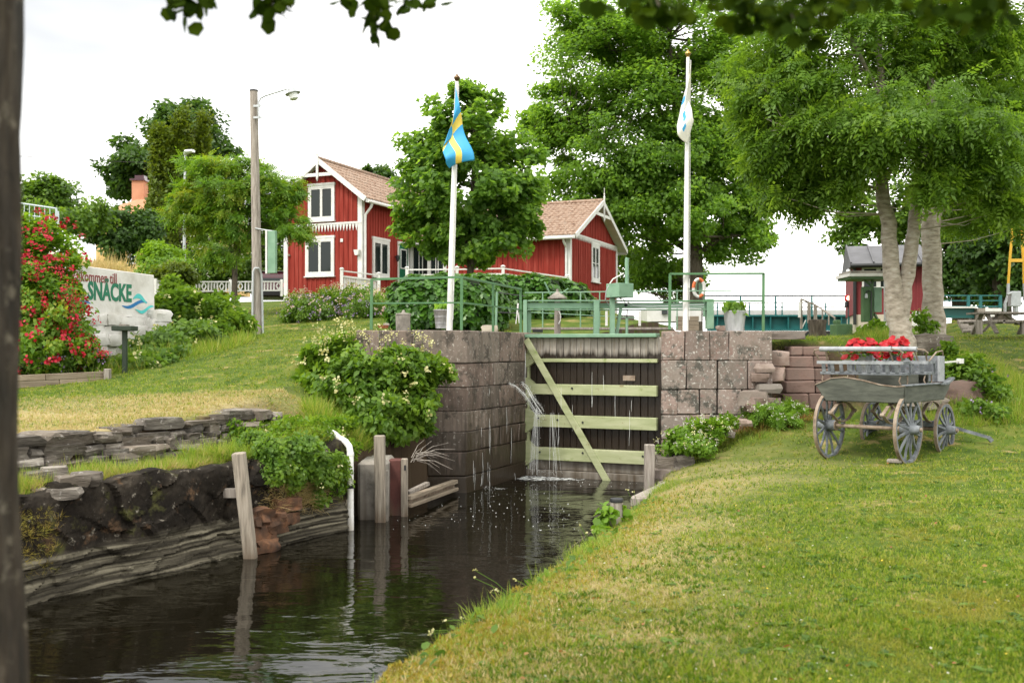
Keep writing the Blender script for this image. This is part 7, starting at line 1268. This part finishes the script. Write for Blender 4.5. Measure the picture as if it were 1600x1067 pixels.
# dry red-brown weeds on the rubble
def tufts(name, label, P, proto, S, mat, seed, kind='stuff', tilt=.18, rv=None, cat=None):
    g = np.random.default_rng(seed); n = len(P); Rr = zrot(n, g, tilt); o = scatter(name, proto, P, Rr, S, M[mat], rv=g.random(n) if rv is None else rv, kind=kind); return o
M['sorrel'] = leafmat('sorrel_weed', [(.20, .09, .03), (.32, .15, .05), (.25, .22, .05)], trans=.3, boost=1.2)
BL1, BL2, BL3 = blades(6, 1, .16, .75, .6, 1), blades(8, 1, .034, .8, .65, 2), blades(5, 1, .34, .55, .7, 3)
BL4 = blades(4, 1, .02, .40, .32, 5); M['moss'] = leafmat('yellow_moss', [(.20, .20, .02), (.31, .26, .03), (.36, .25, .05)], trans=.25, boost=1.2)
M['strawgrass'] = leafmat('straw_grass', [(.36, .29, .13), (.50, .41, .23), (.42, .36, .15), (.24, .28, .05)], trans=.3, boost=1.2)
def region(n, fx, seed): return fx(np.random.default_rng(seed), n)
# ------------------------------------------------------------------ grass
def grass(name, mat, X, Y, proto, size, seed, dz=-.004, tilt=.2, cond=None, rv=None):
    z = gz(X, Y); e = .12; sx = np.abs(gz(X+e, Y)-gz(X-e, Y)); sy = np.abs(gz(X, Y+e)-gz(X, Y-e)); ok = (sx < .45) & (sy < .45) & (z > .12)
    if cond is not None: ok &= cond
    g = np.random.default_rng(seed); n = int(ok.sum()); S = (size if np.ndim(size) else np.full(len(X), size))[ok]
    P = np.stack([X, Y, z+dz], -1)[ok]; return scatter(name, proto, P, zrot(n, g, tilt), S*g.uniform(.6, 1.25, n), M[mat], rv=g.random(n) if rv is None else rv[ok], kind='stuff')
g = np.random.default_rng(200)
def spread(n, y0, y1, xf0, xf1, pw=1.):                     # thinner and larger with distance
    u = g.random(n); y = 1/(1/y0+(1/y1-1/y0)*u) if pw == 1 else y0+(y1-y0)*u; a = g.uniform(xf0, xf1, n); return a*y, y
X_, Y_ = spread(100000, 4.2, 19.5, -.22, .66); xr_ = np.interp(Y_, RY, RX)
c_ = (X_ > xr_+.02); grass('grass', 'lawn', X_, Y_, BL1, np.clip(.028+.0018*Y_, .02, .065)*(1+.28*wob(X_*2.6, Y_*2.6)), 201, cond=c_ & (g.random(len(X_)) > dryness(X_, Y_)*.9), tilt=.45)
X_, Y_ = spread(27000, 11.5, 34, -.52, -.0); grass('grass', 'lawn', X_, Y_, BL1, np.clip(.024+.0018*Y_, .02, .08), 202, tilt=.4, cond=(g.random(len(X_)) > dryness(X_, Y_)*.97) & (X_ < np.interp(Y_, LY, LX)-1.2) & ~((Y_ > 15.8) & (X_ > -2.6) & (Y_ < 20)))
X_, Y_ = spread(11000, 17.5, 40, .14, .62); grass('grass', 'lawn', X_, Y_, BL1, np.clip(.02+.002*Y_, .02, .1), 203, cond=X_ > np.interp(Y_, RY, RX)+1.6)
# rough tufts along the water edge on the right, and on the ledge at the left
n = 3000; Y_ = g.uniform(4.8, 15.5, n); X_ = np.interp(Y_, RY, RX)-.06+np.abs(g.normal(size=n))*.24; k_ = wob(Y_*3.2, Y_*1.7); grass('grass', 'tallgrass', X_, Y_, BL2, g.uniform(.04, .15, n)*np.clip(.65+.7*k_, .25, 1.3), 204, tilt=.45, cond=k_+g.random(n)*.8 > .05)
Y_ = g.uniform(5, 13, 300); X_ = np.interp(Y_, RY, RX)+np.abs(g.normal(size=300))*.16; T = np.stack([X_, Y_, gz(X_, Y_)+.02], -1); scatter('edge_weeds', LEAF, T, frames(g.normal(size=(300, 3))*.5+(-.3, -.2, .8), g), g.uniform(.03, .09, 300), M['shrub'], kind='stuff')
n = 15000; Y_ = 1/(1/4.5+(1/13-1/4.5)*g.random(n)); X_ = np.interp(Y_, RY, RX)-.12+np.abs(g.normal(size=n))*.35; grass('moss', 'moss', X_, Y_, BL3, g.uniform(.02, .04, n), 216, tilt=.6)
n = 24000; Y_ = 1/(1/4.6+(1/14-1/4.6)*g.random(n)); X_ = np.interp(Y_, RY, RX)+np.abs(g.normal(size=n))*1.3; grass('grass', 'strawgrass', X_, Y_, BL1, g.uniform(.025, .05, n), 217, tilt=.6, cond=g.random(n) < dryness(X_, Y_)*1.2)
Y_ = g.uniform(8.6, 13.0, 9000); X_ = np.interp(Y_, LY, LX)-.30-g.random(9000)*.80; grass('grass', 'tallgrass', X_, Y_, BL2, g.uniform(.04, .19, 9000), 205, tilt=.3)
Y_ = g.uniform(12.4, 15.7, 9000); X_ = np.interp(Y_, LY, LX)-.40-g.random(9000)*(.55+.75*sst(Y_, 13, 14.5)); grass('grass', 'tallgrass', X_, Y_, BL2, g.uniform(.08, .28, 9000), 206, tilt=.3)
Y_ = g.uniform(8.7, 12.9, 2600); X_ = np.interp(Y_, LY, LX)-.24-g.random(2600)*.25; grass('grass', 'drygrass', X_, Y_, BL2, g.uniform(.03, .13, 2600), 207, tilt=.9)
Y_ = g.uniform(9.5, 14.5, 14000); X_ = np.interp(Y_, LY, LX)-1.35-np.abs(g.normal(size=14000))*2.3; grass('grass', 'strawgrass', X_, Y_, BL1, g.uniform(.03, .06, 14000), 208, tilt=.5)
# the dry meadow above the sign wall
n = 26000; s_ = g.uniform(-9, 3.6, n); d_ = -np.abs(g.normal(size=n))*2.2-.42; X_ = WP[0]-WU[0]*s_+WR_[0]*d_; Y_ = WP[1]-WU[1]*s_+WR_[1]*d_; X_ = np.where(Y_ > 21, -7.75-.33*(Y_-21)-np.abs(d_)*1.3, X_); grass('dry_grass', 'drygrass', X_, Y_, BL4, g.uniform(.2, .75, n), 209, tilt=.22)
n = 6000; Y_ = g.uniform(21, 30, n); X_ = -7.4-.30*(Y_-21)+g.normal(size=n)*.5; grass('grass', 'tallgrass', X_, Y_, BL2, g.uniform(.15, .5, n), 210, tilt=.3, cond=(Y_ > 21.3))
n = 3000; X_ = g.uniform(-7.2, -5.6, n); Y_ = 18.2+(X_+7.2)*1.6+g.normal(size=n)*.6; grass('grass', 'tallgrass', X_, Y_, BL2, g.uniform(.04, .34, n), 211, tilt=.4, cond=wob(X_*4, Y_*3) > -.25)
# weeds round the trunks and along the slope on the right
n = 6500; X_ = g.uniform(6.9, 9.6, n); Y_ = g.uniform(16.4, 20.2, n); grass('grass', 'tallgrass', X_, Y_, BL2, g.uniform(.06, .26, n), 212, tilt=.3)
n = 700; X_ = g.uniform(4.4, 6.9, n); Y_ = g.uniform(18.5, 20.2, n); grass('grass', 'tallgrass', X_, Y_, BL2, g.uniform(.04, .10, n), 218, tilt=.4)
n = 700; X_ = 4.35+g.normal(size=n)*.35; Y_ = 17.3+g.normal(size=n)*.35; grass('sorrel', 'sorrel', X_, Y_, BL2, g.uniform(.1, .28, n), 213, tilt=.4)
n = 900; X_ = g.uniform(2.6, 4.4, n); Y_ = g.uniform(16.0, 17.0, n); grass('grass', 'tallgrass', X_, Y_, BL2, g.uniform(.05, .16, n), 214, tilt=.4)
# clover, daisies, dandelions and fallen leaves in the near lawn
X_, Y_ = spread(14000, 4.3, 14, -.1, .62); pn = wob(X_*1.6, Y_*1.6)+.5*wob(X_*5, Y_*5) > .15; grass('clover', 'lawn', X_, Y_, BL3, .042, 215, cond=(X_ > np.interp(Y_, RY, RX)+.5) & pn, tilt=.6, rv=g.uniform(0, .35, 14000))
X_, Y_ = spread(260, 4.4, 12, -.05, .6); T = []; RR = []
for x, y in zip(X_, Y_):
    if x > np.interp(y, RY, RX)+.3:
        for k in range(6): a = k*1.05+g.normal()*.2; T.append((x, y, g1(x, y)+.008)); RR.append((math.cos(a), math.sin(a), .35+g.normal()*.15))
T = np.array(T); n = len(T); scatter('plantain_weeds', LEAF, T, frames(np.tile((0, 0, 1.), (n, 1))+g.normal(size=(n, 3))*.1, g, np.array(RR)), g.uniform(.035, .075, n), M['shrub'], kind='stuff')
X_, Y_ = spread(230, 4.4, 15, -.05, .6); ok = X_ > np.interp(Y_, RY, RX)+.3
scatter('daisies', ROUND, np.stack([X_, Y_, gz(X_, Y_)+.035], -1)[ok], zrot(int(ok.sum()), g, .3), g.uniform(.006, .015, int(ok.sum())), M['whiteblossom'], kind='stuff')
X_, Y_ = spread(60, 4.6, 12, .1, .5); scatter('dandelions', ROUND, np.stack([X_, Y_, gz(X_, Y_)+.035], -1), zrot(60, g, .3), g.uniform(.008, .018, 60), M['yellowflower'], kind='stuff')
X_, Y_ = spread(150, 4.4, 14, -.05, .6); ok = X_ > np.interp(Y_, RY, RX)+.3; scatter('fallen_leaves', LEAF, np.stack([X_, Y_, gz(X_, Y_)+.03], -1)[ok], zrot(int(ok.sum()), g, .5), g.uniform(.02, .045, int(ok.sum())), M['sorrel'], kind='stuff')
# flower stalks at the water's edge
n = 420; Y_ = g.uniform(11.5, 12.3, n); X_ = np.interp(Y_, LY, LX)+.02+g.normal(size=n)*.06; T = np.stack([X_, Y_, g.uniform(.38, .75, n)], -1); scatter('hanging_grass', BL2, T, frames(np.tile((.75, -.4, .25), (n, 1))+g.normal(size=(n, 3))*.5, g), g.uniform(.06, .2, n), M['drygrass'], kind='stuff')
n = 320; Y_ = g.uniform(8.5, 9.2, n); X_ = np.interp(Y_, LY, LX)+.05+g.normal(size=n)*.06; T = np.stack([X_, Y_, g.uniform(.25, .85, n)], -1); scatter('hanging_grass', BL2, T, frames(np.tile((.75, -.4, .35), (n, 1))+g.normal(size=(n, 3))*.5, g), g.uniform(.03, .09, n), M['moss'], kind='stuff')
t = thing('flower_stalks', 'thin wild flower stalks with pale heads leaning over the water edge', 'wild flowers', on(760, 7.2)); m = MB(); T = []
for px, py, bx, d in ((743, 891, 762, 7.3), (742, 903, 764, 7.25), (693, 970, 692, 6.6), (669, 990, 668, 6.3), (675, 985, 676, 6.3), (805, 905, 800, 7.6), (768, 925, 774, 7.2), (776, 922, 780, 7.2), (915, 832, 922, 9.6), (925, 828, 930, 9.8), (906, 820, 922, 9.4), (980, 765, 992, 11.9), (990, 768, 996, 12.1), (722, 965, 726, 6.8)):
    p = at(px, py, d); x = max(at(bx, 0, d).x, float(np.interp(d, RY, RX))+.03); b = Vector((x, d+.05, g1(x, d+.05))); m.tube([b, b.lerp(p, .5)+Vector((.015, 0, .01)), p], .0028, 4, cap=False); T += [tuple(p+Vector((g.normal()*.006, g.normal()*.006, g.normal()*.004))) for _ in range(5)]
m.build('stalks', M['tallgrass'], t, world=True); T = np.array(T); scatter('heads', ROUND, T-np.array(t.location), frames(g.normal(size=(len(T), 3))+(0, 0, 1), g), g.uniform(.012, .022, len(T)), M['cream'], t, kind='stuff')
t = thing('bank_growth', 'dry twigs and roots hanging beside the waling beam at the left lock wall', on(650, 14.4) and 'twigs', at(680, 720, 14.4)); m = MB(); q = random.Random(6)
for i in range(16): a = at(q.uniform(640, 655), q.uniform(708, 722), 14.0); b = a+Vector((q.uniform(.1, .55), q.uniform(.1, .6), q.uniform(-.22, .3))); m.tube([a, a.lerp(b, .5)+Vector((0, 0, .05)), b], [.006, .004, .002], 4, cap=False)
m.build('twigs', M['greywood'], t, world=True)

# ------------------------------------------------------------------ the tree the picture is taken under
b = Vector((-1.322, 2.25, g1(-1.30, 2.25))); lobes = []
t = thing('foreground_tree', 'blurred dark trunk at the left picture edge with leafy boughs hanging in from above', 'tree', b); m = MB(); gg = np.random.default_rng(77)
K = 30; n = 28; V = []; Fc = []                             # trunk with furrowed bark
for k in range(K):
    z = b.z-.3+k*.16; r0 = .205+.02*math.exp(-k*.6)-.0008*k
    for j in range(n): a = 2*math.pi*j/n; r = r0*(1+.05*math.sin(j*2.3+1.3*math.sin(z*2.2))+.03*math.sin(j*5.1+z*6)); V.append((b.x+r*math.cos(a)+.012*math.sin(z*2), b.y+r*math.sin(a), z))
Fc = [(k*n+j, k*n+(j+1) % n, (k+1)*n+(j+1) % n, (k+1)*n+j) for k in range(K-1) for j in range(n)]; m.add(V, Fc)
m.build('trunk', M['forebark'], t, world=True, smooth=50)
m = MB(); top = Vector((b.x, b.y, b.z+4.2)); limbs = [[top-Vector((0, 0, .4)), (-.9, 3.4, 5.9), (-.2, 5.2, 6.2), (.3, 7.5, 6.4)], [top-Vector((0, 0, .3)), (.3, 2.9, 5.7), (2.2, 4.2, 5.5), (4.0, 5.2, 5.3)], [top-Vector((0, 0, .5)), (-2.4, 3.4, 5.8), (-3.6, 5.2, 6.0), (-4.4, 7.0, 6.4)], [top, (-1.2, 1.6, 6.8), (-.6, .6, 8)]]
for l in limbs: m.tube([Vector(p) for p in l], [.09, .06, .04, .015][:len(l)], 8)
m.build('boughs', M['bark'], t, world=True)
def visible_top(d): return EYE+HZ/F*d
T = []; 
for l in limbs[:3]:
    P = np.array([tuple(p) for p in l]); 
    for _ in range(46): 
        u = gg.random()*(len(P)-1.001); i = int(u); c = P[i]+(P[i+1]-P[i])*(u-i)+gg.normal(size=3)*np.array((.5, .5, .28))
        T.append(c+gg.normal(size=(34, 3))*np.array((.20, .20, .10)))
T = np.concatenate(T); T = T[T[:, 2] > EYE+(HZ+22)/F*T[:, 1]]; T = T[T[:, 1] > .8]
sp = []                                                     # sprigs that dip into the picture
def sprig(px, py, d, n, sz, rx, ry):
    c = np.array(at(px, py, d)); sp.append((c+gg.normal(size=(n, 3))*np.array((rx, rx, ry))*d/F, np.full(n, sz)))
for a in ((262, 8, 3.2, 8, .050, 9, 8), (292, 15, 3.2, 12, .052, 13, 9), (310, -6, 3.2, 10, .05, 12, 6), (425, 12, 3.1, 14, .052, 9, 12), (445, 2, 3.1, 10, .05, 14, 6), (535, 2, 3.3, 4, .045, 6, 4), (578, 18, 3.1, 12, .05, 10, 12), (596, 50, 3.1, 9, .048, 8, 9), (590, 0, 3.1, 10, .05, 22, 6), (630, 6, 3.2, 9, .048, 14, 7), (668, -2, 3.2, 5, .045, 10, 5), (940, -8, 2.8, 12, .055, 20, 9),
          (1015, 14, 2.7, 22, .04, 16, 12), (1048, 22, 2.7, 22, .042, 18, 11), (1080, -8, 2.7, 20, .042, 30, 7), (1150, 6, 2.6, 26, .042, 26, 12), (1195, 16, 2.6, 30, .042, 24, 16), (1235, 32, 2.5, 30, .042, 24, 17), (1272, 58, 2.5, 6, .042, 7, 6), (1285, 12, 2.5, 26, .042, 26, 14), (1340, 0, 2.5, 22, .042, 30, 9), (1410, -6, 2.5, 18, .042, 34, 7), (1460, 4, 2.5, 20, .042, 28, 9), (1530, 18, 2.4, 34, .042, 26, 16), (1575, 10, 2.4, 28, .042, 24, 14), (1165, 36, 2.6, 7, .04, 8, 6)): sprig(*a)
T2 = np.concatenate([a for a, s in sp]); S2 = np.concatenate([s for a, s in sp]); TT = np.concatenate([T, T2]); SS = np.concatenate([gg.uniform(.05, .075, len(T)), S2*gg.uniform(.8, 1.2, len(S2))]); n = len(TT)
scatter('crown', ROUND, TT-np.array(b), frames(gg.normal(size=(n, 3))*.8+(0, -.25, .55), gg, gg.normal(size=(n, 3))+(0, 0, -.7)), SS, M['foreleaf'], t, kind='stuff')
m = MB()
for (px, py, d, *_r) in ((292, 10, 3.2), (425, 10, 3.1), (585, 40, 3.1), (630, 0, 3.2), (1030, 10, 2.6), (1240, 30, 2.5), (1530, 10, 2.4)):
    e = at(px, py, d); best = min(((Vector(l[k]).lerp(Vector(l[k+1]), .5)) for l in limbs[:3] for k in range(len(l)-1)), key=lambda p: (p-e).length); m.tube([best, best.lerp(e, .5)+Vector((0, 0, .25)), e], [.014, .008, .003], 5, cap=False)
m.build('twigs', M['bark'], t, world=True, kind='stuff')
# ------------------------------------------------------------------ repeats share a group
GROUPS = {'mooring_post': 'grey wooden posts along the canal', 'flag_pole': 'white flag poles on the lock walls', 'zinc_bucket': 'zinc buckets with plants', 'red_petunias': 'red petunias on the wagon',
          'white_stake': 'white stakes behind the gate', 'railing': 'green railings on the lock walls', 'terrace_fence': 'white terrace fences before the houses', 'ash_tree': 'pale trunked ash trees', 'lock_wall': 'stone walls either side of the lock gate', 'bollard': 'round bollards'}
for o in list(bpy.data.objects):
    k = o.name.split('.')[0]
    if o.parent is None and k in GROUPS and 'category' in o and 'group' not in o: o['group'] = GROUPS[k]
